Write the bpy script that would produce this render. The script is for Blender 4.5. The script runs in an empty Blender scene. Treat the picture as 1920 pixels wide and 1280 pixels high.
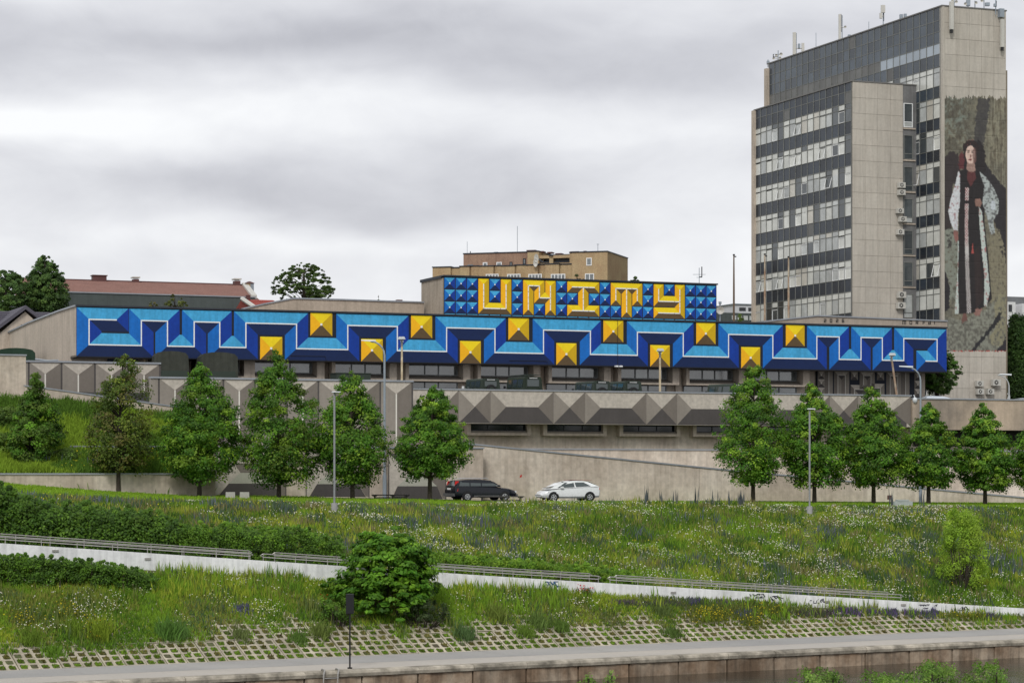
import bpy, math, random
import numpy as np
from mathutils import Vector
random.seed(7); rng = np.random.default_rng(7)
S = bpy.context.scene
COL = S.collection
# ---------------------------------------------------------------- camera
F = 4600.0; HY = 890.0                      # focal length in photograph pixels, horizon row
cam = bpy.data.cameras.new('camera'); co = bpy.data.objects.new('camera', cam); COL.objects.link(co)
co.location = (0, 0, 0); co.rotation_euler = (math.pi/2, 0, 0)
cam.sensor_width = 36; cam.lens = F/1920*36; cam.shift_y = (HY-640)/1920
cam.clip_start = 1; cam.clip_end = 8000
S.camera = co
S.view_settings.view_transform = 'Standard'; S.view_settings.look = 'None'
S.view_settings.exposure = 0.32; S.view_settings.gamma = 1
S.render.engine = 'CYCLES'
# ---------------------------------------------------------------- node helper
class NT:
    def __init__(s, tree): s.t = tree; s.n = tree.nodes; s.l = tree.links
    def new(s, typ, **kw):
        n = s.n.new(typ)
        for k, v in kw.items(): setattr(n, k, v)
        return n
    def put(s, sock, v):
        if isinstance(v, bpy.types.NodeSocket): s.l.new(v, sock)
        elif v is not None: sock.default_value = v
    def math(s, op, a, b=None, c=None, clamp=False):
        n = s.new('ShaderNodeMath', operation=op, use_clamp=clamp)
        s.put(n.inputs[0], a)
        if b is not None: s.put(n.inputs[1], b)
        if c is not None: s.put(n.inputs[2], c)
        return n.outputs[0]
    def vmul(s, a, v):
        n = s.new('ShaderNodeVectorMath', operation='MULTIPLY'); s.put(n.inputs[0], a); s.put(n.inputs[1], v); return n.outputs[0]
    def noise(s, vec, scale, detail=3, rough=.5, dist=0):
        n = s.new('ShaderNodeTexNoise'); s.put(n.inputs['Vector'], vec)
        n.inputs['Scale'].default_value = scale; n.inputs['Detail'].default_value = detail
        n.inputs['Roughness'].default_value = rough; n.inputs['Distortion'].default_value = dist
        return n.outputs['Fac']
    def ramp(s, fac, a, b, lo=0., hi=1.):
        n = s.new('ShaderNodeMapRange'); n.clamp = True
        s.put(n.inputs[0], fac); n.inputs[1].default_value = a; n.inputs[2].default_value = b
        n.inputs[3].default_value = lo; n.inputs[4].default_value = hi
        return n.outputs[0]
    def mix(s, fac, a, b, mode='MIX'):
        n = s.new('ShaderNodeMix', data_type='RGBA', blend_type=mode)
        s.put(n.inputs[0], fac); s.put(n.inputs[6], a if not isinstance(a, tuple) or len(a) == 4 else (*a, 1)); s.put(n.inputs[7], b if not isinstance(b, tuple) or len(b) == 4 else (*b, 1))
        return n.outputs[2]
# ---------------------------------------------------------------- world: overcast sky
SUN_EL, SUN_AZ = math.radians(42), math.radians(192)
w = bpy.data.worlds.new('World'); S.world = w; w.use_nodes = True
N = NT(w.node_tree); N.n.clear()
out = N.new('ShaderNodeOutputWorld'); bg = N.new('ShaderNodeBackground')
sky = N.new('ShaderNodeTexSky', sky_type='NISHITA'); sky.sun_disc = False
sky.sun_elevation = SUN_EL; sky.sun_rotation = SUN_AZ; sky.air_density = 1; sky.dust_density = 3
tc = N.new('ShaderNodeTexCoord'); D = tc.outputs['Generated']
sep = N.new('ShaderNodeSeparateXYZ'); N.l.new(D, sep.inputs[0]); dx, dy, dz = sep.outputs
st = N.vmul(D, (1, 1, 3.0))
n1 = N.noise(st, 6, 4, .5, .3)
n2 = N.noise(N.vmul(D, (1, 1, 1.9)), 20, 6, .58, .35)
wob = N.math('MULTIPLY', N.math('SUBTRACT', N.noise(st, 9, 3, .45), .5), .055)
def blob(x, y, sx, sy, tilt=0):
    cx, cz = (x-960)/F, (890-y)/F
    a = N.math('SUBTRACT', dx, cx)
    b = N.math('SUBTRACT', N.math('ADD', dz, wob), cz)
    if tilt: b = N.math('SUBTRACT', b, N.math('MULTIPLY', a, tilt))
    a = N.math('POWER', N.math('DIVIDE', a, sx/F), 2); b = N.math('POWER', N.math('DIVIDE', b, sy/F), 2)
    g = N.math('EXPONENT', N.math('MULTIPLY', N.math('ADD', a, b), -1))
    return N.math('MULTIPLY', g, N.math('GREATER_THAN', dy, 0))
val = N.ramp(n1, .3, .7, -.055, .055)
val = N.math('ADD', val, N.ramp(n2, .3, .7, -.045, .045))
base = N.ramp(dz, .03, .18, .745, .66)                       # an even high overcast
val = N.math('ADD', base, val)
for x, y, sx, sy, am, tl in ((520, 352, 560, 62, -.20, -.02), (640, 398, 300, 26, -.06, .0), (600, 100, 900, 66, -.20, .0), (1250, 130, 600, 60, -.04, .05),
                             (110, 245, 320, 48, .17, 0), (620, 205, 300, 30, .06, 0), (1050, 350, 220, 40, -.05, .1), (80, 10, 100, 30, .04, 0),
                             (1000, 470, 700, 40, .05, 0), (300, 470, 500, 30, .05, 0), (720, 240, 260, 35, .05, .05), (1300, 330, 300, 40, -.03, 0)):
    val = N.math('ADD', val, N.math('MULTIPLY', blob(x, y, sx, sy, tl), am))
val = N.math('MAXIMUM', N.math('MINIMUM', val, .82), .34)
cr = N.new('ShaderNodeCombineColor')
N.put(cr.inputs[0], N.math('MULTIPLY', val, 9.75)); N.put(cr.inputs[1], N.math('MULTIPLY', val, 9.85))
blu = N.math('SUBTRACT', 1.14, N.math('MULTIPLY', val, .17))
N.put(cr.inputs[2], N.math('MULTIPLY', N.math('MULTIPLY', val, blu), 10))
mixed = N.mix(.96, sky.outputs[0], cr.outputs[0])
N.put(bg.inputs[0], mixed); bg.inputs[1].default_value = .1
N.l.new(bg.outputs[0], out.inputs[0])
sl = bpy.data.lights.new('sun', 'SUN'); sl.energy = 1.5; sl.angle = math.radians(14); sl.color = (1, .97, .92)
so = bpy.data.objects.new('sun', sl); COL.objects.link(so)
# sun behind the camera and to its left
sd = Vector((math.sin(SUN_AZ)*math.cos(SUN_EL), math.cos(SUN_AZ)*math.cos(SUN_EL), math.sin(SUN_EL)))
so.rotation_euler = sd.to_track_quat('Z', 'Y').to_euler(); so.location = (0, -30, 60)
# ---------------------------------------------------------------- materials
MATS = {}
def mat(name, col, rough=.8, var=.12, scale=.6, grain=.08, gscale=9, streak=0, bump=0, bscale=20, tint=0, metal=0, spec=.3, col2=None, patch=0, pscale=.25, trans=0, emit=0, attr=None, ior=None):
    if name in MATS: return MATS[name]
    m = bpy.data.materials.new(name); m.use_nodes = True; MATS[name] = m
    N = NT(m.node_tree); b = N.n['Principled BSDF']; o = N.n['Material Output']
    b.inputs['Roughness'].default_value = rough; b.inputs['Metallic'].default_value = metal
    b.inputs['Specular IOR Level'].default_value = spec
    if ior: b.inputs['IOR'].default_value = ior
    pos = N.new('ShaderNodeNewGeometry').outputs['Position']
    if attr:
        at = N.new('ShaderNodeAttribute', attribute_name=attr); c = at.outputs['Color']
    else:
        c = N.new('ShaderNodeRGB').outputs[0]; c.default_value = (*col, 1)
    if col2 and patch: c = N.mix(N.ramp(N.noise(pos, pscale, 4, .6), .5-.12, .5+.16, 0, patch), c, col2)
    f = None
    if var: f = N.ramp(N.noise(pos, scale, 4, .6), .25, .75, 1-var, 1+var)
    if grain:
        g = N.ramp(N.noise(pos, gscale, 3, .6), .25, .75, 1-grain, 1+grain); f = g if f is None else N.math('MULTIPLY', f, g)
    if streak:
        g = N.ramp(N.noise(N.vmul(pos, (2.2, 2.2, .16)), 1.6, 4, .6), .42, .72, 1, 1-streak); f = g if f is None else N.math('MULTIPLY', f, g)
    if tint:
        oi = N.new('ShaderNodeObjectInfo'); g = N.ramp(oi.outputs['Random'], 0, 1, 1-tint, 1+tint); f = g if f is None else N.math('MULTIPLY', f, g)
    if f is not None:
        n = N.new('ShaderNodeVectorMath', operation='SCALE'); N.put(n.inputs[0], c); N.put(n.inputs[3], f); c = n.outputs[0]
    N.put(b.inputs['Base Color'], c)
    if bump:
        bn = N.new('ShaderNodeBump'); bn.inputs['Strength'].default_value = bump; bn.inputs['Distance'].default_value = .03
        N.put(bn.inputs['Height'], N.noise(pos, bscale, 4, .6)); N.l.new(bn.outputs[0], b.inputs['Normal'])
    if trans:
        tr = N.new('ShaderNodeBsdfTranslucent'); N.put(tr.inputs[0], c); mx = N.new('ShaderNodeMixShader'); mx.inputs[0].default_value = trans
        N.l.new(b.outputs[0], mx.inputs[1]); N.l.new(tr.outputs[0], mx.inputs[2]); N.l.new(mx.outputs[0], o.inputs[0])
    return m
# ---------------------------------------------------------------- mesh helpers
class MB:
    def __init__(s): s.v = []; s.f = []; s.m = []
    def poly(s, pts, mi=0):
        k = len(s.v); s.v += [tuple(p) for p in pts]; s.f.append(tuple(range(k, k+len(pts)))); s.m.append(mi); return s
    def hexa(s, p, mi=0):                     # 8 corners: bottom loop then top loop
        k = len(s.v); s.v += [tuple(q) for q in p]
        for f in ((3, 2, 1, 0), (4, 5, 6, 7), (0, 1, 5, 4), (1, 2, 6, 5), (2, 3, 7, 6), (3, 0, 4, 7)):
            s.f.append(tuple(k+i for i in f)); s.m.append(mi)
        return s
    def box(s, x0, x1, y0, y1, z0, z1, mi=0):
        return s.hexa([(x0, y0, z0), (x1, y0, z0), (x1, y1, z0), (x0, y1, z0), (x0, y0, z1), (x1, y0, z1), (x1, y1, z1), (x0, y1, z1)], mi)
    def prism(s, az, b0, b1, mi=0, ms=None):  # polygon in the (x,z) plane, extruded from y=b0 to y=b1
        ms = mi if ms is None else ms
        k = len(s.v); n = len(az)
        s.v += [(a, b0, z) for a, z in az] + [(a, b1, z) for a, z in az]
        s.f.append(tuple(range(k, k+n))); s.m.append(mi); s.f.append(tuple(range(k+2*n-1, k+n-1, -1))); s.m.append(ms)
        for i in range(n):
            j = (i+1) % n; s.f.append((k+j, k+i, k+n+i, k+n+j)); s.m.append(ms)
        return s
    def prismx(s, yz, a0, a1, mi=0):          # polygon in the (y,z) plane, extruded along x
        k = len(s.v); n = len(yz)
        s.v += [(a0, b, z) for b, z in yz] + [(a1, b, z) for b, z in yz]
        s.f.append(tuple(range(k, k+n))); s.m.append(mi); s.f.append(tuple(range(k+2*n-1, k+n-1, -1))); s.m.append(mi)
        for i in range(n):
            j = (i+1) % n; s.f.append((k+j, k+i, k+n+i, k+n+j)); s.m.append(mi)
        return s
    def tube(s, pts, r, seg=8, mi=0, cap=True):
        pts = [Vector(p) for p in pts]; rs = r if isinstance(r, (list, tuple)) else [r]*len(pts); k = len(s.v); n = len(pts)
        for i, p in enumerate(pts):
            d = (pts[min(i+1, n-1)]-pts[max(i-1, 0)]).normalized()
            x = d.cross(Vector((0, 0, 1))) if abs(d.z) < .95 else d.cross(Vector((0, 1, 0))); x.normalize(); y = d.cross(x)
            for j in range(seg):
                t = 2*math.pi*j/seg; s.v.append(tuple(p + (x*math.cos(t)+y*math.sin(t))*rs[i]))
        for i in range(n-1):
            for j in range(seg):
                j2 = (j+1) % seg; s.f.append((k+i*seg+j, k+i*seg+j2, k+(i+1)*seg+j2, k+(i+1)*seg+j)); s.m.append(mi)
        if cap:
            s.f.append(tuple(k+j for j in range(seg-1, -1, -1))); s.m.append(mi); s.f.append(tuple(k+(n-1)*seg+j for j in range(seg))); s.m.append(mi)
        return s
    def loft(s, rings, mi=0, close=True, cap=True, fm=None):
        k = len(s.v); n = len(rings[0])
        for r in rings: s.v += [tuple(p) for p in r]
        for i in range(len(rings)-1):
            for j in range(n if close else n-1):
                j2 = (j+1) % n; s.f.append((k+i*n+j, k+i*n+j2, k+(i+1)*n+j2, k+(i+1)*n+j)); s.m.append(fm(i, j) if fm else mi)
        if cap:
            s.f.append(tuple(k+j for j in range(n-1, -1, -1))); s.m.append(mi); s.f.append(tuple(k+(len(rings)-1)*n+j for j in range(n))); s.m.append(mi)
        return s
    def mesh(s, name, mats, org=(0, 0, 0), smooth=False):
        me = bpy.data.meshes.new(name)
        me.from_pydata([(x-org[0], y-org[1], z-org[2]) for x, y, z in s.v], [], s.f)
        mats = mats if isinstance(mats, (list, tuple)) else [mats]
        for m in mats: me.materials.append(m)
        me.polygons.foreach_set('material_index', s.m)
        if smooth: me.polygons.foreach_set('use_smooth', [True]*len(s.f))
        me.update(); return me
def link(name, me, parent=None, loc=None, rz=0):
    o = bpy.data.objects.new(name, me); COL.objects.link(o)
    if parent: o.parent = parent
    if loc is not None: o.location = loc
    if rz: o.rotation_euler = (0, 0, rz)
    return o
def part(name, mb, mats, parent, label=None, smooth=False, org=(0, 0, 0), kind=None, loc=None):
    o = link(name, mb.mesh(name, mats, org, smooth), parent, loc)
    if label: o['label'] = label
    if kind: o['kind'] = kind
    return o
def tag(o, label=None, cat=None, group=None, kind=None):
    if label: o['label'] = label
    if cat: o['category'] = cat
    if group: o['group'] = group
    if kind: o['kind'] = kind
    return o
def thing(name, label, cat, loc, rz=0, group=None):
    return tag(link(name, None, None, loc, rz), label, cat, group)
def copy_tree(o, parent=None):
    c = o.copy(); COL.objects.link(c)
    if parent: c.parent = parent
    for ch in o.children: copy_tree(ch, c)
    return c
def XP(x, y, d): return Vector(((x-960)*d/F, d, (HY-y)*d/F))          # where a photograph pixel lies at depth d
class Frame:                                # a building's own axes: a along its front, b away from the camera
    def __init__(s, phi): s.phi = phi; s.c = math.cos(phi); s.s = math.sin(phi)
    def W(s, a, b, z): return Vector((a*s.c-b*s.s, a*s.s+b*s.c, z))
    def AB(s, X, Y): return X*s.c+Y*s.s, -X*s.s+Y*s.c
    def A(s, x, b): k = (x-960)/F; return b*(k*s.c+s.s)/(s.c-k*s.s)
    def B(s, x, a): k = (x-960)/F; return a*(s.c-k*s.s)/(k*s.c+s.s)
    def Z(s, x, y, b): a = s.A(x, b); return (HY-y)*(a*s.s+b*s.c)/F
    def AZ(s, x, y, b): return s.A(x, b), s.Z(x, y, b)
    def root(s, name, label, cat, o, group=None):
        r = thing(name, label, cat, s.W(*o), s.phi, group); r['_o'] = 0; return r
M_ = Frame(math.atan(F/11600.))             # the direction shared by the mural building, walls and tower
dep = lambda d0: d0*M_.c                    # depth on the optical axis -> b
z0 = lambda y, d0: (HY-y)*d0/F              # height of a level line seen at row y on the optical axis
class Site:                                 # one thing built in the M_ frame
    def __init__(s, name, label, cat, o, fr=M_, group=None):
        s.o = o; s.fr = fr; s.root = thing(name, label, cat, fr.W(*o), fr.phi, group)
    def part(s, name, mb, mats, label=None, parent=None, kind=None, smooth=False):
        p = parent or s.root
        return part(name, mb, mats, p, label, smooth, s.o, kind)
    def inst(s, name, me, a, b, z, parent=None):
        return link(name, me, parent or s.root, (a-s.o[0], b-s.o[1], z-s.o[2]))
def solo(name, mb, mats, label, cat, fr=M_, kind=None, group=None, smooth=False):   # a thing that is one mesh, built in frame axes
    v = np.array(mb.v); o = (float(v[:, 0].mean()), float(v[:, 1].mean()), float(v[:, 2].min()))
    ob = link(name, mb.mesh(name, mats, o, smooth), None, fr.W(*o), fr.phi)
    return tag(ob, label, cat, group, kind)
# ---------------------------------------------------------------- numpy helpers for plants
def _h(i, j, s): 
    n = (i*374761393 + j*668265263 + s*1274126177) & 0x7fffffff
    n = ((n ^ (n >> 13))*1103515245) & 0x7fffffff
    return ((n ^ (n >> 16)) & 0xffff)/65535.0
def vnoise(x, y, s=1):
    xi = np.floor(x).astype(np.int64); yi = np.floor(y).astype(np.int64); fx = x-xi; fy = y-yi
    fx = fx*fx*(3-2*fx); fy = fy*fy*(3-2*fy)
    return (_h(xi, yi, s)*(1-fx)+_h(xi+1, yi, s)*fx)*(1-fy)+(_h(xi, yi+1, s)*(1-fx)+_h(xi+1, yi+1, s)*fx)*fy
def fbm(x, y, s=1, o=4):
    r = 0; a = .5; t = 0
    for k in range(o): r = r+a*vnoise(x*2**k, y*2**k, s+k*17); t += a; a *= .55
    return r/t
def np_mesh(name, V, Fc, C=None, mats=None, smooth=False, fmi=None):
    me = bpy.data.meshes.new(name); V = np.asarray(V, np.float32); Fc = np.asarray(Fc, np.int32); k = Fc.shape[1]
    me.vertices.add(len(V)); me.vertices.foreach_set('co', V.ravel())
    me.loops.add(Fc.size); me.loops.foreach_set('vertex_index', Fc.ravel())
    me.polygons.add(len(Fc)); me.polygons.foreach_set('loop_start', np.arange(0, Fc.size, k, dtype=np.int32))
    if C is not None:
        ca = me.color_attributes.new('Col', 'FLOAT_COLOR', 'POINT'); c4 = np.ones((len(V), 4), np.float32); c4[:, :3] = C
        ca.data.foreach_set('color', c4.ravel())
    for m in (mats if isinstance(mats, (list, tuple)) else [mats]): me.materials.append(m)
    if fmi is not None: me.polygons.foreach_set('material_index', np.asarray(fmi, np.int32))
    if smooth: me.polygons.foreach_set('use_smooth', np.ones(len(Fc), bool))
    me.update(calc_edges=True); me.validate(); return me
def norm(v): return v/np.maximum(np.linalg.norm(v, axis=1, keepdims=True), 1e-9)
def leaves(c, size, nrm, aspect=.62, fold=.25, r=rng):
    n = len(c); nrm = norm(nrm); t = norm(np.cross(nrm, r.normal(size=(n, 3)))); b = np.cross(nrm, t); s = size[:, None]
    V = np.stack([c-t*s, c-b*s*aspect-nrm*s*fold*.5+t*s*.1, c+t*s-nrm*s*fold, c+b*s*aspect-nrm*s*fold*.5+t*s*.1], 1).reshape(-1, 3)
    return V, np.arange(4*n).reshape(n, 4)
def blades(base, h, wd, lean, r=rng):
    n = len(base); a = r.uniform(0, 2*math.pi, n); sx = np.stack([np.cos(a), np.sin(a)*.4, np.zeros(n)], 1)*wd[:, None]*.5
    tip = base+np.stack([lean[:, 0], lean[:, 1], h], 1)
    mid = base+np.stack([lean[:, 0]*.35, lean[:, 1]*.35, h*.55], 1)
    V = np.stack([base, mid+sx, tip, mid-sx], 1).reshape(-1, 3)
    return V, np.arange(4*n).reshape(n, 4)
def join(lst):
    V = []; Fs = []; C = []; k = 0
    for v, f, c in lst: V.append(v); Fs.append(f+k); C.append(c); k += len(v)
    return np.concatenate(V), np.concatenate(Fs), np.concatenate(C)
# ================================================================ materials
CONC = mat('concrete', (.47, .405, .335), .9, .13, .40, .12, 5, .22, .3, 14)
CONC2 = mat('concrete_wall', (.47, .40, .325), .9, .13, .30, .16, 3, .22, .35, 12, col2=(.60, .54, .46), patch=.75, pscale=.30)
CONCS = mat('stained_concrete', (.47, .38, .29), .9, .12, .3, .10, 5, .15, .3, 12, col2=(.17, .15, .13), patch=.75, pscale=.22)
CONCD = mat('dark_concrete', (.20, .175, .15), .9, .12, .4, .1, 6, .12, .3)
CAPM = mat('metal_capping', (.30, .32, .35), .45, .1, 1, .05, 9, metal=.3)
CAPD = mat('dark_capping', (.03, .035, .045), .5, .1)
GR_L = mat('light_grey_paint', (.46, .42, .365), .85, .08, .5, .16, 4, .10)
GR_M = mat('mid_grey_paint', (.245, .22, .19), .85, .07, .5, .07, 5, .08)
GR_D = mat('grey_paint', (.165, .145, .125), .85, .07, .5, .07, 5, .08)
GR_X = mat('dark_grey_paint', (.075, .068, .065), .85, .10, .5, .07, 5, .08)
GR_W = mat('pale_line_paint', (.62, .60, .54), .8, .06)
GR_G = mat('greenish_grey_paint', (.37, .37, .31), .85, .07, .5)
B_U = mat('light_blue_paint', (.060, .375, .67), .75, .10, .5, .14, 4, .20, .2, 10)
B_L = mat('mid_blue_paint', (.008, .140, .50), .75, .09, .5, .10, 4, .14, .2, 10)
B_R = mat('royal_blue_paint', (.005, .042, .30), .75, .09, .5, .10, 4, .14, .2, 10)
B_D = mat('navy_paint', (.006, .018, .075), .7, .10, .8, .08, 5)
Y_U = mat('bright_yellow_paint', (.88, .66, .012), .7, .05, .8, .06, 5, .05)
Y_L = mat('orange_yellow_paint', (.90, .46, .010), .7, .05, .8, .06, 5, .05)
Y_R = mat('ochre_yellow_paint', (.58, .37, .008), .7, .06, .8, .06, 5, .05)
Y_D = mat('brown_paint', (.105, .068, .032), .7, .08, .8, .06, 5)
WHT = mat('white_paint', (.78, .80, .80), .7, .04)
BLK = mat('black_outline_paint', (.012, .016, .026), .7, .1)
FRM = mat('window_frame_metal', (.19, .20, .20), .5, .08)
GLA = mat('window_glass', (.045, .055, .06), .07, .35, .7, .0, spec=.9, tint=.35, col2=(.15, .17, .165), patch=.9, pscale=.45, ior=1.75)  # pale patches in the colour stand for sky reflected in the panes
GLD = mat('dark_window_glass', (.012, .014, .017), .10, .2, .5, 0, spec=.5, tint=.3)
ASPH = mat('asphalt', (.06, .06, .062), .9, .15, .5, .15, 12)
STEEL = mat('steel', (.40, .385, .36), .4, .08, metal=.7)
GALV = mat('galvanised_steel', (.27, .31, .35), .5, .08, metal=.2)
RUSTP = mat('rusty_pole_paint', (.42, .36, .27), .7, .2, 1.5, .1, 8, col2=(.22, .10, .05), patch=.8, pscale=1.2)
DARK = mat('black_metal', (.015, .016, .018), .45, .1)
# ================================================================ ground heights
QT = math.tan(math.radians(30.34)); QC = math.cos(math.radians(30.34))
WT = .4307; MT = M_.s/M_.c
def quay_p(X, Y): return (Y-104.5-QT*X)*QC
def wall_y(X): return 118.3+WT*X
def wall_top(X): return np.clip(np.interp(X, [-90, -45, -22.66, 0, 27.15, 36, 60], [-.2, -1.15, -3.02, -4.94, -7.07, -7.75, -7.9]), -7.9, 0)
def street_z(X): return np.interp(X, [-70, -34, -31, -26.4, -20.4, -5.6, -2, 15.7, 31, 60], [-.1, -.35, -.6, -1.02, -1.42, -1.66, -1.8, -1.88, -2.05, -2.3])
def d0_of(X, Y): return Y-MT*X
def gz(X, Y, bank_on=True):
    X = np.asarray(X, float); Y = np.asarray(Y, float)
    p = quay_p(X, Y); wy = wall_y(X); d = d0_of(X, Y)
    z1 = np.where(p < 7, -8.0, -8+.5*(p-7))
    zr = np.maximum(wall_top(X)-.55, -7.97)
    e = 140+.0*X; s = (Y-(wy+3.0))/np.maximum(e+MT*X-(wy+3.0), 1); zs = street_z(X)
    sm = np.clip(s, 0, 1); zm = zr+(zs-zr)*(1-(1-sm)**1.25)
    zm = zm + np.where((sm > .03) & (sm < 1), (fbm(X*.25, Y*.25, 5)-.5)*.5*np.sin(np.pi*sm), 0)
    z = np.where(Y < wy, z1, np.where(Y < wy+3.0, zr, zm))
    # upper bank on the left between the low walls
    top = np.interp(X, [-60, -30, -22, -14], [5.6, 5.0, 3.9, 3.1])
    bank = np.interp(d, [165.8, 166, 172, 179, 182], [0, .02, 1.5, 1, 1])
    bank = np.where(d < 172, np.interp(d, [166, 172], [.02, 1.45]), 1.45+(top-1.45)*np.clip((d-172)/7, 0, 1))
    if bank_on: z = np.where((X < -19.9) & (d > 166), bank, z)
    return z
def ground_hit(x, y):
    d = np.arange(92, 190, .02); X = (x-960)*d/F; Zr = (HY-y)*d/F; g = gz(X, d); k = np.argmax(Zr <= g)
    return Vector((X[k], d[k], float(g[k])))
def grid_obj(name, xs, ys, fy, mats, kind='structure', label=None, zoff=0, zf=gz):
    X, T = np.meshgrid(xs, ys); Y = fy(X, T); Z = zf(X, Y)+zoff; n, m = X.shape
    V = np.stack([X, Y, Z], -1).reshape(-1, 3); k = np.arange(n*m).reshape(n, m)
    Fc = np.stack([k[:-1, :-1], k[:-1, 1:], k[1:, 1:], k[1:, :-1]], -1).reshape(-1, 4)
    o = link(name, np_mesh(name, V, Fc, None, mats, True)); tag(o, label, None, None, kind); return o
SOIL = mat('meadow_soil', (.075, .105, .026), .95, .3, .4, .2, 4, col2=(.10, .085, .045), patch=.6, pscale=.5)
LAWN = mat('lawn_ground', (.12, .19, .025), .95, .2, .4, .25, 5)
EARTH = mat('slope_earth', (.085, .075, .045), .95, .25, .8, .25, 6, col2=(.07, .11, .025), patch=.8, pscale=.8)
PATHM = mat('quay_concrete', (.385, .36, .325), .85, .07, .25, .06, 4, 0, .15, 10, col2=(.46, .42, .36), patch=.5, pscale=.12)
GROUND = mat('ground', (.10, .12, .05), .95, .2)
mb = MB(); R_ = 3500
for x0, x1, y0, y1 in ((-R_, R_, 240, R_), (-R_, -120, 100, 240), (150, R_, 100, 240), (-120, 150, 205, 240)):
    mb.poly([(x0, y0, -2.4), (x1, y0, -2.4), (x1, y1, -2.4), (x0, y1, -2.4)])
link('ground', mb.mesh('ground', GROUND))['kind'] = 'structure'
# river, its bed line hidden under dark water
WAT = bpy.data.materials.new('river_water'); WAT.use_nodes = True; MATS['water'] = WAT
N = NT(WAT.node_tree); b = N.n['Principled BSDF']; b.inputs['Base Color'].default_value = (.022, .019, .013, 1); b.inputs['Roughness'].default_value = .12
b.inputs['IOR'].default_value = 1.33; b.inputs['Specular IOR Level'].default_value = .5
bn = N.new('ShaderNodeBump'); bn.inputs['Strength'].default_value = .5; bn.inputs['Distance'].default_value = .06
pos = N.new('ShaderNodeNewGeometry').outputs['Position']
N.put(bn.inputs['Height'], N.noise(N.vmul(pos, (.5, 1.6, 1)), 1.2, 4, .55)); N.l.new(bn.outputs[0], b.inputs['Normal'])
WZ = -8.85
mb = MB(); mb.poly([(-400, -60, WZ), (500, -60, WZ), (500, 430, WZ), (-400, -90, WZ)][:0] or [(-500, -200, WZ), (600, -200, WZ), (600, 104.6+QT*600, WZ), (-500, 104.6-QT*500, WZ)])
link('river_water', mb.mesh('river_water', WAT))['kind'] = 'structure'
xs = np.concatenate([np.linspace(-120, -45, 20), np.linspace(-44, 60, 160), np.linspace(62, 150, 20)])
# quay path: flat concrete strip
QF = Frame(math.radians(30.34)); qb0 = 104.5*QC
mb = MB(); mb.poly([QF.W(-80, qb0+.62, -8), QF.W(170, qb0+.62, -8), QF.W(170, qb0+7.0, -8), QF.W(-80, qb0+7.0, -8)])
link('quay_path', mb.mesh('quay_path', PATHM))['kind'] = 'structure'
mb = MB()
for i in range(50): mb.poly([QF.W(-80+5*i+.015, qb0+3.3, -7.996), QF.W(-75+5*i-.015, qb0+3.3, -7.996), QF.W(-75+5*i-.015, qb0+6.9, -7.996), QF.W(-80+5*i+.015, qb0+6.9, -7.996)])
link('quay_walkway', mb.mesh('quay_walkway', mat('grey_walkway', (.29, .285, .275), .9, .08, .3, .08, 6, col2=(.36, .345, .32), patch=.6, pscale=.12)))['kind'] = 'structure'
# the earth under the pavers
grid_obj('embankment_slope', xs, np.linspace(0, 1, 14), lambda X, T: (104.5+QT*X+6.95/QC)*(1-T)+np.maximum(wall_y(X)+.02, 104.5+QT*X+6.98/QC)*T, EARTH, zoff=-.055)
RAMPM = mat('ramp_paving', (.30, .28, .26), .9, .1)
grid_obj('ramp_path', xs, np.linspace(.02, 2.98, 3), lambda X, T: wall_y(X)+T, RAMPM)
grid_obj('meadow_ground', xs, np.linspace(0, 1, 40), lambda X, T: (wall_y(X)+3.0)*(1-T)+(140.0+MT*X)*T, SOIL)
grid_obj('street_verge', xs, np.linspace(0, 1, 30), lambda X, T: 140.0+MT*X+T*34, LAWN, zf=lambda X, Y: gz(X, Y, False))
grid_obj('street', np.linspace(-13, 70, 60), np.linspace(0, 1, 6), lambda X, T: 163.5+MT*X+T*8.3, ASPH, zoff=.012, zf=lambda X, Y: gz(X, Y, False))
xl = np.linspace(-75, -19.95, 60)
grid_obj('grass_bank_ground', xl, np.linspace(0, 1, 20), lambda X, T: 166.05+MT*X+T*13.5, LAWN, zoff=0.0)
# far bank of the near side (camera's bank)
mb = MB(); mb.poly([(-120, -20, -3.2), (120, -20, -3.2), (120, 30, -3.6), (-120, 30, -3.6)]); mb.poly([(-120, 30, -3.6), (120, 30, -3.6), (120, 46, -9.2), (-120, 46, -9.2)])
link('near_bank', mb.mesh('near_bank', SOIL))['kind'] = 'structure'
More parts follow.
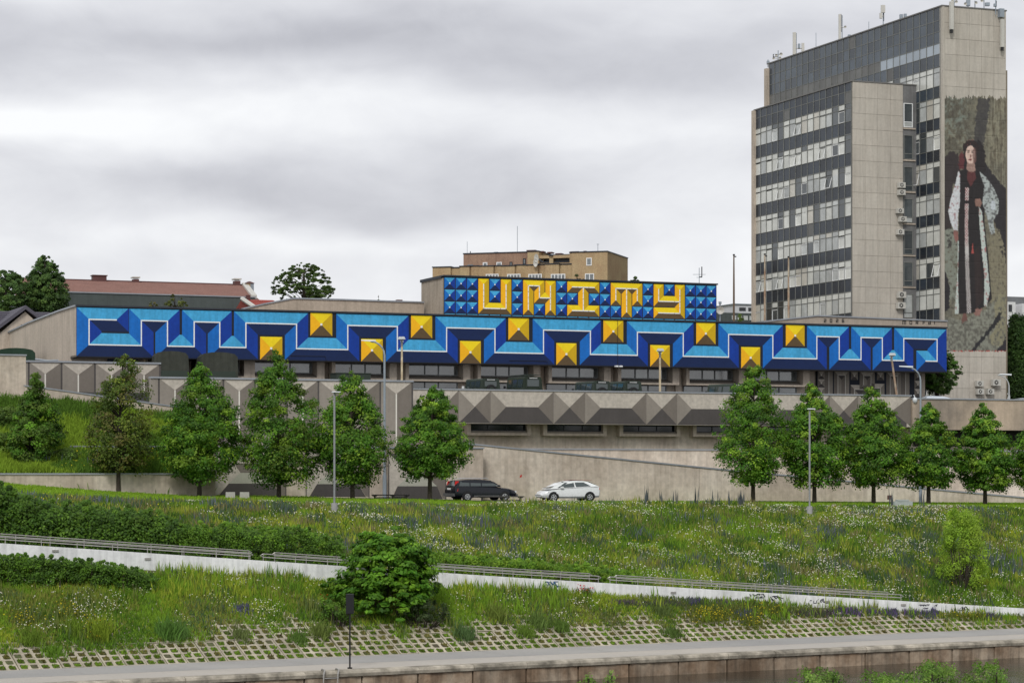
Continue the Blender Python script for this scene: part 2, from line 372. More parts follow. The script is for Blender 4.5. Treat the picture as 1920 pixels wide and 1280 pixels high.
# ================================================================ quay wall: separate slabs and coping stones
QW = mat('quay_slab', (.21, .145, .095), .85, .28, .9, .2, 5, .5, .4, 12, col2=(.40, .33, .25), patch=.9, pscale=.7, tint=.25)
QCOP = mat('coping_stone', (.42, .38, .31), .9, .15, .6, .2, 4, 0, .4, 14, col2=(.10, .09, .07), patch=.85, pscale=1.1, tint=.12)
qs = Site('quay_wall', 'stained concrete quay wall of separate slabs along the river', 'wall', (0, qb0, WZ-1), QF)
core = MB().box(-80, 170, qb0+.35, qb0+.9, WZ-2, -8.02); qs.part('core', core, CONCD)
a0, step = -46.0, 2.62
sl_me = MB()
for i in range(64):
    a = a0+i*step; r = random.Random(i)
    L = step-.05; h = -8.27+r.uniform(-.02, .02); dp = r.uniform(0, .03)
    L = step-.075; s_ = MB().hexa([(0, dp, WZ-1.2), (L, dp+.01, WZ-1.2), (L, .32, WZ-1.2), (0, .32, WZ-1.2), (0, dp, h), (L, dp+.01, h), (L, .32, h), (0, .32, h)])
    me = s_.mesh('slab', QW); qs.inst('slab', me, a, qb0+.03, 0).location.z = -qs.o[2]
    # coping: worn front edge
    k = MB(); rings = []
    for t in np.linspace(0, 1, 9):
        x = t*(step-.012); e = r.uniform(-.035, .03); zt = r.uniform(-.02, .012)
        rings.append([(x, e-.02, -8.25), (x, e-.05, -8.12), (x, e, -8.03+zt), (x, .12+e, -7.99+zt*.3), (x, .63, -7.992), (x, .63, -8.25)])
    k.loft(rings); qs.inst('coping_stone', k.mesh('coping_stone', QCOP), a, qb0, 0).location.z = -qs.o[2]
# ================================================================ grid pavers on the slope
PAVE = mat('paver_concrete', (.40, .36, .28), .9, .18, .9, .25, 5, 0, .4, 14, tint=.14, col2=(.24, .215, .15), patch=.6, pscale=.8)
def paver_mesh(ny=4):
    mb = MB(); wdt, ln = .90, .43*ny; nx = 2; cx = wdt/nx; cy = ln/ny; rim = .068
    def q(x0, x1, y0, y1): mb.poly([(x0, y0, 0), (x1, y0, 0), (x1, y1, 0), (x0, y1, 0)])
    ys = [0]
    for j in range(ny): ys += [j*cy+rim*.8, (j+1)*cy-rim*.8]
    ys.append(ln)
    for j in range(ny+1):
        y0 = 0 if j == 0 else j*cy-rim*.8; y1 = ln if j == ny else j*cy+rim*.8
        q(0, wdt, y0, y1)
    for i in range(nx+1):
        for j in range(ny):
            x0 = 0 if i == 0 else i*cx-rim; x1 = wdt if i == nx else i*cx+rim
            q(x0, x1, j*cy+rim*.8, (j+1)*cy-rim*.8)
    for i in range(nx):           # hole walls (with cut corners)
        for j in range(ny):
            x0, x1, y0, y1 = i*cx+rim, (i+1)*cx-rim, j*cy+rim*.8, (j+1)*cy-rim*.8
            P_ = [(x0, y0), (x1, y0), (x1, y1), (x0, y1)]
            for k in range(4):
                p, r = P_[k], P_[(k+1) % 4]; mb.poly([(p[0], p[1], 0), (p[0], p[1], -.1), (r[0], r[1], -.1), (r[0], r[1], 0)])
                c = .05; px, py = p; ix = c if px == x0 else -c; iy = c if py == y0 else -c
                mb.poly([(px, py, .001), (px+ix, py, .001), (px, py+iy, .001)])
    for p, r in (((0, 0), (wdt, 0)), ((wdt, 0), (wdt, ln)), ((wdt, ln), (0, ln)), ((0, ln), (0, 0))):
        mb.poly([(p[0], p[1], -.1), (r[0], r[1], -.1), (r[0], r[1], 0), (p[0], p[1], 0)])
    return mb.mesh('paver', PAVE)
pv = paver_mesh(); slope = bpy.data.objects['embankment_slope']
npav = 0; ang = math.atan(.5)
from mathutils import Euler, Matrix
cand = []; pav = []
for i in range(-52, 150):
    for j in range(4):
        a = i*.93+(.2 if j % 2 else 0); bb = qb0+7.02+j*1.76*math.cos(ang)
        def room(t): c = QF.W(a+.45, bb+t*math.cos(ang), 0); return c.y < wall_y(c.x)-.2
        c = QF.W(a+.45, bb, 0)
        if abs(F*c.x/c.y) > 1030: continue
        n = 4 if room(1.72) else 3 if room(1.29) else 2 if room(.86) else 1 if room(.43) else 0
        if not n: continue
        cand.append((i, j, a, bb, n)); pav.append((j, i, a, bb, n))
pvm = {4: pv, 3: paver_mesh(3), 2: paver_mesh(2), 1: paver_mesh(1)}
pav.sort(); rest = MB()
for j, i, a, bb, n in pav:
    r = random.Random(i*7+j); z = -8+.5*(bb-qb0-7)+r.uniform(-.022, .012)-.01
    loc = QF.W(a, bb, z); rot = Matrix.Rotation(QF.phi+r.uniform(-.014, .014), 3, 'Z') @ Matrix.Rotation(ang+r.uniform(-.012, .012), 3, 'X')
    if npav < 298: o = link('paver', pvm[n], slope, loc); o.rotation_euler = rot.to_euler(); npav += 1
    else:
        k = len(rest.v); rest.v += [tuple(rot @ v.co + loc) for v in pvm[n].vertices]; rest.f += [tuple(k+q for q in p.vertices) for p in pvm[n].polygons]; rest.m += [0]*len(pvm[n].polygons)
if rest.f: part('pavers', rest, PAVE, slope, kind='stuff')
print('pavers', npav)
# ================================================================ white ramp wall
WW = mat('white_render', (.75, .76, .76), .8, .09, .5, .10, 5, .25, .1, 10)
xw = np.linspace(-60, 52, 60); top = wall_top(xw)
mb = MB(); rings = []
for x, t in zip(xw, top):
    y = wall_y(x); h = float(t); g = float(min(gz(x, y-.3), h))-.4
    rings.append([(x, y-.14, g), (x, y-.14, h), (x, y+.14, h), (x, y+.14, g)])
mb.loft(rings, 0)
v = (-5, wall_y(-5), -6)
rw = thing('ramp_wall', 'long low white rendered wall descending beside the ramp to the quay', 'wall', v)
part('wall', mb, WW, rw, org=v)
VENT = mat('wall_light_dark', (.10, .11, .11), .5)
for px_, py_ in ((105, 1032), (278, 1047), (1102, 1103), (1262, 1110), (1400, 1119), (1550, 1127), (1693, 1133)):
    # small recessed wall lights
    k = (px_-960)/F; Y = 118.3/(1-WT*k); X = k*Y; z = (HY-py_)*Y/F
    fr = Frame(math.atan(WT)); a, bq = fr.AB(X, Y-.15)
    m = MB(); m.box(-.14, .14, -.03, .012, -.05, .05, 0); m.box(-.11, .11, -.012, .0, -.025, .025, 1)
    o = link('wall_light', m.mesh('wall_light', [STEEL, VENT]), rw, (X-v[0], Y-.155-v[1], z-v[2]), fr.phi)
# graffiti scribbles on the wall (flat paint)
def scribble(px0, px1, py0, py1, m_, n, seed, label):
    r = random.Random(seed); mb = MB()
    for _ in range(n):
        x = r.uniform(px0, px1); y = r.uniform(py0, py1); pts = []
        for k_ in range(5):
            k = (x-960)/F; Y = 118.3/(1-WT*k)-.16; pts.append(Vector((k*Y, Y, (HY-y)*Y/F)))
            x += r.uniform(-4, 6); y += r.uniform(-6, 6); y = min(max(y, py0), py1)
        for p, q in zip(pts, pts[1:]):
            d = (q-p).normalized()*.0; up = Vector((0, 0, .022)); sd_ = Vector((.018, 0, 0))
            mb.poly([p-up-sd_, p+up+sd_, q+up+sd_, q-up-sd_])
    part('graffiti', mb, m_, rw, label, org=v)
scribble(1013, 1044, 1090, 1106, mat('blue_spray', (.03, .09, .28), .8), 9, 3, 'blue graffiti scribble')
for q, (xa, xb, ya, yb) in enumerate(((1414, 1426, 1113, 1120), (1444, 1463, 1117, 1125), (1515, 1545, 1122, 1130), (1722, 1752, 1133, 1140), (1784, 1815, 1137, 1143))):
    scribble(xa, xb, ya, yb, mat('black_spray', (.04, .04, .06), .8), 6, 20+q, 'dark graffiti scribble')
# ================================================================ ramp handrails (steel, two bars, looped ends)
def railing(x0, x1, off, label):
    """x0,x1 are photograph columns on the wall line; off is metres behind the wall"""
    k0, k1 = (x0-960)/F, (x1-960)/F
    Xa = k0*118.3/(1-WT*k0); Xb = k1*118.3/(1-WT*k1); n = max(2, int(abs(Xb-Xa)/1.35))
    org = (Xa, wall_y(Xa)+off, float(wall_top(Xa))-.3)
    r = thing('handrail', label, 'railing', org, 0, 'steel handrails along the ramp')
    P_ = lambda X, h: (X, wall_y(X)+off, float(wall_top(X))+h)
    up, lo = .32, .17; mid = np.linspace(Xa, Xb, n+1)
    loop = [P_(X, up) for X in mid]+[(P_(Xb, 0)[0]+.13, P_(Xb, 0)[1]+.05, P_(Xb, (up+lo)/2)[2])]+[P_(X, lo) for X in mid[::-1]]+[(P_(Xa, 0)[0]-.13, P_(Xa, 0)[1]-.05, P_(Xa, (up+lo)/2)[2])]+[P_(Xa, up)]
    part('rail', MB().tube(loop, .024, 6, cap=False), STEEL, r, org=org)
    for X in mid[::1]:
        part('post', MB().tube([P_(X, -.55), P_(X, up-.02)], .018, 6), STEEL, r, org=org)
railing(-60, 468, .12, 'long steel handrail on the upper left stretch of the white wall')
railing(-60, 455, 2.6, 'steel handrail on the hedge side of the upper left ramp')
railing(493, 790, .12, 'steel handrail that disappears behind the big round bush')
railing(505, 800, 2.6, 'steel handrail on the hedge side behind the big round bush')
railing(797, 1122, .12, 'middle steel handrail starting right of the big round bush')
railing(770, 1108, 2.6, 'steel handrail on the hedge side right of the big round bush')
railing(1144, 1690, .12, 'long steel handrail on the lower right stretch of the white wall')
railing(1160, 1678, 2.6, 'steel handrail on the meadow side of the lower right ramp')
# ================================================================ retaining walls along the street
def wall_cap(mb, pts, b0, b1, th=.10, mi=0):   # pts (a,z) polyline of the top edge
    for (a0, za), (a1, zb) in zip(pts, pts[1:]):
        mb.hexa([(a0, b0, za+.002), (a1, b0, zb+.002), (a1, b1, zb+.002), (a0, b1, za+.002), (a0, b0, za+th), (a1, b0, zb+th), (a1, b1, zb+th), (a0, b1, za+th)], mi)
def simple_wall(name, label, d0, x0, x1, ytop, zb, th=.45, m_=None, capm=None, capth=.10):
    b = dep(d0); a0, a1 = M_.A(x0, b), M_.A(x1, b); zt = z0(ytop, d0)
    s = Site(name, label, 'wall', (a0, b, zb)); s.part('wall', MB().box(a0, a1, b, b+th, zb, zt), m_ or CONC2)
    mb = MB(); wall_cap(mb, [(a0-.05, zt), (a1+.05, zt)], b-.08, b+th+.08, capth); s.part('capping', mb, capm or CAPM)
    return s, b, a0, a1, zt
# --- low front wall on the left
simple_wall('retaining_wall', 'low beige street wall in front of the left grass bank', 166, -220, 404, 889.5, -3)
# --- W1: wall with trapezoid paint
s, bW, aW0, aW1, zW = simple_wall('retaining_wall', 'street wall with grey trapezoids painted on it behind the six left trees', 172, 132, 906, 841.3, -3)
def pz(mb, pts, b, mi): mb.poly([(M_.A(x, b), b, M_.Z(x, y, b)) for x, y in pts], mi)
bp = bW-.004
def strip(mb, x0, y0, x1, y1, b, w, mi):
    p = Vector((M_.A(x0, b), 0, M_.Z(x0, y0, b))); q = Vector((M_.A(x1, b), 0, M_.Z(x1, y1, b))); d = (q-p); d.normalize(); n = Vector((-d.z, 0, d.x))*w/2
    mb.poly([(p.x-n.x, b, p.z-n.z), (q.x-n.x, b, q.z-n.z), (q.x+n.x, b, q.z+n.z), (p.x+n.x, b, p.z+n.z)], mi)
for xa, xb, dy_ in ((403, 536, 0), (574, 692, 1), (729, 836, 5)):
    mb = MB(); w_ = xb-xa; y0, y1, ym = 845+dy_, 930+dy_, 886+dy_
    xl_, xr_ = xa+w_*.36, xb-w_*.36
    pz(mb, [(xa, y0), (xb, y0), (xr_+12, 868+dy_), (xl_-12, 868+dy_)], bp, 0 if xa > 700 else 1)
    pz(mb, [(xa, y0), (xl_-12, 868+dy_), (xl_, ym), (xl_-22, 906+dy_), (xa+4, y1-1), (xa, y1)], bp, 1)
    pz(mb, [(xb, y0), (xb, y1), (xb-6, y1-1), (xr_+22, 906+dy_), (xr_, ym), (xr_+12, 868+dy_)], bp, 2)
    pz(mb, [(xl_-12, 868+dy_), (xr_+12, 868+dy_), (xr_, ym), (xl_, ym)], bp, 2)
    pz(mb, [(xl_, ym), (xr_, ym), (xr_+22, 906+dy_), (xl_-22, 906+dy_)], bp, 3)
    pz(mb, [(xl_-22, 906+dy_), (xr_+22, 906+dy_), (xb-6, y1), (xa+6, y1)], bp, 0)
    s.part('painted_panel', mb, [GR_X, GR_L, GR_D, GR_G])
    j = MB()
    for x in (xa, xb): strip(j, x, y0-2, x, y1+2, bW-.006, .07, 0)
    s.part('joint_line', j, GR_X)
# --- F1 : plain ramp wall
dF = 173.2; b = dep(dF)
s = Site('retaining_wall', 'long plain beige wall with a sloping top behind the two parked cars', 'wall', (M_.A(880, b), b, -3))
ptop = [(M_.A(x, b), M_.Z(x, y, b)) for x, y in ((868, 832.5), (900, 835), (1350, 880.5), (1750, 918), (1990, 940), (2400, 945))]
s.part('wall', MB().prism([(ptop[0][0], -3)]+ptop+[(ptop[-1][0], -3)], b, b+.4), CONC2)
mb = MB(); wall_cap(mb, ptop, b-.07, b+.47, .10); s.part('capping', mb, CAPM)
j = MB(); strip(j, 1311, 878, 1311, 942, b-.004, .03, 0); s.part('joint_line', j, CONCD)
RED = mat('red_paint', (.5, .03, .03), .6)
j = MB(); j.poly([(M_.A(x, b-.004), b-.004, M_.Z(x, y, b)) for x, y in ((974.5, 895), (978, 894), (979, 889), (975, 891))]); s.part('red_mark', j, RED, 'small red paint mark')
# --- T1 terrace wall
s, bT, aT0, aT1, zT = simple_wall('terrace_wall', 'upper beige terrace wall with weeds along its top under the lower windows', 178, 900, 2400, 842.5, -2.4)
mb = MB(); mb.poly([(aT0, bT+.45, zT-.05), (aT1, bT+.45, zT-.05), (aT1, dep(185), zT-.05), (aT0, dep(185), zT-.05)])
tag(solo('terrace_ground', mb, EARTH, None, None), None, None, None, 'structure')
# --- C wall: tall painted wall
dC = 181.0; zC = z0(890-171.2, 177)*181/177; 
def relief_wall(label, d0, x0, x1, ytop_v0, zb, x_first, pitch, ends, ymid_off):
    b = dep(d0); a0, a1 = M_.A(x0, b), M_.A(x1, b); zt = ytop_v0*d0/F
    s = Site('painted_wall', label, 'wall', (a0, b, zb)); s.part('wall', MB().box(a0, a1, b, b+.5, zb, zt), GR_M)
    mb = MB(); wall_cap(mb, [(a0-.04, zt), (a1+.06, zt)], b-.10, b+.6, .12); s.part('capping', mb, CAPM)
    xs_ = x_first
    for i in range(len(xs_)-1):
        A0, A1 = M_.A(xs_[i], b), M_.A(xs_[i+1], b); am = (A0+A1)/2; g = .06; L_ = (A1-A0)/2
        A0 += g; A1 -= g; t = zt-.03; q = t-(A1-A0)/2*.72; bb = b-.004
        m = MB(); m.poly([(A0, bb, t), (A1, bb, t), (am, bb, q)][::-1], 0)
        m.poly([(A0, bb, t), (am, bb, q), (am, bb, zb+.3), (A0, bb, zb+.3)], 1); m.poly([(A1, bb, t), (A1, bb, zb+.3), (am, bb, zb+.3), (am, bb, q)], 2)
        m.poly([(am-.05, bb-.004, zb+.3), (am+.05, bb-.004, zb+.3), (am+.05, bb-.004, q), (am-.05, bb-.004, q)], 3)
        s.part('painted_panel', m, [GR_L, GR_M, GR_D, GR_W])
    j = MB()
    for x in xs_[:]: strip(j, x, HY-ytop_v0*(11600-(x-960))/11600+1, x, 870, b-.004, .13, 0)
    s.part('joint_line', j, GR_X); return s
relief_wall('tall painted wall of grey wedge panels behind the left trees with canvas trucks above it', 181, 283, 773.5, 171.2, 0, [298, 358, 419, 478, 538, 597, 655, 713, 773], 60, None, 0)
relief_wall('shorter painted wall of grey wedge panels at the far left above the grass bank', 190, 30, 300, 196.2, 2, [54, 115.5, 178, 240, 300], 62, None, 0)
simple_wall('concrete_pillar_wall', 'plain beige wall block at the left edge beside the green truck', 180.4, -160, 48.5, 683.3, 2.5, .8)
# slanted parapet
b = dep(178.7); pts = [(M_.A(x, b), M_.Z(x, y, b)) for x, y in ((46, 724), (80, 728), (320, 762), (410, 775))]
s = Site('slanted_wall', 'beige parapet sloping down to the right above the left grass bank', 'wall', (pts[0][0], b, 2.5))
s.part('wall', MB().prism([(pts[0][0], 1.4)]+pts+[(pts[-1][0], 1.4)], b, b+.35), CONC)
mb = MB(); wall_cap(mb, pts, b-.06, b+.42, .09); s.part('capping', mb, CAPM)
# ================================================================ lower storey under the deck (S0), its windows, painted parapet P1
S0D = 185.0; bS = dep(S0D); bPar = dep(183.2); zPt = z0(732.5, 183.2); zPb = z0(794, 183.2)
ls = Site('lower_storey', 'lower storey with a painted grey diamond parapet and a strip of dark windows', 'building', (M_.A(773, bPar), bPar, 1.5))
aL, aR = M_.A(760, bPar), M_.A(1708, bPar)
ls.part('wall', MB().box(aL, M_.A(2400, bS), bS, bS+.4, 1.4, zPb+.3), CONC2)
ls.part('parapet', MB().box(aL, aR, bPar, bPar+1.9, zPb, zPt), GR_L)
mb = MB(); wall_cap(mb, [(aL, zPt), (aR+.05, zPt)], bPar-.08, bPar+.5, .10); ls.part('capping', mb, CAPM)
# diamonds
dia = [(831, 860, 889.5), (890.5, 920, 949), (1009, 1038, 1068), (1068, 1097, 1126), (1184, 1212, 1241), (1241, 1269.5, 1297), (1357, 1384, 1411), (1411, 1438, 1465), (1529, 1556, 1582), (1582, 1609, 1635)]
bp = bPar-.004; zm = (zPt+zPb)/2+.03; zt_, zb_ = zPt-.02, zPb+.02
for l, c, r in dia:
    al, ac, ar = (M_.A(q, bPar) for q in (l, c, r)); m = MB()
    m.poly([(al, bp, zm), (ac, bp, zb_), (ac, bp, zt_)], 0); m.poly([(ar, bp, zm), (ac, bp, zt_), (ac, bp, zb_)], 1); ls.part('painted_diamond', m, [GR_D, GR_M])
bp2 = bPar-.002
xs_ = [760]+[d[1] for d in dia]+[1700]
for i in range(len(xs_)-1):
    A0, A1 = M_.A(xs_[i], bPar), M_.A(xs_[i+1], bPar); h = zm-zb_
    L0 = M_.A(dia[i-1][2], bPar) if i > 0 else A0; R0 = M_.A(dia[i][0], bPar) if i < len(dia) else A1
    m = MB(); m.poly([(A0, bp2, zb_), (A1, bp2, zb_), (R0, bp2, zm)]+([(L0, bp2, zm)] if R0-L0 > .2 else []))
    ls.part('painted_trapezoid', m, GR_X)
m = MB(); A_ = M_.A(1708, bPar); A2 = M_.A(1672, bPar); m.poly([(A2, bp, zm), (A_, bp, zb_), (A_, bp, zt_)], 0); ls.part('painted_triangle', m, GR_D)
# deck slab
DZ = 5.80
mb = MB().box(M_.A(-200, dep(187)), M_.A(1711.5, dep(187)), bPar+.5, dep(232), DZ-.5, DZ)
tag(solo('parking_deck', mb, ASPH, None, None), None, None, None, 'structure')
DR = 4.95
mb = MB().box(M_.A(1712, dep(187)), M_.A(2420, dep(187)), bPar+.5, dep(232), DR-.5, DR)
tag(solo('lower_parking', mb, ASPH, None, None), None, None, None, 'structure')
def window_unit(site, a0, a1, b, zb, zt, n, gl, fr_m=None, fw=.07, dep_=.10, splits=None, name='window'):
    """frame object with one pane child per light"""
    fr_m = fr_m or FRM; m = MB(); bars = splits or [a0+(a1-a0)*i/n for i in range(n+1)]
    m.box(a0, a1, b-dep_, b, zb, zb+fw); m.box(a0, a1, b-dep_, b, zt-fw, zt)
    for q in bars: m.box(q-fw/2, q+fw/2, b-dep_+.002, b-.002, zb+fw, zt-fw)
    w_ = site.part(name, m, fr_m)
    for p, q in zip(bars, bars[1:]):
        site.part('pane', MB().box(p+fw/2, q-fw/2, b-.05, b-.03, zb+fw, zt-fw), gl, None, w_)
    return w_
for i, (x0, x1) in enumerate(((882, 988), (1025, 1130), (1167.5, 1268), (1305, 1405), (1441, 1540), (1576, 1672))):
    b1 = bS-.55; a0, a1 = M_.A(x0, b1), M_.A(x1, b1); zt, zb = z0(796, S0D), z0(811, S0D)
    m = MB(); m.box(a0-.30, a0, b1-.1, bS+.05, zb-.22, zPb-.01, 0); m.box(a1, a1+.30, b1-.1, bS+.05, zb-.22, zPb-.01, 0); m.box(a0-.002, a1+.002, b1-.1, bS+.05, zb-.22, zb-.02, 0)
    f_ = ls.part('window_surround', m, CONC)
    sill = MB().box(a0+.02, a1-.02, b1-.03, bS-.1, zb-.02, zb+.12); ls.part('sill', sill, CONCD)
    window_unit(ls, a0+.01, a1-.01, bS-.15, zb+.12, zPb-.02, 3, GLD, CAPD)
ls.part('void_shade', MB().box(M_.A(1712, bS), M_.A(2400, bS), bS-.03, bS-.005, 2.3, 3.7), mat('opening_shade', (.03, .028, .026), .9))  # dark sheet on the wall paints the shade of the gap below the parapet
# right hand plain parapet R1
s, bR, aR0, aR1, zR = simple_wall('deck_parapet_wall', 'stained beige parapet on the right with parked cars behind it', 183, 1711, 2400, 889.9-151.8, z0(890-90.9, 183), .5, CONCS)
# ================================================================ MURAL BUILDING
BD = 206.0; bB = dep(BD); bI = dep(208.6)       # band plane and the wall set back below it
aB0, aB1 = M_.A(143.5, bB), M_.A(1775, bB); zBt, zBb = z0(890-295, BD), z0(890-206.5, BD)
mbld = Site('mural_building', 'long low building with blue and yellow ribbon mural and UNITY box on its roof', 'building', (aB0, bB, DZ))
sb = [(bB, zBb), (bB, zBt), (M_.B(115, aB0), M_.Z(143.5, 574, bB)-.0)]
def ZS(x, y, a): bq = M_.B(x, a); return bq, (HY-y)*(a*M_.s+bq*M_.c)/F
side = [(bB+.12, zBt+.0)]+[ZS(x, y, aB0) for x, y in ((112, 584), (55, 606), (4, 630))]
bBack = side[-1][0]
m = MB().prismx([(bB+.12, zBb)]+side+[(bBack, 5.8)]+[(bI, 5.8), (bI, zBb)], aB0, aB0+.4); mbld.part('side_wall', m, CONC)
m = MB()
for (b0, q0), (b1, q1) in zip(side, side[1:]): m.hexa([(aB0-.12, b0, q0), (aB0+.5, b0, q0), (aB0+.5, b1, q1), (aB0-.12, b1, q1), (aB0-.12, b0, q0+.13), (aB0+.5, b0, q0+.13), (aB0+.5, b1, q1+.13), (aB0-.12, b1, q1+.13)])
mbld.part('side_capping', m, CAPM)
m = MB().box(aB0+.4, aB1-.1, bB+.3, bBack, zBt-1.0, zBt-.6); mbld.part('roof', m, CONCD)
aIe = M_.A(1532, bI)
mbld.part('wall', MB().box(aB0+.4, aIe, bI, bI+.4, DZ, zBb+.4), CONC)
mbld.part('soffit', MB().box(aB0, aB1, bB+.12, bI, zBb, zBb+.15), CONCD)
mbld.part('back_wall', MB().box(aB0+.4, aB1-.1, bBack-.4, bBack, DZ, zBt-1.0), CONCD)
band = mbld.part('mural_band', MB().box(aB0, aB1, bB, bB+.12, zBb, zBt), BLK)
mbld.part('band_capping', MB().box(aB0-.05, aB1+.05, bB-.10, bB+.5, zBt+.002, zBt+.13), CAPD)
H = zBt-zBb; nv = {(0, 1): 0, (0, -1): 1, (-1, 0): 2, (1, 0): 3}
def ribbon(path, wx, wz, b, lw, caps=(True, True)):
    """hipped ribbon painted flat: one face each side of the ridge, and the ridge line"""
    m = MB(); n = len(path); dirs = []
    for (a0, q0), (a1, q1) in zip(path, path[1:]): dirs.append((int(np.sign(round(a1-a0, 4))), int(np.sign(round(q1-q0, 4)))))
    L = lambda d: (-d[1], d[0])
    for i, d in enumerate(dirs):
        P, Q = path[i], path[i+1]
        for sg in (1, -1):
            nl = tuple(sg*c for c in L(d))
            if i > 0: pl = tuple(sg*c for c in L(dirs[i-1])); o0 = (nl[0]+pl[0], nl[1]+pl[1])
            else: o0 = (nl[0]-d[0]*caps[0], nl[1]-d[1]*caps[0])
            if i < len(dirs)-1: pl = tuple(sg*c for c in L(dirs[i+1])); o1 = (nl[0]+pl[0], nl[1]+pl[1])
            else: o1 = (nl[0]+d[0]*caps[1], nl[1]+d[1]*caps[1])
            a = (P[0]+o0[0]*wx, P[1]+o0[1]*wz); c = (Q[0]+o1[0]*wx, Q[1]+o1[1]*wz)
            m.poly([(P[0], b, P[1]), (Q[0], b, Q[1]), (c[0], b, c[1]), (a[0], b, a[1])][::sg], nv[nl])
    for k, (P, d, on) in enumerate(((path[0], (-dirs[0][0], -dirs[0][1]), caps[0]), (path[-1], dirs[-1], caps[1]))):
        if on:
            nl = L(d); m.poly([(P[0], b, P[1]), (P[0]+(d[0]+nl[0])*wx, b, P[1]+(d[1]+nl[1])*wz), (P[0]+(d[0]-nl[0])*wx, b, P[1]+(d[1]-nl[1])*wz)], nv[d])
    for i, d in enumerate(dirs):
        P, Q = path[i], path[i+1]; a0, a1 = sorted((P[0], Q[0])); q0, q1 = sorted((P[1], Q[1]))
        bb = b-.003 if d[0] else b-.0045
        m.poly([(a0-lw/2, bb, q0-lw/2), (a1+lw/2, bb, q0-lw/2), (a1+lw/2, bb, q1+lw/2), (a0-lw/2, bb, q1+lw/2)], 4)
    return m
BL = [B_U, B_D, B_L, B_R, WHT]; YL = [Y_U, Y_D, Y_L, Y_R, WHT]
def pyr(a, q, hx, hz, b, dot=.05):
    m = MB(); c = (a, b, q); k = [(a-hx, b, q-hz), (a+hx, b, q-hz), (a+hx, b, q+hz), (a-hx, b, q+hz)]
    for i, mi in ((0, 1), (1, 3), (2, 0), (3, 2)): m.poly([k[i], k[(i+1) % 4], c], mi)
    m.poly([(a-dot, b-.003, q-dot), (a+dot, b-.003, q-dot), (a+dot, b-.003, q+dot), (a-dot, b-.003, q+dot)], 4); return m
xsn = [218, 167, 167, 265, 265, 314, 314, 364, 364, 412, 412, 461, 461, 556, 556, 652, 652, 745, 745, 837.3, 837.3, 928, 928, 1019, 1019, 1107, 1107, 1195, 1195, 1281, 1281, 1366, 1366, 1449, 1449, 1531.5, 1531.5, 1573.5, 1573.5, 1614.3, 1614.3, 1654.3, 1654.3, 1694.5, 1694.5, 1757, 1757, 1736]
hi, lo = zBb+.75*H, zBb+.25*H; path = []; lev = [hi, hi, lo, lo]
for i, x in enumerate(xsn): path.append((M_.A(x, bB), hi if (i % 4) in (0, 1) else lo))
unit = (M_.A(314, bB)-M_.A(265, bB))/2
mbld.part('blue_ribbon', ribbon(path, unit-.07, H/4-.07, bB-.004, .095), BL, 'blue ribbon painted as a meander with a white ridge line', band)
for x in (602.5, 790.5, 972.5, 1150, 1323.5, 1491): mbld.part('yellow_pyramid', pyr(M_.A(x, bB), zBt-.245*H, .93, H*.235, bB-.005, .085), YL, None, band)
for x in (508.5, 697.5, 882, 1062, 1237.5, 1407.5): mbld.part('yellow_pyramid', pyr(M_.A(x, bB), zBb+.245*H, .93, H*.235, bB-.005, .085), YL, None, band)
# wires along the band
for x0, x1, y in ((545, 610, 668), (955, 1025, 677)): mbld.part('cable', MB().tube([(M_.A(x0, bB), bB-.03, M_.Z(x0, y-1, bB)), (M_.A(x1, bB), bB-.03, M_.Z(x1, y, bB)), (M_.A(x1+2, bB), bB-.03, zBb)], .02, 5), DARK)
mbld.part('cable', MB().tube([(M_.A(1158, bB), bB-.03, zBt), (M_.A(1158, bB), bB-.03, zBb)], .02, 5), DARK)
for x in (1154, 1162): mbld.part('floodlight', MB().box(M_.A(x, bB)-.12, M_.A(x, bB)+.12, bB-.35, bB-.05, z0(684, BD)-.02, z0(684, BD)+.1), WHT)
# windows of the recessed storey
groups = [(382, 455), (478, 592), (629, 728), (767, 866), (902, 998), (1035, 1130), (1165, 1259), (1293, 1383), (1414, 1504)]
zu1, zu0, zl1, zl0 = z0(687.5, BD), z0(704.5, BD), z0(713, BD), z0(729, BD)
bF = dep(207.3)
for i, (x0, x1) in enumerate(groups):
    a0, a1 = M_.A(x0, bF), M_.A(x1, bF); m = MB()
    m.box(a0-.30, a0, bF, bI, zl1+.02, zBb, 0); m.box(a1+.12, a1+.75, bF, bI, zl1+.02, zBb, 0)
    m.box(a0-.30, a1+.75, bF, bI, zl1-.12, zl1+.02, 0); mbld.part('window_surround', m, CONC)
    m = MB().hexa([(a0, bF+.002, zl1+.02), (a1+.12, bF+.002, zl1+.02), (a1+.12, bI-.02, zl1+.02), (a0, bI-.02, zl1+.02), (a0, bF+.002, zl1+.06), (a1+.12, bF+.002, zl1+.06), (a1+.12, bI-.02, zu0), (a0, bI-.02, zu0)]); mbld.part('sill', m, CONCD)
    sp = [a0, a0+(a1-a0)*.38, a0+(a1-a0)*.64, a1]
    window_unit(mbld, a0, a1, bI-.03, zu0, zBb-.002, 3, GLA, FRM, .09, .12, sp)
    window_unit(mbld, a0-.05, a1, bI-.03, zl0, zl1-.13, 3, GLA, FRM, .08, .12, [a0-.05]+sp[1:])
    if i < len(groups)-1:
        an = M_.A(groups[i+1][0], bF); mm = (a1+.75+an-.30)/2
        mbld.part('pier', MB().box(mm-.28, mm+.28, bI-.35, bI, DZ, zBb), CONCS if i % 3 == 1 else CONC)
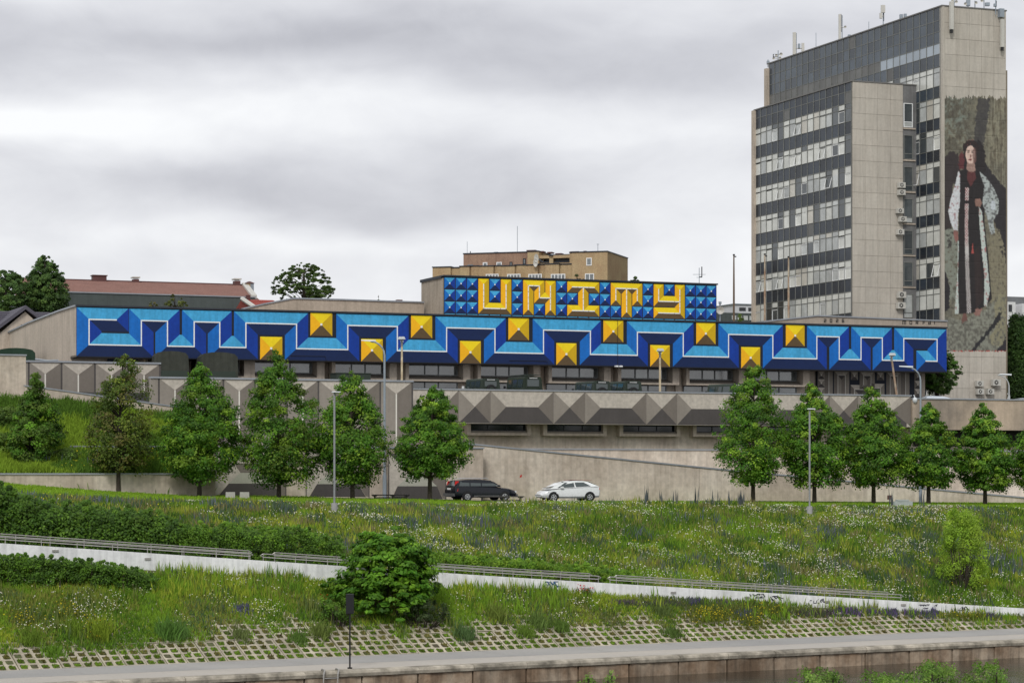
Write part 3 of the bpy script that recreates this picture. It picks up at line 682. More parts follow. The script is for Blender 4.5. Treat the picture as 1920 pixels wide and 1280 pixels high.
# grey painted wall under the right part of the band
aG0, aG1 = M_.A(1532, bI-.3), M_.A(1726, bI-.3); bg_ = bI-.3; zg1, zg0 = zBb-.02, DZ
gp = mbld.part('grey_mural_wall', MB().box(aG0, aG1, bg_, bg_+.6, zg0, zBb), BLK)
GL_ = [GR_L, GR_X, GR_D, GR_M, GR_W]; gx = lambda x: M_.A(x, bg_)
zc = lambda y: M_.Z(1620, y, bg_)
cu = (gx(1547)-gx(1532))/2-.02
for x in (1533+7, 1714+7):
    for y in (704.5, 719.5, 735): mbld.part('grey_pyramid', pyr(gx(x), zc(y), cu-.02, cu-.02, bg_-.004, .06), GL_, None, gp)
w1 = .40
def grib(p, caps=(True, True)): mbld.part('grey_ribbon', ribbon([(gx(x), zc(y)) for x, y in p], w1, w1, bg_-.004, .05, caps), GL_, None, gp)
grib([(1554, 699), (1554, 745)]); grib([(1571, 745), (1571, 704), (1585, 704), (1585, 745)])
grib([(1602, 745), (1602, 730), (1619, 730)]); grib([(1619, 722), (1619, 704), (1633, 704), (1633, 722)])
grib([(1640, 727), (1651, 727), (1651, 745)]); grib([(1669, 745), (1669, 704), (1683, 704), (1683, 745)]); grib([(1698, 699), (1698, 745)])
for x in (1602, 1651): mbld.part('grey_pyramid', pyr(gx(x), zc(705), cu-.02, cu-.02, bg_-.004, .06), GL_, None, gp)
# canopy soffit columns behind right end
mbld.part('column', MB().box(aB1-1.2, aB1-.8, bI, bI+.4, DZ, zBb), CONC)
# fascia with 2026 MORFAI behind the band
bf = dep(209.5); pts = [(M_.A(x, bf), M_.Z(x, y, bf)) for x, y in ((1432, 604), (1532, 593), (1776, 603))]
mbld.part('fascia', MB().prism([(pts[0][0], zBt-.5), (pts[0][0], pts[0][1])]+pts[1:]+[(pts[-1][0], zBt-.5)], bf, bf+12), CONCD if False else mat('fascia_render', (.36, .31, .26), .9, .1, .5, .1, 5, .15))
m = MB(); wall_cap(m, pts, bf-.1, bf+12.1, .12); mbld.part('fascia_capping', m, CAPM)
STR = {'2': [(0, 2, 1, 2), (1, 2, 1, 1), (1, 1, 0, 1), (0, 1, 0, 0), (0, 0, 1, 0)], '0': [(0, 0, 0, 2), (0, 2, 1, 2), (1, 2, 1, 0), (1, 0, 0, 0)], '6': [(1, 2, 0, 2), (0, 2, 0, 0), (0, 0, 1, 0), (1, 0, 1, 1), (1, 1, 0, 1)],
 'M': [(0, 0, 0, 2), (0, 2, 1.6, 2), (1.6, 2, 1.6, 0), (.8, 2, .8, 0)], 'O': [(0, 0, 0, 2), (0, 2, 1, 2), (1, 2, 1, 0), (1, 0, 0, 0)], 'R': [(0, 0, 0, 2), (0, 2, 1, 2), (1, 2, 1, 1), (1, 1, 0, 1), (.4, 1, 1, 0)],
 'F': [(0, 0, 0, 2), (0, 2, 1, 2), (0, 1, .8, 1)], 'A': [(0, 2, 1, 2), (1, 2, 1, 0), (0, 1, 1, 1), (0, 1, 0, 0), (0, 0, 1, 0)], 'I': [(.5, 0, .5, 2)]}
INK = mat('black_lettering', (.02, .018, .018), .7)
def letter(ch, x, y0, y1, wpx):
    a = M_.A(x, bf); q0, q1 = M_.Z(x, y1, bf), M_.Z(x, y0, bf); sx = (M_.A(x+wpx, bf)-a); sz = (q1-q0)/2; m = MB(); t = .038
    for i, (x0, y0_, x1, y1_) in enumerate(STR[ch]):
        p = Vector((a+x0*sx, 0, q0+y0_*sz)); r = Vector((a+x1*sx, 0, q0+y1_*sz)); d = (r-p).normalized(); n = Vector((-d.z, 0, d.x))*t; bb = bf-.006-.0015*i
        p -= d*t; r += d*t; m.poly([(p.x-n.x, bb, p.z-n.z), (r.x-n.x, bb, r.z-n.z), (r.x+n.x, bb, r.z+n.z), (p.x+n.x, bb, p.z+n.z)])
    mbld.part('letter', m, INK)
for ch, x in zip('2026', (1545.5, 1556.5, 1568, 1579)): letter(ch, x, 598.5, 604, 3.2)
for ch, x in zip('MORFAI', (1692.5, 1706, 1717.5, 1730.5, 1741, 1750.5)): letter(ch, x, 601.5, 607.5, 3.6)
# ---------------------------------------------------------------- roof box with the letters U N I T Y
bU = dep(211.5); aU0, aU1 = M_.A(832.5, bU), M_.A(1343.5, bU); zUt, zUb = z0(890-368, 211.5), z0(890-296.5, 211.5)-.0
zRow = z0(890-299.7, 211.5); ch_ = (zUt-.06-zRow)/3; cw = (aU1-aU0)/25
bx = MB().box(aU0, aU1, bU, bU+.12, zBt-.6, zUt); box_ = mbld.part('rooftop_box', MB().box(aU0, aU1, bU+.12, M_.B(790, aU0), zBt-.8, zUt-.12), mat('box_render', (.36, .31, .25), .9, .12, .6, .15, 5, .25, .3, 12))
mbld.part('lettering_board', bx, BLK)
bz = M_.B(790, aU0); m = MB(); wall_cap(m, [(aU0-.1, zUt-.0), (aU1+.1, zUt)], bU-.12, bU+.5, .12); m.box(aU0-.1, aU0+.3, bU+.5, bz+.1, zUt-.118, zUt+.12); mbld.part('box_capping', m, CAPD)
def cellc(i, j): return aU0+(i+.5)*cw, zUt-.06-(j+.5)*ch_
pw, ph = cw/2-.035, ch_/2-.035; bl_ = bU-.004
def bluecell(i, j): a, q = cellc(i, j); mbld.part('blue_pyramid', pyr(a, q, pw, ph, bl_, .055), BL)
def cellpiece(m, i, j, conn):
    a, q = cellc(i, j); dirs = {'U': (0, 1), 'D': (0, -1), 'L': (-1, 0), 'R': (1, 0)}; ci = {'U': 0, 'D': 1, 'L': 2, 'R': 3}
    for k, d in dirs.items():
        n = (-d[1], d[0]); ex = (pw, ph)
        if k not in conn: m.poly([(a, bl_, q), (a+(d[0]+n[0])*pw, bl_, q+(d[1]+n[1])*ph), (a+(d[0]-n[0])*pw, bl_, q+(d[1]-n[1])*ph)], ci[k])
        else:
            fx, fz = cw/2, ch_/2
            for sg in (1, -1):
                nn = (n[0]*sg, n[1]*sg); key = [kk for kk, v in dirs.items() if v == nn][0]
                m.poly([(a, bl_, q), (a+d[0]*fx, bl_, q+d[1]*fz), (a+d[0]*fx+nn[0]*pw, bl_, q+d[1]*fz+nn[1]*ph), (a+(d[0]+nn[0])*pw, bl_, q+(d[1]+nn[1])*ph)], ci[key])
            t = .045; bb = bl_-.003
            x0, x1 = sorted((a, a+d[0]*fx)); y0, y1 = sorted((q, q+d[1]*fz)); m.poly([(x0-t, bb, y0-t), (x1+t, bb, y0-t), (x1+t, bb, y1+t), (x0-t, bb, y1+t)], 4)
LET = {'U': {(0, 0): 'D', (0, 1): 'UD', (0, 2): 'UR', (1, 2): 'LR', (2, 2): 'LU', (2, 1): 'UD', (2, 0): 'D'},
 'N': {(0, 2): 'U', (0, 1): 'UD', (0, 0): 'DR', (1, 0): 'LD', (1, 1): 'UR', (2, 1): 'LUD', (2, 0): 'D', (2, 2): 'U'},
 'I': {(0, 0): 'R', (1, 0): 'LRD', (2, 0): 'L', (1, 1): 'UD', (1, 2): 'ULR', (0, 2): 'R', (2, 2): 'L'},
 'T': {(0, 1): 'U', (0, 0): 'DR', (1, 0): 'LRD', (2, 0): 'LD', (2, 1): 'U', (1, 1): 'UD', (1, 2): 'U'},
 'Y': {(0, 0): 'D', (0, 1): 'UR', (1, 1): 'LR', (2, 1): 'LUD', (2, 0): 'D', (2, 2): 'UL', (1, 2): 'LR', (0, 2): 'R'}}
col = 0
for seg in (3, 'U', 1, 'N', 1, 'I', 1, 'T', 1, 'Y', 3):
    if isinstance(seg, int):
        for i in range(seg):
            for j in range(3): bluecell(col+i, j)
        col += seg
    else:
        m = MB()
        for i in range(3):
            for j in range(3):
                if (i, j) in LET[seg]: cellpiece(m, col+i, j, LET[seg][(i, j)])
                else: bluecell(col+i, j)
        mbld.part('letter', m, YL, 'yellow letter '+seg+' painted as a ridged ribbon'); col += 3
m = MB()
for i in range(25):
    a, q = cellc(i, 3); t = zRow-.03; m.poly([(a-pw, bl_, t), (a+pw, bl_, t), (a+pw*.62, bl_, t-.22), (a-pw*.62, bl_, t-.22)][::-1], 0)
mbld.part('painted_strip', m, BL)
# raised roof wall behind the left half
br = dep(216); pts = [(M_.A(x, br), M_.Z(x, y, br)) for x, y in ((455, 580), (495, 571), (550, 560.5), (645, 563), (795, 568))]
mbld.part('roof_parapet', MB().prism([(pts[0][0], zBt-1)]+pts+[(pts[-1][0], zBt-1)], br, br+.4), mat('roof_render', (.40, .335, .27), .9, .12, .5, .12, 5, .2))
m = MB(); wall_cap(m, pts, br-.1, br+.5, .12); mbld.part('parapet_capping', m, CAPM)
# ================================================================ TOWER
X_, Y_ = 807/F*245, 245.; aT, bT_ = M_.AB(X_, Y_)
aTr = M_.A(1886, bT_); bTb = M_.B(1440, aT); TB = 4.6
zT = (HY-12)*245/F
kX, kY = 758/F*249.6, 249.6; _, bK = M_.AB(kX, kY); aK = M_.A(1598, bK); bKb = M_.B(1415, aK); aKr = M_.A(1693, bK); zK = M_.Z(1598, 153, bK)
tw = Site('tower', 'tall beige office tower with a woman painted on its end wall', 'building', (aT, bT_, TB))
TIL = mat('facade_slab', (.475, .44, .385), .85, .06, .3, .08, 4, .16, .15, 12, tint=.035, col2=(.34, .30, .25), patch=.25, pscale=.5)
CAPR = mat('roof_edge_metal', (.16, .155, .15), .6)
TCO = mat('tower_core', (.20, .17, .13), .9, .1)
tw.part('core', MB().box(aT+.25, aTr, bT_+.06, bTb, TB, zT-.05), TCO)
tw.part('core', MB().box(aTr-.5, aTr+.22, bT_+.06, bTb, TB, (HY-132)*M_.W(aTr, bT_, 0).y/F), TCO)
tw.part('roof_edge', MB().box(aT-.1, aTr+.1, bT_-.06, bTb+.1, zT+.002, zT+.13), CAPR)
tw.part('corner_strip', MB().box(aT-.02, aT+.23, bT_-.04, bT_+.5, TB, zT), TIL)
def tiles(site, a0, a1, b, zt, zb, nx, hh, skip=None, name='facade_slab'):
    w_ = (a1-a0)/nx; me = MB().box(.012, w_-.012, 0, .06, .012, hh-.012).mesh(name, TIL); z = zt-hh
    cnt = 0
    while z > zb:
        for i in range(nx):
            if skip and skip(a0+w_*(i+.5), z+hh/2): continue
            site.inst(name, me, a0+i*w_, b, z); cnt += 1
        z -= hh
    return cnt
mTop, mBot = (HY-182)*245/F, (HY-662)*245/F
print('tiles', tiles(tw, aT+.25, aTr+.02, bT_, zT, TB+2, 5, 1.587, lambda a, z: mBot+.9 < z < mTop-.9))
# left facade of the tower
FP = 3.174; tb0 = bT_+.35; nb = 28; bw = (bTb-tb0-.3)/nb
PND = mat('spandrel_panel', (.024, .032, .044), .25, .2, .6, .1, 3, spec=.35, tint=.4)
PNT = mat('upper_glass_panel', (.040, .054, .070), .2, .25, .5, .1, 3, spec=.6, tint=.35)
PNG = mat('grey_spandrel_panel', (.11, .11, .105), .4, .15, .8, .1, 3, spec=.5, tint=.25)
PNB = mat('blue_grey_panel', (.34, .39, .44), .3, .1, spec=.5, tint=.1)
CUR = [mat('pane_pale_curtain', (.60, .61, .57), .25, .15, 1.2, .05, spec=.7, tint=.12), mat('pane_grey_curtain', (.44, .46, .45), .22, .2, 1.2, spec=.7, tint=.2), mat('pane_dark', (.055, .065, .07), .12, .25, 1, spec=.8, tint=.3), mat('pane_warm_curtain', (.52, .50, .44), .25, .15, 1.2, spec=.7, tint=.12)]
MUL = mat('mullion', (.17, .175, .165), .5, .1)
MUW = mat('white_sash', (.78, .79, .79), .5, .05)
def side_panel(h, m_, name): 
    k = MB().box(0, .05, .04, bw-.04, .03, h-.03, 0); k.box(-.05, .02, -.035, .035, 0, h, 1); k.box(-.03, .02, .035, bw-.035, -.03, .03, 1); return k.mesh(name, [m_, MUL])
def side_window(h, kind):
    k = MB(); fw = .05; sash = .62 if kind in (1, 3) else .72
    k.box(-.06, .03, -.035, .035, 0, h, 1); k.box(-.03, .03, .035, bw-.035, 0, fw, 0); k.box(-.03, .03, .035, bw-.035, h-fw, h, 0)
    if kind != 2: k.box(-.035, .03, .035, bw-.035, h*sash-.03, h*sash+.03, 0)
    if kind in (1,):
        k.box(-.045, .0, .05, .10, fw, h*sash, 2); k.box(-.045, .0, bw-.10, bw-.05, fw, h*sash, 2); k.box(-.045, 0, .10, bw-.10, fw, fw+.05, 2); k.box(-.045, 0, .10, bw-.10, h*sash-.07, h*sash-.02, 2)
    if kind == 3:  # tilted open sash
        k.hexa([(-.35, .05, h*.02), (-.30, .05, h*.02), (-.30, .10, h*.02), (-.35, .10, h*.02), (-.04, .05, h*sash), (0, .05, h*sash), (0, .10, h*sash), (-.04, .10, h*sash)], 2)
        k.hexa([(-.35, bw-.1, h*.02), (-.30, bw-.1, h*.02), (-.30, bw-.05, h*.02), (-.35, bw-.05, h*.02), (-.04, bw-.1, h*sash), (0, bw-.1, h*sash), (0, bw-.05, h*sash), (-.04, bw-.05, h*sash)], 2)
        k.box(-.36, -.30, .05, bw-.05, h*.02, h*.02+.06, 2)
    return k.mesh('window', [MUL, MUL, MUW]), sash
def pane_mesh(h, lo_, hi_, m_): return MB().box(0, .02, .04, bw-.04, h*lo_+.04, h*hi_-.02).mesh('pane', m_)
def side_facade(site, a, b0, n, ztop, rows, seed):
    r = random.Random(seed); cache = {}
    def get(key, fn):
        if key not in cache: cache[key] = fn()
        return cache[key]
    z = ztop
    for kind, h, lo_i, hi_i in rows:
        z -= h
        for i in range(lo_i, min(hi_i, n)):
            b = b0+i*bw
            if kind == 'w':
                u = r.random(); wk = 0 if u < .62 else 1 if u < .82 else 2 if u < .93 else 3
                me, sash = get(('w', round(h, 2), wk), lambda: side_window(h, wk))
                o = site.inst('window', me, a, b, z)
                c = r.random(); m1 = CUR[0] if c < .62 else CUR[3] if c < .74 else CUR[1] if c < .92 else CUR[2]
                link('pane', get(('p', round(h, 2), m1.name, 1), lambda: pane_mesh(h, sash, 1, m1)), o)
                m2 = m1 if r.random() < .6 else r.choice(CUR[:3])
                link('pane', get(('p', round(h, 2), m2.name, 0), lambda: pane_mesh(h, 0, sash, m2)), o)
            else:
                m_ = (PNT if ztop > zK+4 else PND) if kind == 'd' else PNB if i < 9 else PNG
                if kind == 'd' and r.random() < .02: m_ = PNG
                site.inst('spandrel_panel', get((kind, round(h, 2), m_.name), lambda: side_panel(h, m_, 'spandrel_panel')), a, b, z)
            # only what the block in front leaves in view
ph_ = lambda px: px*245/F
rowsT = [('d', ph_(24.6), 0, 28), ('d', ph_(21.1), 0, 28), ('d', ph_(21.9), 0, 28), ('x', ph_(20.2), 0, 28), ('d', ph_(23.9), 0, 16), ('w', ph_(36.6), 0, 9), ('d', ph_(21), 0, 6)]
# blue-grey and grey panels share one row
rt = []; z = zT
side_facade(tw, aT, tb0, nb, zT, rowsT, 1)
z1_ = zT-ph_(24.6+21.1+21.9)
z2_ = z1_-ph_(20.2+23.9+36.6+21); rows = []
for k in range(10): rows += [('w', FP*.65, 0, 5), ('d', FP*.35, 0, 5)]
side_facade(tw, aT, tb0, nb, z2_, rows, 3)
tw.part('facade_backing', MB().box(aT+.08, aT+.25, bT_+.3, bTb, TB, zT-.05), TCO)
tw.part('facade_edge', MB().box(aT-.35, aT+.3, bTb-.3, bTb+.3, TB, zT-.5), CONC)
# lower block
bk = Site('tower_block', 'lower nine storey office block joined to the left side of the tower', 'building', (aK, bK, TB))
bk.part('core', MB().box(aK+.25, aT-.0, bK+.06, bKb, TB, zK-.05), TCO)
bk.part('roof_edge', MB().box(aK-.1, aT+.0, bK-.06, bKb+.1, zK+.002, zK+.12), CAPR)
print('tiles', tiles(bk, aK+.02, aKr, bK, zK, TB+3, 4, FP/2))
nk = 16; bw_s = bw; bw = (bKb-bK-.3)/nk
rows = [('d', ph_(17), 0, 16), ('d', ph_(21.5), 0, 16)]
for k in range(7): rows += [('w', FP*.60, 0, 16), ('d', FP*.40, 0, 16)]
rows = rows[:-2]+[('w', FP*.68, 0, 16), ('d', FP*.3, 0, 16), ('w', FP*.6, 0, 16)]
side_facade(bk, aK, bK+.15, nk, zK, rows, 5)
bk.part('facade_backing', MB().box(aK+.08, aK+.25, bK+.1, bKb, TB, zK-.05), TCO)
bk.part('facade_edge', MB().box(aK-.3, aK+.3, bKb-.3, bKb+.2, TB, zK-.02), CONC)
# stair windows column at the right of the block front
a0, a1 = aKr+.02, M_.A(1716, bK)
bk.part('grey_panel', MB().box(a0, aT, bK+.02, bK+.06, TB, zK-.0), mat('grey_render', (.17, .17, .17), .8, .15, .8, .1, 5, .2))
for k in range(10):
    yt = 195+k*59.4; zt = (HY-yt)*249.6/F; zb = (HY-(yt+45))*249.6/F
    if zb < TB+1: break
    m = MB(); aw1 = M_.A(1711, bK); fw = .07
    fm = MUW if k == 0 else MUL
    m.box(a0+.05, aw1, bK-.06, bK+.018, zb, zb+fw); m.box(a0+.05, aw1, bK-.06, bK+.018, zt-fw, zt); m.box(a0+.05, a0+.05+fw, bK-.06, bK+.018, zb+fw, zt-fw); m.box(aw1-fw, aw1, bK-.06, bK+.018, zb+fw, zt-fw); m.box(a0+.05+fw, aw1-fw, bK-.05, bK+.018, zb+.5, zb+.5+fw)
    w_ = bk.part('stair_window', m, fm)
    bk.part('pane', MB().box(a0+.12, aw1-.07, bK-.01, bK+.012, zb+.57, zt-fw), CUR[2] if k not in (6,) else CUR[1], None, w_)
    bk.part('pane', MB().box(a0+.12, aw1-.07, bK-.01, bK+.012, zb+.07, zb+.5), CUR[2] if k % 3 else CUR[1], None, w_)
    bk.part('ledge', MB().box(a0, a1, bK-.10, bK+.018, zb-.20, zb-.06), CONC)
bw = bw_s
# ---------------------------------------------------------------- the painted woman on the tower's end wall (flat painting, colours only)
mx0, mx1, my0, my1 = 1768.5, 1886.5, 178, 664
PW_, PH_ = 160, 486
gx_, gy_ = np.meshgrid(np.linspace(mx0, mx1, PW_), np.linspace(my0, my1, PH_))
def lin(r, g, b): return np.array([((c/255)/12.92 if c < 10 else ((c/255+.055)/1.055)**2.4) for c in (r, g, b)])
wx_ = gx_+(fbm(gx_*.25, gy_*.25, 3)-.5)*7; wy_ = gy_+(fbm(gx_*.25, gy_*.2, 9)-.5)*9
sx_ = gx_+(fbm(gx_*.4, gy_*.4, 13)-.5)*2; sy_ = gy_+(fbm(gx_*.4, gy_*.3, 19)-.5)*2.5
im = np.zeros((PH_, PW_, 3))+lin(126, 122, 98)
n_a = fbm(gx_*.09, gy_*.06, 31); n_b = fbm(gx_*.3, gy_*.22, 37); n_c = fbm(gx_*.55, gy_*.045, 41); n_d = fbm(gx_*.05, gy_*.035, 51)
def blend(c, mk): 
    global im
    im = im*(1-mk[..., None])+np.asarray(c)*mk[..., None]
def sm(a, lo, hi): return np.clip((a-lo)/(hi-lo), 0, 1)
blend(lin(104, 102, 86), sm(n_a, .35, .65)); blend(lin(142, 134, 104), sm(n_d, .45, .70)*.6)
blend(lin(118, 134, 122), sm(n_b, .46, .72)*sm(300-gy_, 0, 60)*sm(1822-gx_, 0, 20)*.8); blend(lin(78, 70, 58), sm(n_b, .52, .28)*.7); blend(lin(74, 66, 54), sm(n_a, .55, .40)*sm(1832-gx_, 0, 20)*sm(330-gy_, 0, 60)*.7)
blend(lin(156, 150, 122), sm(n_c, .48, .72)*sm(gx_, 1845, 1860)*.6); blend(lin(92, 78, 58), sm(n_c, .52, .34)*sm(gx_, 1845, 1860)*.6)
def pin(pts, X=None, Y=None):
    X = sx_ if X is None else X; Y = sy_ if Y is None else Y; ins = np.zeros(X.shape, bool); n = len(pts)
    for i in range(n):
        (x0, y0), (x1, y1) = pts[i], pts[(i+1) % n]
        if y0 == y1: continue
        c = ((y0 > Y) != (y1 > Y)) & (X < (x1-x0)*(Y-y0)/(y1-y0)+x0); ins ^= c
    return ins.astype(float)
rough = lambda p: pin(p, wx_, wy_)
blend(lin(58, 56, 62)*.9, .85*rough([(1834, 184), (1856, 184), (1853, 225), (1846, 262), (1836, 300), (1826, 270), (1829, 225)]))
blend(lin(52, 42, 44), rough([(1766, 300), (1782, 282), (1797, 290), (1800, 330), (1786, 350), (1783, 410), (1788, 455), (1776, 470), (1766, 410)]))
blend(lin(42, 38, 44), rough([(1836, 300), (1852, 312), (1866, 330), (1890, 360), (1890, 500), (1876, 480), (1870, 430), (1862, 410), (1842, 380)]))
blend(lin(128, 134, 118), rough([(1768, 430), (1792, 430), (1798, 470), (1794, 560), (1780, 560), (1772, 520)])*sm(n_b, .3, .5))
blend(lin(34, 30, 38), rough([(1764, 480), (1771, 500), (1781, 545), (1780, 580), (1764, 590)]))
blend(lin(134, 126, 96), rough([(1856, 440), (1872, 425), (1884, 470), (1890, 560), (1862, 590), (1850, 540)])*sm(n_b, .3, .5))
rock = [(1764, 592), (1800, 600), (1846, 580), (1868, 560), (1890, 545), (1890, 668), (1764, 668)]
blend(lin(122, 122, 106), rough(rock)*.95); blend(lin(146, 150, 132), rough(rock)*sm(n_b, .46, .68)*.6); blend(lin(92, 90, 80), rough(rock)*sm(n_b, .50, .32)*.7)
blend(lin(142, 136, 100), rough([(1862, 560), (1890, 545), (1890, 640), (1868, 650), (1852, 640), (1868, 610)])*sm(n_b, .35, .5))
blend(lin(34, 34, 40), rough([(1880, 585), (1875, 600), (1858, 622), (1845, 636), (1824, 664), (1815, 664), (1840, 632), (1862, 606), (1874, 585)]))
blend(lin(40, 34, 44), rough([(1890, 625), (1882, 640), (1870, 655), (1868, 664), (1890, 664)]))
# figure
blend(lin(34, 28, 32), rough([(1806, 270), (1836, 262), (1848, 285), (1848, 318), (1838, 335), (1806, 330)]))
blend(lin(100, 32, 40), rough([(1799, 288), (1804, 284), (1808, 296), (1808, 318), (1797, 316)])); blend(lin(120, 40, 50), rough([(1809, 270), (1813, 264), (1820, 261), (1825, 264), (1819, 269), (1811, 277)])*sm(fbm(gx_*.6, gy_*.6, 66), .36, .46))
blend(lin(30, 25, 30), pin([(1796, 322), (1812, 316), (1842, 322), (1846, 360), (1846, 420), (1853, 480), (1860, 560), (1850, 572), (1836, 582), (1820, 588), (1797, 588), (1796, 500), (1798, 400)]))
blend(lin(52, 34, 34), pin([(1826, 470), (1836, 460), (1844, 560), (1830, 580), (1828, 520)])*.7)
ell = lambda cx, cy, rx, ry: (((sx_-cx)/rx)**2+((sy_-cy)/ry)**2 < 1).astype(float)
blend(lin(168, 128, 112), pin([(1814, 300), (1827, 300), (1829, 320), (1821, 325), (1812, 318)]))
blend(lin(226, 188, 168), ell(1819.5, 290, 8.8, 17)); blend(lin(120, 78, 70), ell(1827, 292, 3.6, 15)*.8)
blend(lin(60, 36, 34), ell(1815.5, 286, 2.3, 1.5)); blend(lin(60, 36, 34), ell(1823.5, 286, 2.2, 1.4)); blend(lin(70, 44, 40), ell(1815.3, 282.6, 3, .8)); blend(lin(70, 44, 40), ell(1824, 282.4, 2.8, .8))
blend(lin(150, 96, 84), ell(1820, 293, 1.6, 3)); blend(lin(128, 34, 40), ell(1819, 299.5, 3.3, 1.7)); blend(lin(44, 26, 28), pin([(1809, 283), (1812, 272), (1820, 269), (1829, 273), (1832, 290), (1836, 275), (1828, 264), (1812, 264), (1806, 275)]))
blend(lin(108, 40, 42), pin([(1814, 322), (1828, 322), (1830, 334), (1820, 350), (1813, 336)])*.8)
wcl = lin(208, 212, 216)
lsl = [(1797, 320), (1792, 342), (1784, 368), (1778, 396), (1781, 412), (1788, 432), (1796, 432), (1796, 405), (1800, 380), (1800, 326)]
blend(wcl, pin(lsl)); blend(lin(160, 62, 70), pin(lsl)*sm(fbm(gx_*.33, gy_*.28, 61), .58, .70)*.8)
rsl = [(1836, 322), (1850, 333), (1864, 354), (1873, 376), (1872, 398), (1862, 414), (1866, 436), (1858, 440), (1850, 405), (1842, 380), (1846, 350)]
blend(lin(172, 182, 180), pin(rsl)); blend(lin(70, 66, 70), pin(rsl)*sm(fbm(gx_*.3, gy_*.3, 71), .5, .6)*.8); blend(lin(200, 210, 220), ell(1862, 385, 5, 9)*.8)
for pts in ([(1796, 452), (1798, 452), (1796, 520), (1798, 588), (1790, 588), (1792, 560), (1796, 500)], [(1835, 388), (1841, 396), (1846, 440), (1852, 500), (1856, 545), (1850, 574), (1845, 574), (1846, 520), (1838, 440)]):
    blend(lin(190, 204, 196), pin(pts)); blend(lin(172, 52, 60), pin(pts)*sm(fbm(gx_*.4, gy_*.25, 81), .6, .66)*.8)
strp = [(1810, 352), (1817, 352), (1815, 420), (1817, 500), (1821, 587), (1813, 587), (1810, 500), (1809, 420)]
blend(lin(200, 196, 192), pin(strp)); blend(lin(160, 40, 50), pin(strp)*(np.sin(gy_*1.1)*np.cos(gx_*1.6) > .05)*sm(470-gy_, 0, 20)); blend(lin(110, 90, 90), pin(strp)*(np.sin(gy_*1.3)*np.cos(gx_*1.6) > 0)*sm(gy_, 470, 490))
blend(lin(30, 25, 30), pin([(1806, 376), (1822, 376), (1822, 382), (1806, 382)]))
blend(lin(150, 105, 88), pin([(1828, 374), (1838, 372), (1841, 380), (1838, 388), (1829, 386)])); blend(lin(150, 88, 78), pin([(1788, 433), (1796, 434), (1797, 448), (1793, 456), (1789, 446)]))
blend(lin(190, 56, 40), pin([(1824, 455), (1826, 475), (1821, 475)])); blend(lin(120, 74, 62), rough([(1806, 588), (1814, 588), (1813, 600), (1806, 606), (1803, 602)])); blend(lin(150, 100, 86), rough([(1826, 584), (1834, 577), (1842, 580), (1838, 590), (1828, 594)]))
gm_ = im.mean(2, keepdims=True); im = (im*.72+gm_*.28)*.88+lin(112, 110, 108)*.12
_p = np.pad(im, ((1, 1), (1, 1), (0, 0)), mode='edge'); im = (_p[1:-1, 1:-1]*4+_p[:-2, 1:-1]*2+_p[2:, 1:-1]*2+_p[1:-1, :-2]*2+_p[1:-1, 2:]*2)/12
im *= (1+(n_b-.5)*.25)[..., None]*(1+(fbm(gx_*1.2, gy_*.3, 91)-.5)*.22)[..., None]
bot = sm(gy_, 656, 658)*sm(664-gy_, 1, 2)*(fbm(gx_*.7, gy_*.5, 97) > .5); blend(lin(185, 60, 55), bot)
# ragged top and bottom edges: cells outside are not built
keep = (gy_ > 183+(fbm(gx_*.5, gx_*0, 5)-.5)*16+(np.abs(np.sin(gx_*2.1)) > .9)*-4) & (gy_ < 659+(fbm(gx_*.6, gx_*0, 8)-.5)*5)
bm = bT_-.005; Vv = np.zeros((PH_, PW_, 3)); 
ax_ = np.array([M_.A(x, bm) for x in np.linspace(mx0, mx1, PW_)])
zy_ = (HY-gy_)*(ax_[None, :]*M_.s+bm*M_.c)/F
hh = 1.587; tw5 = (aTr+.02-aT-.25)/5
jz = np.abs(((zT-zy_)/hh) % 1-.0); jz = np.minimum(jz, 1-jz)*hh; ja = np.abs(((ax_[None, :]-aT-.25)/tw5) % 1); ja = np.minimum(ja, 1-ja)*tw5
groove = ((jz < .045) | (ja < .04))*.02*((zy_ > mBot+1.9) & (zy_ < mTop-1.9))
Vv[..., 0] = ax_[None, :]-aT; Vv[..., 1] = bm-bT_+groove; Vv[..., 2] = zy_-TB
kk = np.arange(PH_*PW_).reshape(PH_, PW_); Fm = np.stack([kk[:-1, :-1], kk[1:, :-1], kk[1:, 1:], kk[:-1, 1:]], -1)
sel = keep[:-1, :-1] & keep[1:, 1:]
ART = mat('wall_painting', (1, 1, 1), .85, .04, .6, .10, 7, .08, attr='Col')
link('wall_painting', np_mesh('wall_painting', Vv.reshape(-1, 3), Fm[sel], im.reshape(-1, 3), ART), tw.root)['label'] = 'faded painting of a woman in embroidered folk dress standing on a rock'
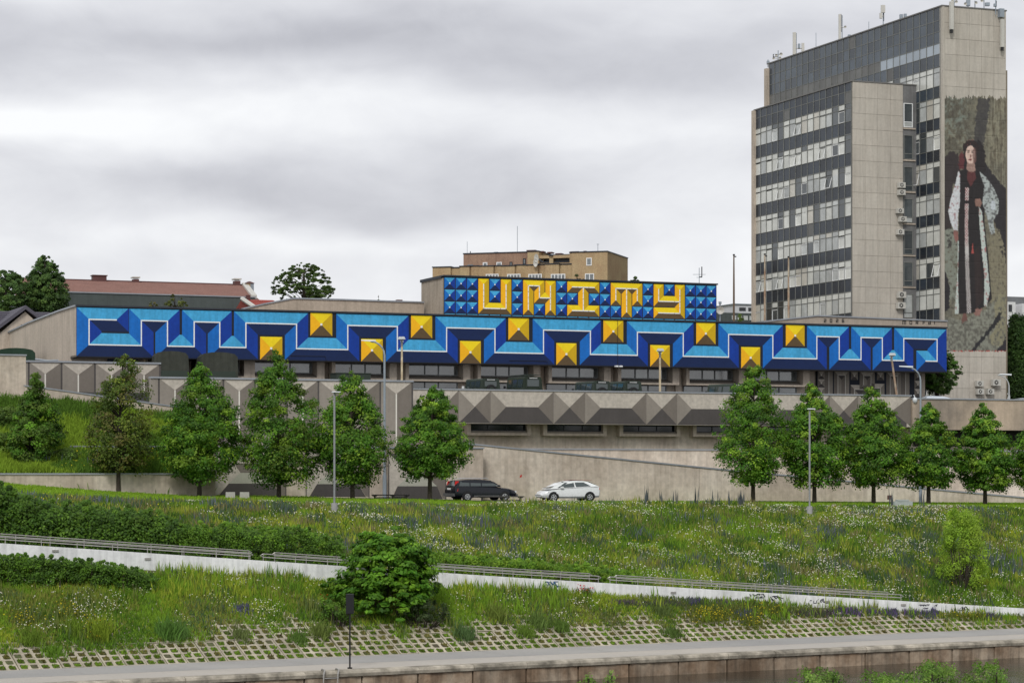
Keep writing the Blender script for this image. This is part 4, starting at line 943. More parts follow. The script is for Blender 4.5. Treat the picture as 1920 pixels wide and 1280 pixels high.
# ================================================================ air conditioners
ACW = mat('ac_casing', (.50, .49, .45), .5, .08)
def ac_unit(label, fr, x, y, b, sz=.95, fan=True, d_=.45):
    sz *= .88; a, z = fr.A(x, b), fr.Z(x, y, b); o = (a, b, z); r = thing('air_conditioner', label, 'air conditioner', fr.W(*o), fr.phi, 'air conditioners on the tower walls')
    part('casing', MB().box(-sz/2, sz/2, -d_-.08, -.08, -sz*.36, sz*.36), ACW, r)
    part('bracket', MB().box(-sz*.4, sz*.4, -.08, .03, -sz*.42, -sz*.36).box(-sz*.42, -sz*.34, -d_-.05, .03, -sz*.42, -sz*.365), STEEL, r)
    g = MB(); cx = -sz*.08; rr = sz*.27; pts = [(cx+rr*math.cos(t), -d_-.086, rr*math.sin(t)) for t in np.linspace(0, 2*math.pi, 17)[:-1]]; g.poly(pts, 0)
    for t in range(6):
        q = t*math.pi/3; g.tube([(cx, -d_-.10, 0), (cx+rr*math.cos(q), -d_-.10, rr*math.sin(q))], .018, 4, 1)
    g.tube([(cx, -d_-.11, 0), (cx, -d_-.088, 0)], .08, 8, 1); part('fan_grille', g, [DARK, ACW], r)
bq = bK
for i, (x, y, sz, t) in enumerate(((1687, 348, .85, 'topmost'), (1687, 361.5, .85, 'second from the top'), (1684, 396, .8, 'third from the top'), (1689, 411.5, .85, 'fourth from the top'), (1684.5, 435.5, .85, 'fifth from the top'), (1687, 553, 1.0, 'upper one of the lowest pair'), (1686, 573, 1.0, 'lowest'))):
    ac_unit('white air conditioner beside the block stair windows, '+t, M_, x, y, bq, sz)
for x, y, t in ((1833, 719, 'upper left of four'), (1864, 717, 'upper right of four'), (1834, 734, 'lower left of four'), (1853, 734, 'lower right of four')):
    ac_unit('white air conditioner low on the tower end wall, '+t, M_, x, y, bT_, 1.0 if x == 1864 else .85)
# ================================================================ masts and antennas
def mast(name, label, x, yb, yt, d, items, r=.05, m_=GALV, cat='antenna', group='masts and aerials on the roofs'):
    base = XP(x, yb, d); h = (yb-yt)*d/F; t = thing(name, label, cat, base, 0, group)
    part('pole', MB().tube([(0, 0, -.3), (0, 0, h)], r, 6), m_, t)
    for it in items:
        kind, dx_, z0_, z1_, w_ = it; dx_ = dx_*d/F; za, zb = (yb-z0_)*d/F, (yb-z1_)*d/F; ww = w_*d/F
        if kind == 'panel': part('panel_antenna', MB().box(dx_-ww/2, dx_+ww/2, -.35, -.12, zb, za).box(min(dx_, 0), max(dx_, 0)+.02, -.13, .02, (za+zb)/2-.04, (za+zb)/2+.04), ACW, t)
        elif kind == 'dish':
            m = MB(); rr = ww/2; n = 12; c = (dx_, -.15, za); rim = [(dx_+rr*math.cos(q), -.35, za+rr*math.sin(q)) for q in np.linspace(0, 2*math.pi, n+1)[:-1]]
            for i in range(n): m.poly([c, rim[i], rim[(i+1) % n]])
            m.tube([(0, 0, za), (dx_, -.15, za)], .03, 4); part('dish', m, ACW, t)
        elif kind == 'bar': part('cross_bar', MB().tube([(dx_-ww/2, 0, za), (dx_+ww/2, 0, za)], .022, 5), m_, t)
        elif kind == 'rod': part('rod', MB().tube([(dx_, 0, zb), (dx_, 0, za), ], .05, 5).tube([(0, 0, zb+.05), (dx_, 0, zb+.05)], .04, 4), DARK, t)
        elif kind == 'box': part('equipment_box', MB().box(dx_-ww/2, dx_+ww/2, -.3, .1, zb, za), GALV, t)
def tdep(x): # depth of the tower's left roof edge at a photograph column
    b = M_.B(x, aT+.8); return (aT+.8)*M_.s+b*M_.c
mast('antenna_mast', 'short lattice post at the left roof corner of the tower', 1440, 122, 112, tdep(1440), [('box', 0, 115, 121, 5)])
mast('antenna_mast', 'mast with a cluster of small round dishes near the left roof corner', 1459, 119, 95, tdep(1459), [('dish', 5, 103, 0, 6), ('dish', -4, 105, 0, 5), ('dish', -9, 111, 0, 5), ('dish', 3, 110, 0, 5), ('bar', -3, 102, 0, 14), ('rod', -9, 102, 108, 0)])
mast('antenna_mast', 'mast with a tall white panel aerial and a shorter one beside it', 1493, 108, 62, tdep(1493), [('panel', -4, 62, 103, 6), ('panel', 12, 82, 101, 5), ('box', 5, 83, 91, 4), ('bar', 5, 92, 0, 14)])
mast('antenna_mast', 'mast with two tall parallel aerials in the middle of the tower roof', 1579, 76, 29, tdep(1579), [('panel', -5, 28, 75, 4.5), ('rod', -2, 27, 60, 0), ('dish', 5, 52, 0, 5), ('box', 13, 66, 71, 5)])
mast('antenna_mast', 'mast with a round topped white radome aerial', 1656, 48, 10, tdep(1656), [('panel', -1, 11, 25, 8), ('panel', -5, 26, 36, 5), ('rod', 1, 14, 40, 0)])
mast('antenna_mast', 'pair of stubby boxes on the tower roof right of the radome mast', 1692, 37, 27, tdep(1692), [('box', -3, 28, 36, 5), ('box', 5, 27, 35, 5)])
for x, yb, yt, t in ((1530, 95, 62, 'left'), (1629, 57, 41, 'right')): mast('lightning_rod', 'thin lightning rod on the tower roof, the %s of two' % t, x, yb, yt, tdep(x), [], .03, cat='lightning rod')
for x, yt, its, t in ((1789, -2, [('dish', -4, 2, 0, 6), ('dish', 3, 5, 0, 6)], 'twin dishes above the tower corner'), (1815, -5, [('box', 0, 1, 12, 7), ('dish', -6, 9, 0, 6)], 'dark boxes and a dish'), (1828, 2, [('dish', 1, 7, 0, 6)], 'one small dish'), (1845, -8, [('dish', -5, 3, 0, 6), ('box', 6, 6, 12, 8)], 'a dish and a grey box'), (1867, 0, [('rod', 1, 2, 13, 0), ('box', -2, 8, 13, 4)], 'thin rods near the right corner')):
    mast('antenna_mast', 'roof mast above the end wall with '+t, x, 14+(x-1778)*.09, yt, 247, its)
for x, ya, yb, t in ((1780, 5, 57, 'left'), (1875, 18, 90, 'right')):
    a = M_.A(x, bT_); za, zb = M_.Z(x, ya, bT_), M_.Z(x, yb, bT_); w_ = 7*245/F
    r = thing('panel_antenna', 'long white panel aerial hanging on the top %s corner of the tower end wall' % t, 'antenna', M_.W(a, bT_-.1, zb), M_.phi, 'panel aerials on the end wall')
    part('housing', MB().box(-w_/2, w_/2, -.45, -.15, 0 if t == 'left' else 0, (za-zb)*(1 if t == 'left' else .72)), ACW, r); part('bracket', MB().box(-.05, .05, -.15, .1, .3, .4).box(-.05, .05, -.15, .1, (za-zb)*.66, (za-zb)*.7), DARK, r)
    part('cable_box', MB().tube([(0, -.3, -.35), (0, -.3, -.02)], .16, 8), DARK, r)
    if t == 'right': part('equipment_box', MB().box(-.3, .2, -.4, .1, (za-zb)*.78, za-zb), GALV, r)
mast('roof_aerial', 'thin tall whip aerial on the brick building', 970, 475, 424, 285, [], .03)
mast('roof_aerial', 'thin wire aerial at the left end of the brick building', 876, 480, 453, 285, [('rod', 6, 471, 478, 0)], .025)
mast('roof_aerial', 'short aerial with a crossbar on the right roof of the brick building', 1121, 472, 457, 275, [('bar', 0, 458, 0, 5)], .03)
mast('roof_aerial', 'aerial with long crossbars on the roof box right end', 1311, 535, 502, 230, [('bar', 0, 514.5, 0, 24), ('bar', 0, 520, 0, 10), ('rod', 5, 500, 520, 0)], .03)
mast('satellite_dish', 'large satellite dish on a post beside the roof box', 1350, 600, 565, 226, [('dish', 0, 582, 0, 15), ('bar', 0, 566, 0, 7), ('box', 0, 566, 570, 5)], .06, cat='satellite dish')
mast('roof_aerial', 'thin whip aerial behind the flat wall on the far red roof', 710, 565, 553, 250, [], .02)
# flagpoles
for x, yt, t in ((1376, 479, 'leftmost of three'), (1434, 478, 'middle of three, in front of the office block'), (1478.5, 483, 'rightmost of three, in front of the office block')):
    base = XP(x, 612, 224); h = (612-yt)*224/F; r = thing('flagpole', 'bare rusty flagpole, '+t, 'flagpole', base-Vector((0, 0, 6)), 0, 'rusty flagpoles behind the mural')
    part('pole', MB().tube([(0, 0, 0), (0, 0, h*.5+6), (0, 0, h+6)], [.11, .09, .06], 8), RUSTP if x > 1400 else mat('brown_pole', (.13, .09, .06), .7), r)
    part('finial', MB().box(-.02, .22, -.05, .05, h+5.85, h+5.95).tube([(0, 0, h+6), (0, 0, h+6.12)], .10, 8), DARK, r)
# ================================================================ lamps
LW = mat('lamp_head', (.55, .58, .60), .4)
POLE_Y = mat('cream_pole', (.60, .52, .36), .7, .12, 2, .1, 8, col2=(.30, .20, .12), patch=.6, pscale=1.5)
def deck_lamp(label, x, yt, d, lean=0, m_=POLE_Y, flip=1):
    zt = (HY-yt)*d/F; base = Vector(((x-960)*d/F, d, DZ)); h = zt-DZ; r = thing('deck_lamp', label, 'lamp', base, 0, 'lamps on the parking deck')
    part('pole', MB().tube([(0, 0, 0), (-lean, 0, h)], [.10, .075], 8), m_, r)
    m = MB().loft([[(-lean+flip*q*(-.14+.45*t), -.55*t+yy*.0+(.12 if False else 0)+.1, h-.02+.22*t+zz) for q, yy, zz in ((-1, 0, 0), (1, 0, 0), (.7, 0, .2), (-.7, 0, .2))] for t in (0, .5, 1)])
    part('lamp_head', m, LW, r); part('lamp_arm', MB().tube([(-lean, 0, h-.3), (-lean, -.05, h)], .09, 8), STEEL, r)
deck_lamp('cream deck lamp on the left in front of the first blue panel', 271.5, 633, 196)
deck_lamp('deck lamp with a hanging drop-shaped head left of the tall curved street lamp', 753.5, 641, 194)
deck_lamp('cream deck lamp in front of a yellow pyramid right of centre', 1237.5, 663, 198)
deck_lamp('leaning rusty deck lamp in front of the grey mural wall', 1684, 671, 204, .55, RUSTP)
def curved_lamp(label, x, yt, d, reach, m_=GALV, base_z=None, thick=.10):
    X = (x-960)*d/F; g = float(gz(X, d)) if base_z is None else base_z; zt = (HY-yt)*d/F; h = zt-g
    r = thing('street_lamp', label, 'street lamp', (X, d, g), 0, 'tall curved street lamps')
    s_ = -1; R_c = .95
    pts = [(0, 0, 0), (0, 0, h*.5), (0, 0, h-R_c)]+[(s_*R_c*(1-math.cos(t)), 0, h-R_c+R_c*math.sin(t)) for t in np.linspace(.3, math.pi/2, 5)]+[(s_*(reach-.5), 0, h+.02)]
    part('pole', MB().tube(pts, [thick, thick*.8, thick*.7]+[thick*.6]*6, 8), m_, r)
    part('lamp_head', MB().loft([[(s_*(reach-.75+1.0*t), w_*sq, h+.02-.05+zz+.08*t) for sq, zz in ((-1, 0), (1, 0), (.6, .13*(1-t*.5)), (-.6, .13*(1-t*.5)))] for t, w_ in ((0, .07), (.4, .17), (1, .06))]), LW, r)
    part('base', MB().tube([(0, 0, 0), (0, 0, 1.6)], thick*1.35, 8), m_, r)
curved_lamp('tall grey street lamp with a curved arm behind the sixth and fifth trees', 721, 640, 168, 1.35)
curved_lamp('grey street lamp with a curved arm in front of the right end of the mural', 1726, 688.5, 178, 1.3, thick=.09)
curved_lamp('pale street lamp with a curved arm at the right edge beside the tower', 1892, 703, 203, .55, mat('pale_pole', (.45, .47, .47), .5), DR, .07)
def disc_lamp(label, x, yt, yb):
    p = ground_hit(x, yb); d = p.y; zt = (HY-yt)*d/F; h = zt-p.z; r = thing('path_lamp', label, 'lamp', p, 0, 'slender flat-headed path lamps')
    m_ = mat('grey_pole', (.25, .26, .27), .5, .08)
    part('pole', MB().tube([(0, 0, .3), (0, 0, h)], .055, 8), m_, r)
    part('lamp_head', MB().tube([(.10, 0, h-.03), (.10, 0, h), (.10, 0, h+.05)], [.12, .26, .22], 14), LW, r)
    part('concrete_foot', MB().tube([(0, 0, -.4), (0, 0, .42)], .17, 12), mat('grey_concrete', (.33, .33, .33), .9), r)
disc_lamp('slender path lamp with a flat disc head between the fourth and fifth trees', 627, 735.5, 957)
disc_lamp('slender path lamp with a flat disc head in front of the second right-hand tree', 1518, 767, 962)
# ================================================================ quay furniture
p = XP(656, 1253, 101.6); p.z = -8.0; p = Vector(((656-960)/F*101.4, 101.4, -8.0)); h = (1253-1113)*101.4/F
r = thing('navigation_sign', 'black signal box on a thin black post standing on the quay edge', 'sign', p)
part('post', MB().tube([(0, 0, 0), (0, 0, h-.1)], .035, 8), DARK, r); part('foot', MB().tube([(0, 0, 0), (0, 0, .06)], .10, 10), DARK, r)
part('box', MB().box(-.14, .15, -.10, .12, h-.82, h).box(-.16, .17, -.12, -.10, h-.80, h-.02).box(-.14, .16, .12, .14, h-.8, h-.02), DARK, r)
u = (620-960)/F; a = QF.A(620, qb0); o = QF.W(a, qb0-.10, WZ)
r = thing('ladder', 'short steel ladder hooked over the quay edge at the bottom', 'ladder', o, QF.phi)
for s_ in (-.32, .32): part('rail', MB().tube([(s_-.25, -.35, -.3), (s_-.1, -.12, .75), (s_, .0, .90), (s_+.03, .30, .93), (s_+.03, .36, .85)], .035, 8), STEEL, r)
for k in range(4): part('rung', MB().tube([(-.32-.23+.05*k, -.33+.06*k, -.2+.26*k), (.32-.23+.05*k, -.33+.06*k, -.2+.26*k)], .025, 6), STEEL, r)
WOODD = mat('dark_bench_wood', (.055, .05, .05), .7, .15)
def bench(label, x0, x1, ytop, d, table=False):
    Xa, Xb = (x0-960)*d/F, (x1-960)*d/F; L = Xb-Xa; X = (Xa+Xb)/2; g = float(gz(X, d)); h = (HY-ytop)*d/F-g
    r = thing('bench', label, 'bench', (X, d, g), .12)
    part('seat', MB().box(-L/2, L/2, -.24, .24, h-.07, h), WOODD, r)
    for q in (-.42, .05, .42): part('leg', MB().box(q*L-.05, q*L+.05, -.2, .2, -.2, h-.07).box(q*L-.14, q*L+.14, -.2, .2, h-.12, h-.071), WOODD, r)
    part('stretcher', MB().box(-L*.42, L*.42, -.03, .03, .12, .18), WOODD, r)
bench('dark low park bench on the verge between the fifth and sixth trees', 697, 768, 926.5, 160)
bench('dark low park bench in front of the black estate car', 897, 983, 929.5, 160)
BLKC = mat('block_concrete', (.34, .33, .31), .9)
for x, t in ((432, 'left'), (458.5, 'right')):
    d = 150; X = (x-960)*d/F; g = float(gz(X, d)); h = (HY-922)*d/F-g
    m = MB().hexa([(-.30, -.3, -.3), (.30, -.3, -.3), (.30, .3, -.3), (-.30, .3, -.3), (-.28, -.28, h), (.28, -.28, h), (.28, .28, h), (-.28, .28, h)])
    tag(link('concrete_block', m.mesh('concrete_block', BLKC), None, (X, d, g), .1), 'grey concrete block on the verge near the fourth tree, the %s of two' % t, 'block', 'concrete blocks on the verge')
m = MB().box(-.6, .6, -.2, .2, -.3, .35).box(-.4, .35, -.22, .18, .35, .45); d = 152; X = (1692-960)*d/F
tag(link('covered_rock', m.mesh('covered_rock', mat('pale_tarp', (.35, .38, .38), .8)), None, (X, d, float(gz(X, d))), .2), 'pale tarp covered lump in the tall grass near the right trees', 'rock')
tag(link('wall_box', MB().box(-.16, .16, -.1, 0, -.16, .16).mesh('wall_box', mat('rust_brown_metal', (.12, .07, .055), .7)), None, XP(1667, 932, 182.4)+Vector((0, 0, 0)), M_.phi), 'small rusty brown meter box on the street wall', 'meter box')
# security camera by the parapet step
r = thing('security_camera', 'white dome camera on a short arm at the step of the parapet', 'camera', XP(1713, 748, 196)); part('arm', MB().tube([(0, 0, .3), (0, -.25, .3), (.05, -.3, .1)], .04, 6), LW, r); part('dome', MB().loft([[(.05+rr*math.cos(t), -.3+rr*math.sin(t), zz) for t in np.linspace(0, 6.28, 11)[:-1]] for rr, zz in ((.10, .12), (.2, 0), (.2, -.15), (.12, -.3), (.02, -.36))]), LW, r, smooth=True)
# ================================================================ vehicles
TYR = mat('tyre', (.018, .018, .019), .85); RIM = mat('alloy_rim', (.50, .51, .52), .35, metal=.6); CGL = mat('car_glass', (.035, .05, .05), .06, .1, spec=.9)
TAILR = mat('tail_lamp_red', (.55, .015, .012), .25); HEADL = mat('headlamp', (.7, .72, .74), .15); PLATE = mat('licence_plate', (.70, .71, .70), .5); CHR = mat('roof_rail_metal', (.5, .5, .52), .3, metal=.7)
def wheel(parent, x, y, R, w=.21, rim=RIM, spokes=5):
    t = part('wheel', MB().tube([(x, y-w/2, R), (x, y-w*.42, R), (x, y+w*.42, R), (x, y+w/2, R)], [R*.93, R, R, R*.93], 20), TYR, parent)
    s = 1 if y > 0 else -1; f = y+s*(w/2+.004); m = MB(); m.tube([(x, f-.02*s, R), (x, f, R)], [R*.62, R*.60], 18)
    part('rim', m, rim, t); m = MB()
    for k in range(spokes):
        q = 2*math.pi*(k+.5)/spokes; m.poly([(x+R*.2*math.cos(q-.3), f+.004*s, R+R*.2*math.sin(q-.3)), (x+R*.52*math.cos(q-.35), f+.004*s, R+R*.52*math.sin(q-.35)), (x+R*.52*math.cos(q+.35), f+.004*s, R+R*.52*math.sin(q+.35)), (x+R*.2*math.cos(q+.3), f+.004*s, R+R*.2*math.sin(q+.3))])
    part('spoke_gap', m, DARK, t)
def car(name, label, px, d, yaw, paint, st, cab, wins, wheels, R, extras, z=None, rear_b=None):
    X = (px-960)*d/F; g = float(gz(X, d)) if z is None else z
    r = thing(name, label, 'car', (X, d, g), yaw)
    rings = []
    for x, zl, zh, hw in st:
        rings.append([(x, -hw*.86, zl), (x, -hw*.985, zl+.12), (x, -hw, zl+(zh-zl)*.55), (x, -hw*.96, zh-.05), (x, -hw*.80, zh), (x, 0, zh+.025), (x, hw*.80, zh), (x, hw*.96, zh-.05), (x, hw, zl+(zh-zl)*.55), (x, hw*.985, zl+.12), (x, hw*.86, zl), (x, 0, zl)])
    body = part('body', MB().loft(rings), paint, r, smooth=False)
    for p_ in body.data.polygons: p_.use_smooth = True
    body.data.set_sharp_from_angle(angle=math.radians(38)) if hasattr(body.data, 'set_sharp_from_angle') else None
    xb0, xt0, xt1, xb1, zb, zt, hb, ht = cab; zb -= .04; zr_b = rear_b or zb
    m = MB(); mid = (xt0+xt1)/2; A = [(xb0, -hb, zb), (xb0+(xt0-xb0)*.6, -(hb+(ht-hb)*.66), zb+(zt-zb)*.66), (xt0, -ht, zt-.07), (xt0+(mid-xt0)*.5, -ht, zt-.015), (mid, -ht, zt), (mid+(xt1-mid)*.6, -ht, zt-.025), (xt1, -ht, zt-.08), (xb1, -hb, zr_b)]; Bp = [(x, -y, z_) for x, y, z_ in A]
    sg_ = 1 if xb0 > xb1 else -1; C_ = [(x+sg_*(.10 if i in (0, 1) else -.08 if i == 7 else .03 if i < 4 else -.02), 0, z_+(0 if i in (0, 7) else .035)) for i, (x, y, z_) in enumerate(A)]
    for P_, Q_ in ((A, C_), (C_, Bp)):
        for i in range(7): m.poly([P_[i], Q_[i], Q_[i+1], P_[i+1]], 0)
    m.poly(A, 0); m.poly(Bp[::-1], 0); part('cabin', m, paint, r)
    def sp(x, t, s, off=.006): 
        y = hb+(ht-hb)*t; zl_ = zb+(zr_b-zb)*min(1, max(0, (xb0-x)/(xb0-xb1)))**1.3; return (x, s*(y+off), zl_+.04+(zt-.03-zl_-.08)*t)
    for s in (-1, 1):
        for (x0b, x0t, x1t, x1b) in wins:
            q = [sp(x0b, .06, s), sp(x1b, .06, s), sp(x1t, .86, s), sp(x0t, .86, s)]; part('side_window', MB().poly(q[::s]), CGL, r)
    for nm, (xb, xt), sgn in (('windscreen', (xb0, xt0), 1), ('rear_window', (xb1, xt1), -1)):
        e = .02*sgn; lo_, hi_ = .10, .90; z0_ = zb if sgn > 0 else zr_b; L = lambda t, y: (xb+(xt-xb)*t+e+(0.10*sgn*(1-t)+.04*sgn*t)*(1-abs(y)), y*(hb+(ht-hb)*t)*.9, z0_+(zt-.05-z0_)*t+.03)
        part(nm, MB().poly([L(lo_, -1), L(lo_, 0), L(hi_, 0), L(hi_, -1)]).poly([L(lo_, 0), L(lo_, 1), L(hi_, 1), L(hi_, 0)]), CGL, r)
    for x in wheels:
        for s in (-1, 1): 
            hw = np.interp(x, [q[0] for q in st][::(1 if st[0][0] < st[-1][0] else -1)], [q[3] for q in st][::(1 if st[0][0] < st[-1][0] else -1)])
            a_ = [(x+(R+.06)*math.cos(t), s*(hw+.003), R+(R+.06)*math.sin(t)) for t in np.linspace(-.25, math.pi+.25, 14)]; part('wheel_arch', MB().poly(a_[::s]), DARK, r)
            wheel(r, x, s*(hw-.085), R)
    extras(r); return r
PB = mat('black_car_paint', (.006, .008, .013), .18, .05, spec=.4); PWH = mat('white_car_paint', (.72, .74, .75), .2, .02, spec=.6)
def wagon_x(r):
    for s in (-1, 1):
        part('tail_lamp', MB().hexa([(-2.36, s*.70, .70), (-2.12, s*.905, .70), (-2.12, s*.86, .70), (-2.30, s*.66, .70), (-2.20, s*.64, 1.38), (-1.98, s*.735, 1.38), (-1.98, s*.70, 1.38), (-2.16, s*.60, 1.38)]), TAILR, r)
        part('roof_rail', MB().tube([(-1.9, s*.64, 1.50), (-1.8, s*.64, 1.56), (.1, s*.64, 1.58), (.25, s*.64, 1.50)], .025, 6), CHR, r)
        part('mirror', MB().box(.78, .98, s*.90-.10, s*.90+.10, .98, 1.12), PB, r); part('headlight', MB().box(2.12, 2.31, s*.62-.13, s*.62+.13, .62, .71), HEADL, r)
        part('sill_trim', MB().box(-.95, .95, s*.91-.012, s*.91+.012, .32, .42), mat('grey_trim', (.10, .10, .10), .7), r)
    part('licence_plate', MB().box(-2.40, -2.37, -.26, .26, .80, .92), PLATE, r); part('bumper', MB().box(-2.46, -2.3, -.82, .82, .36, .56).box(2.28, 2.40, -.78, .78, .30, .50), mat('grey_trim', (.10, .10, .10), .7), r)
car('estate_car', 'black estate car with red tail lamps parked on the street by the sixth tree', 902, 167, M_.phi+.06, PB,
    [(-2.37, .42, .86, .74), (-2.30, .32, 1.02, .86), (-1.6, .28, 1.03, .91), (0, .26, 1.00, .915), (.9, .26, .97, .91), (1.7, .28, .88, .89), (2.15, .30, .76, .82), (2.36, .36, .60, .66)],
    (1.15, .30, -1.95, -2.30, 1.02, 1.49, .86, .70), [(.92, .36, -.28, -.32), (-.40, -.36, -1.12, -1.16), (-1.24, -1.20, -1.85, -2.02)], (-1.42, 1.36), .33, wagon_x)
def hatch_x(r):
    for s in (-1, 1):
        part('tail_lamp', MB().box(-2.09, -1.92, s*.62-.16, s*.62+.17, .84, .93), TAILR, r); part('mirror', MB().box(.62, .80, s*.90-.10, s*.90+.10, .92, 1.04), PWH, r)
        part('headlight', MB().hexa([(1.75, s*.50, .62), (2.02, s*.50, .60), (1.7, s*.84, .62), (1.45, s*.86, .64), (1.7, s*.50, .76), (1.98, s*.50, .68), (1.66, s*.84, .76), (1.4, s*.85, .82)]), HEADL, r)
    part('licence_plate', MB().box(-2.14, -2.11, -.26, .26, .62, .73), PLATE, r); part('roof_edge', MB().box(-1.55, .0, -.60, .60, 1.465, 1.485), mat('dark_red_glass_roof', (.22, .03, .03), .2), r)
car('hatchback_car', 'white curved hatchback parked facing left on the street', 1063.5, 168, M_.phi+math.pi-.04, PWH,
    [(-2.12, .40, .88, .72), (-2.04, .30, 1.04, .82), (-1.3, .26, 1.03, .885), (0, .24, .94, .89), (.8, .24, .90, .885), (1.45, .26, .82, .87), (1.95, .28, .66, .78), (2.13, .34, .50, .60)],
    (1.62, .28, -1.25, -2.0, .90, 1.44, .82, .60), [(1.02, .40, -.22, -.24), (-.34, -.30, -.95, -1.42)], (-1.33, 1.30), .32, hatch_x, rear_b=1.05)
# cars behind the right parapet
PSIL = mat('silver_car_paint', (.55, .60, .66), .25, .03, spec=.7); PDK = mat('dark_silver_car_paint', (.20, .22, .24), .25, .03, spec=.7)
hb_st = [(-2.12, .40, .85, .72), (-2.02, .30, 1.02, .84), (-1.3, .26, 1.03, .885), (0, .24, .98, .89), (.8, .24, .95, .885), (1.45, .26, .88, .87), (1.95, .28, .72, .78), (2.13, .34, .55, .60)]
for px, d, pm, lb, yw, dz_ in ((1759, 201.5, PSIL, 'pale silver car behind the right parapet, near the parapet step', .35, .03), (1794, 207, PWH, 'white car roof behind the right parapet, right of the silver car', .30, -.10), (1915, 206, PDK, 'dark silver car behind the parapet at the right edge', M_.phi+math.pi, .02)):
    car('parked_car', lb, px, d, yw, pm, hb_st, (1.35, .45, -1.30, -1.95, .98, 1.46, .84, .64), [(1.0, .50, -.20, -.22), (-.30, -.28, -1.1, -1.4)], (-1.33, 1.30), .32, lambda r: None, DR+dz_)
# military off-road vehicles seen from behind over the parapet
OLV = mat('olive_green_paint', (.030, .042, .032), .6, .12); OLD = mat('dark_green_canvas', (.022, .032, .022), .85, .15)
def jeep(label, px, d, yaw, ztop, canvas=False, tall=0, rack=False, wmirror=False):
    X = (px-960)*d/F; z = ztop-2.0-tall; r = thing('offroad_vehicle', label, 'jeep', (X, d, z), yaw, 'green off-road vehicles behind the parapet')
    # local: x forward (away from the river), y left
    part('body', MB().box(-1.95, .85, -.88, .88, .55, 1.15).box(.85, 1.95, -.80, .80, .55, 1.12).box(-1.9, .9, -.78, .78, .45, .55), OLV, r)
    zt = 2.0+tall; m = MB().loft([[(x, -.86, 1.15), (x, -.84, 1.25), (x, -.76*k, zt-.12), (x, -.66*k, zt-.02), (x, 0, zt+.02), (x, .66*k, zt-.02), (x, .76*k, zt-.12), (x, .84, 1.25), (x, .86, 1.15)] for x, k in ((-1.93, 1), (-.6, 1), (.60, 1), (.88, .985))])
    part('hard_top', m, OLD if canvas else OLV, r)
    part('rear_window', MB().box(-1.965, -1.935, -.52, .52, 1.36, zt-.24), CGL, r)
    part('door_frame', MB().box(-1.975, -1.94, -.60, -.54, 1.2, zt-.18).box(-1.975, -1.94, .54, .60, 1.2, zt-.18).box(-1.975, -1.94, -.54, .54, zt-.235, zt-.18), OLV, r)
    part('plate_board', MB().box(-1.985, -1.94, -.42, .42, zt-.17, zt-.06), DARK, r)
    m = MB(); 
    for k in range(7): m.box(-1.992, -1.986, -.34+k*.1, -.28+k*.1, zt-.15, zt-.085)
    part('roof_lettering', m, PLATE, r)
    for s in (-1, 1):
        for x0, x1 in ((.02, .62), (-.80, -.12), (-1.75, -.95)):
            y0, y1 = s*.848, s*.775; q = [(x0, y0+s*.012, 1.30), (x1, y0+s*.012, 1.30), (x1, y1+s*.014, zt-.22), (x0, y1+s*.014, zt-.22)]; part('side_window', MB().poly(q[::s]), CGL, r)
        part('mirror', MB().box(.70, .76, s*1.08-.09, s*1.08+.09, 1.25, 1.45).tube([(.75, s*.86, 1.3), (.73, s*1.0, 1.34)], .015, 4), PWH if wmirror and s > 0 else DARK, r)
        for x in (-1.2, 1.25): wheel(r, x, s*.76, .39, .22, OLV)
        part('tail_lamp', MB().box(-1.97, -1.94, s*.72-.05, s*.72+.05, .85, .95), TAILR, r)
    if not canvas: 
        t = part('spare_wheel', MB().tube([(-2.12, 0, 1.12), (-2.09, 0, 1.12), (-1.98, 0, 1.12)], [.34, .39, .39], 20), TYR, r); part('rim', MB().tube([(-2.135, 0, 1.12), (-2.121, 0, 1.12)], .2, 14), OLV, t)
    if rack:
        m = MB()
        for y in (-.7, 0, .7): m.tube([(-1.9, y, zt+.14), (.6, y, zt+.14)], .02, 4)
        for x in (-1.9, -1, 0, .6): m.tube([(x, -.7, zt+.14), (x, .7, zt+.14)], .02, 4).tube([(x, .7, zt-.05), (x, .7, zt+.16)], .02, 4)
        part('roof_rack', m, OLV, r)
jy = M_.phi+math.pi/2
jeep('green jeep with a spare wheel, leftmost behind the parapet', 899, 193, jy+.10, (HY-709.5)*192/F, wmirror=True)
jeep('taller green jeep with a flat canvas back and roof rack', 977, 193, jy+.12, (HY-706.5)*192/F, True, .12, True)
jeep('green jeep with a spare wheel, left one of the close pair', 1105, 194, jy+.12, (HY-714.5)*193/F)
jeep('green jeep with a spare wheel, right one of the close pair', 1163, 195, jy+.12, (HY-714.5)*194/F)
jeep('green jeep partly hidden behind the first right-hand tree', 1354, 198, jy+.30, (HY-719.5)*197/F)
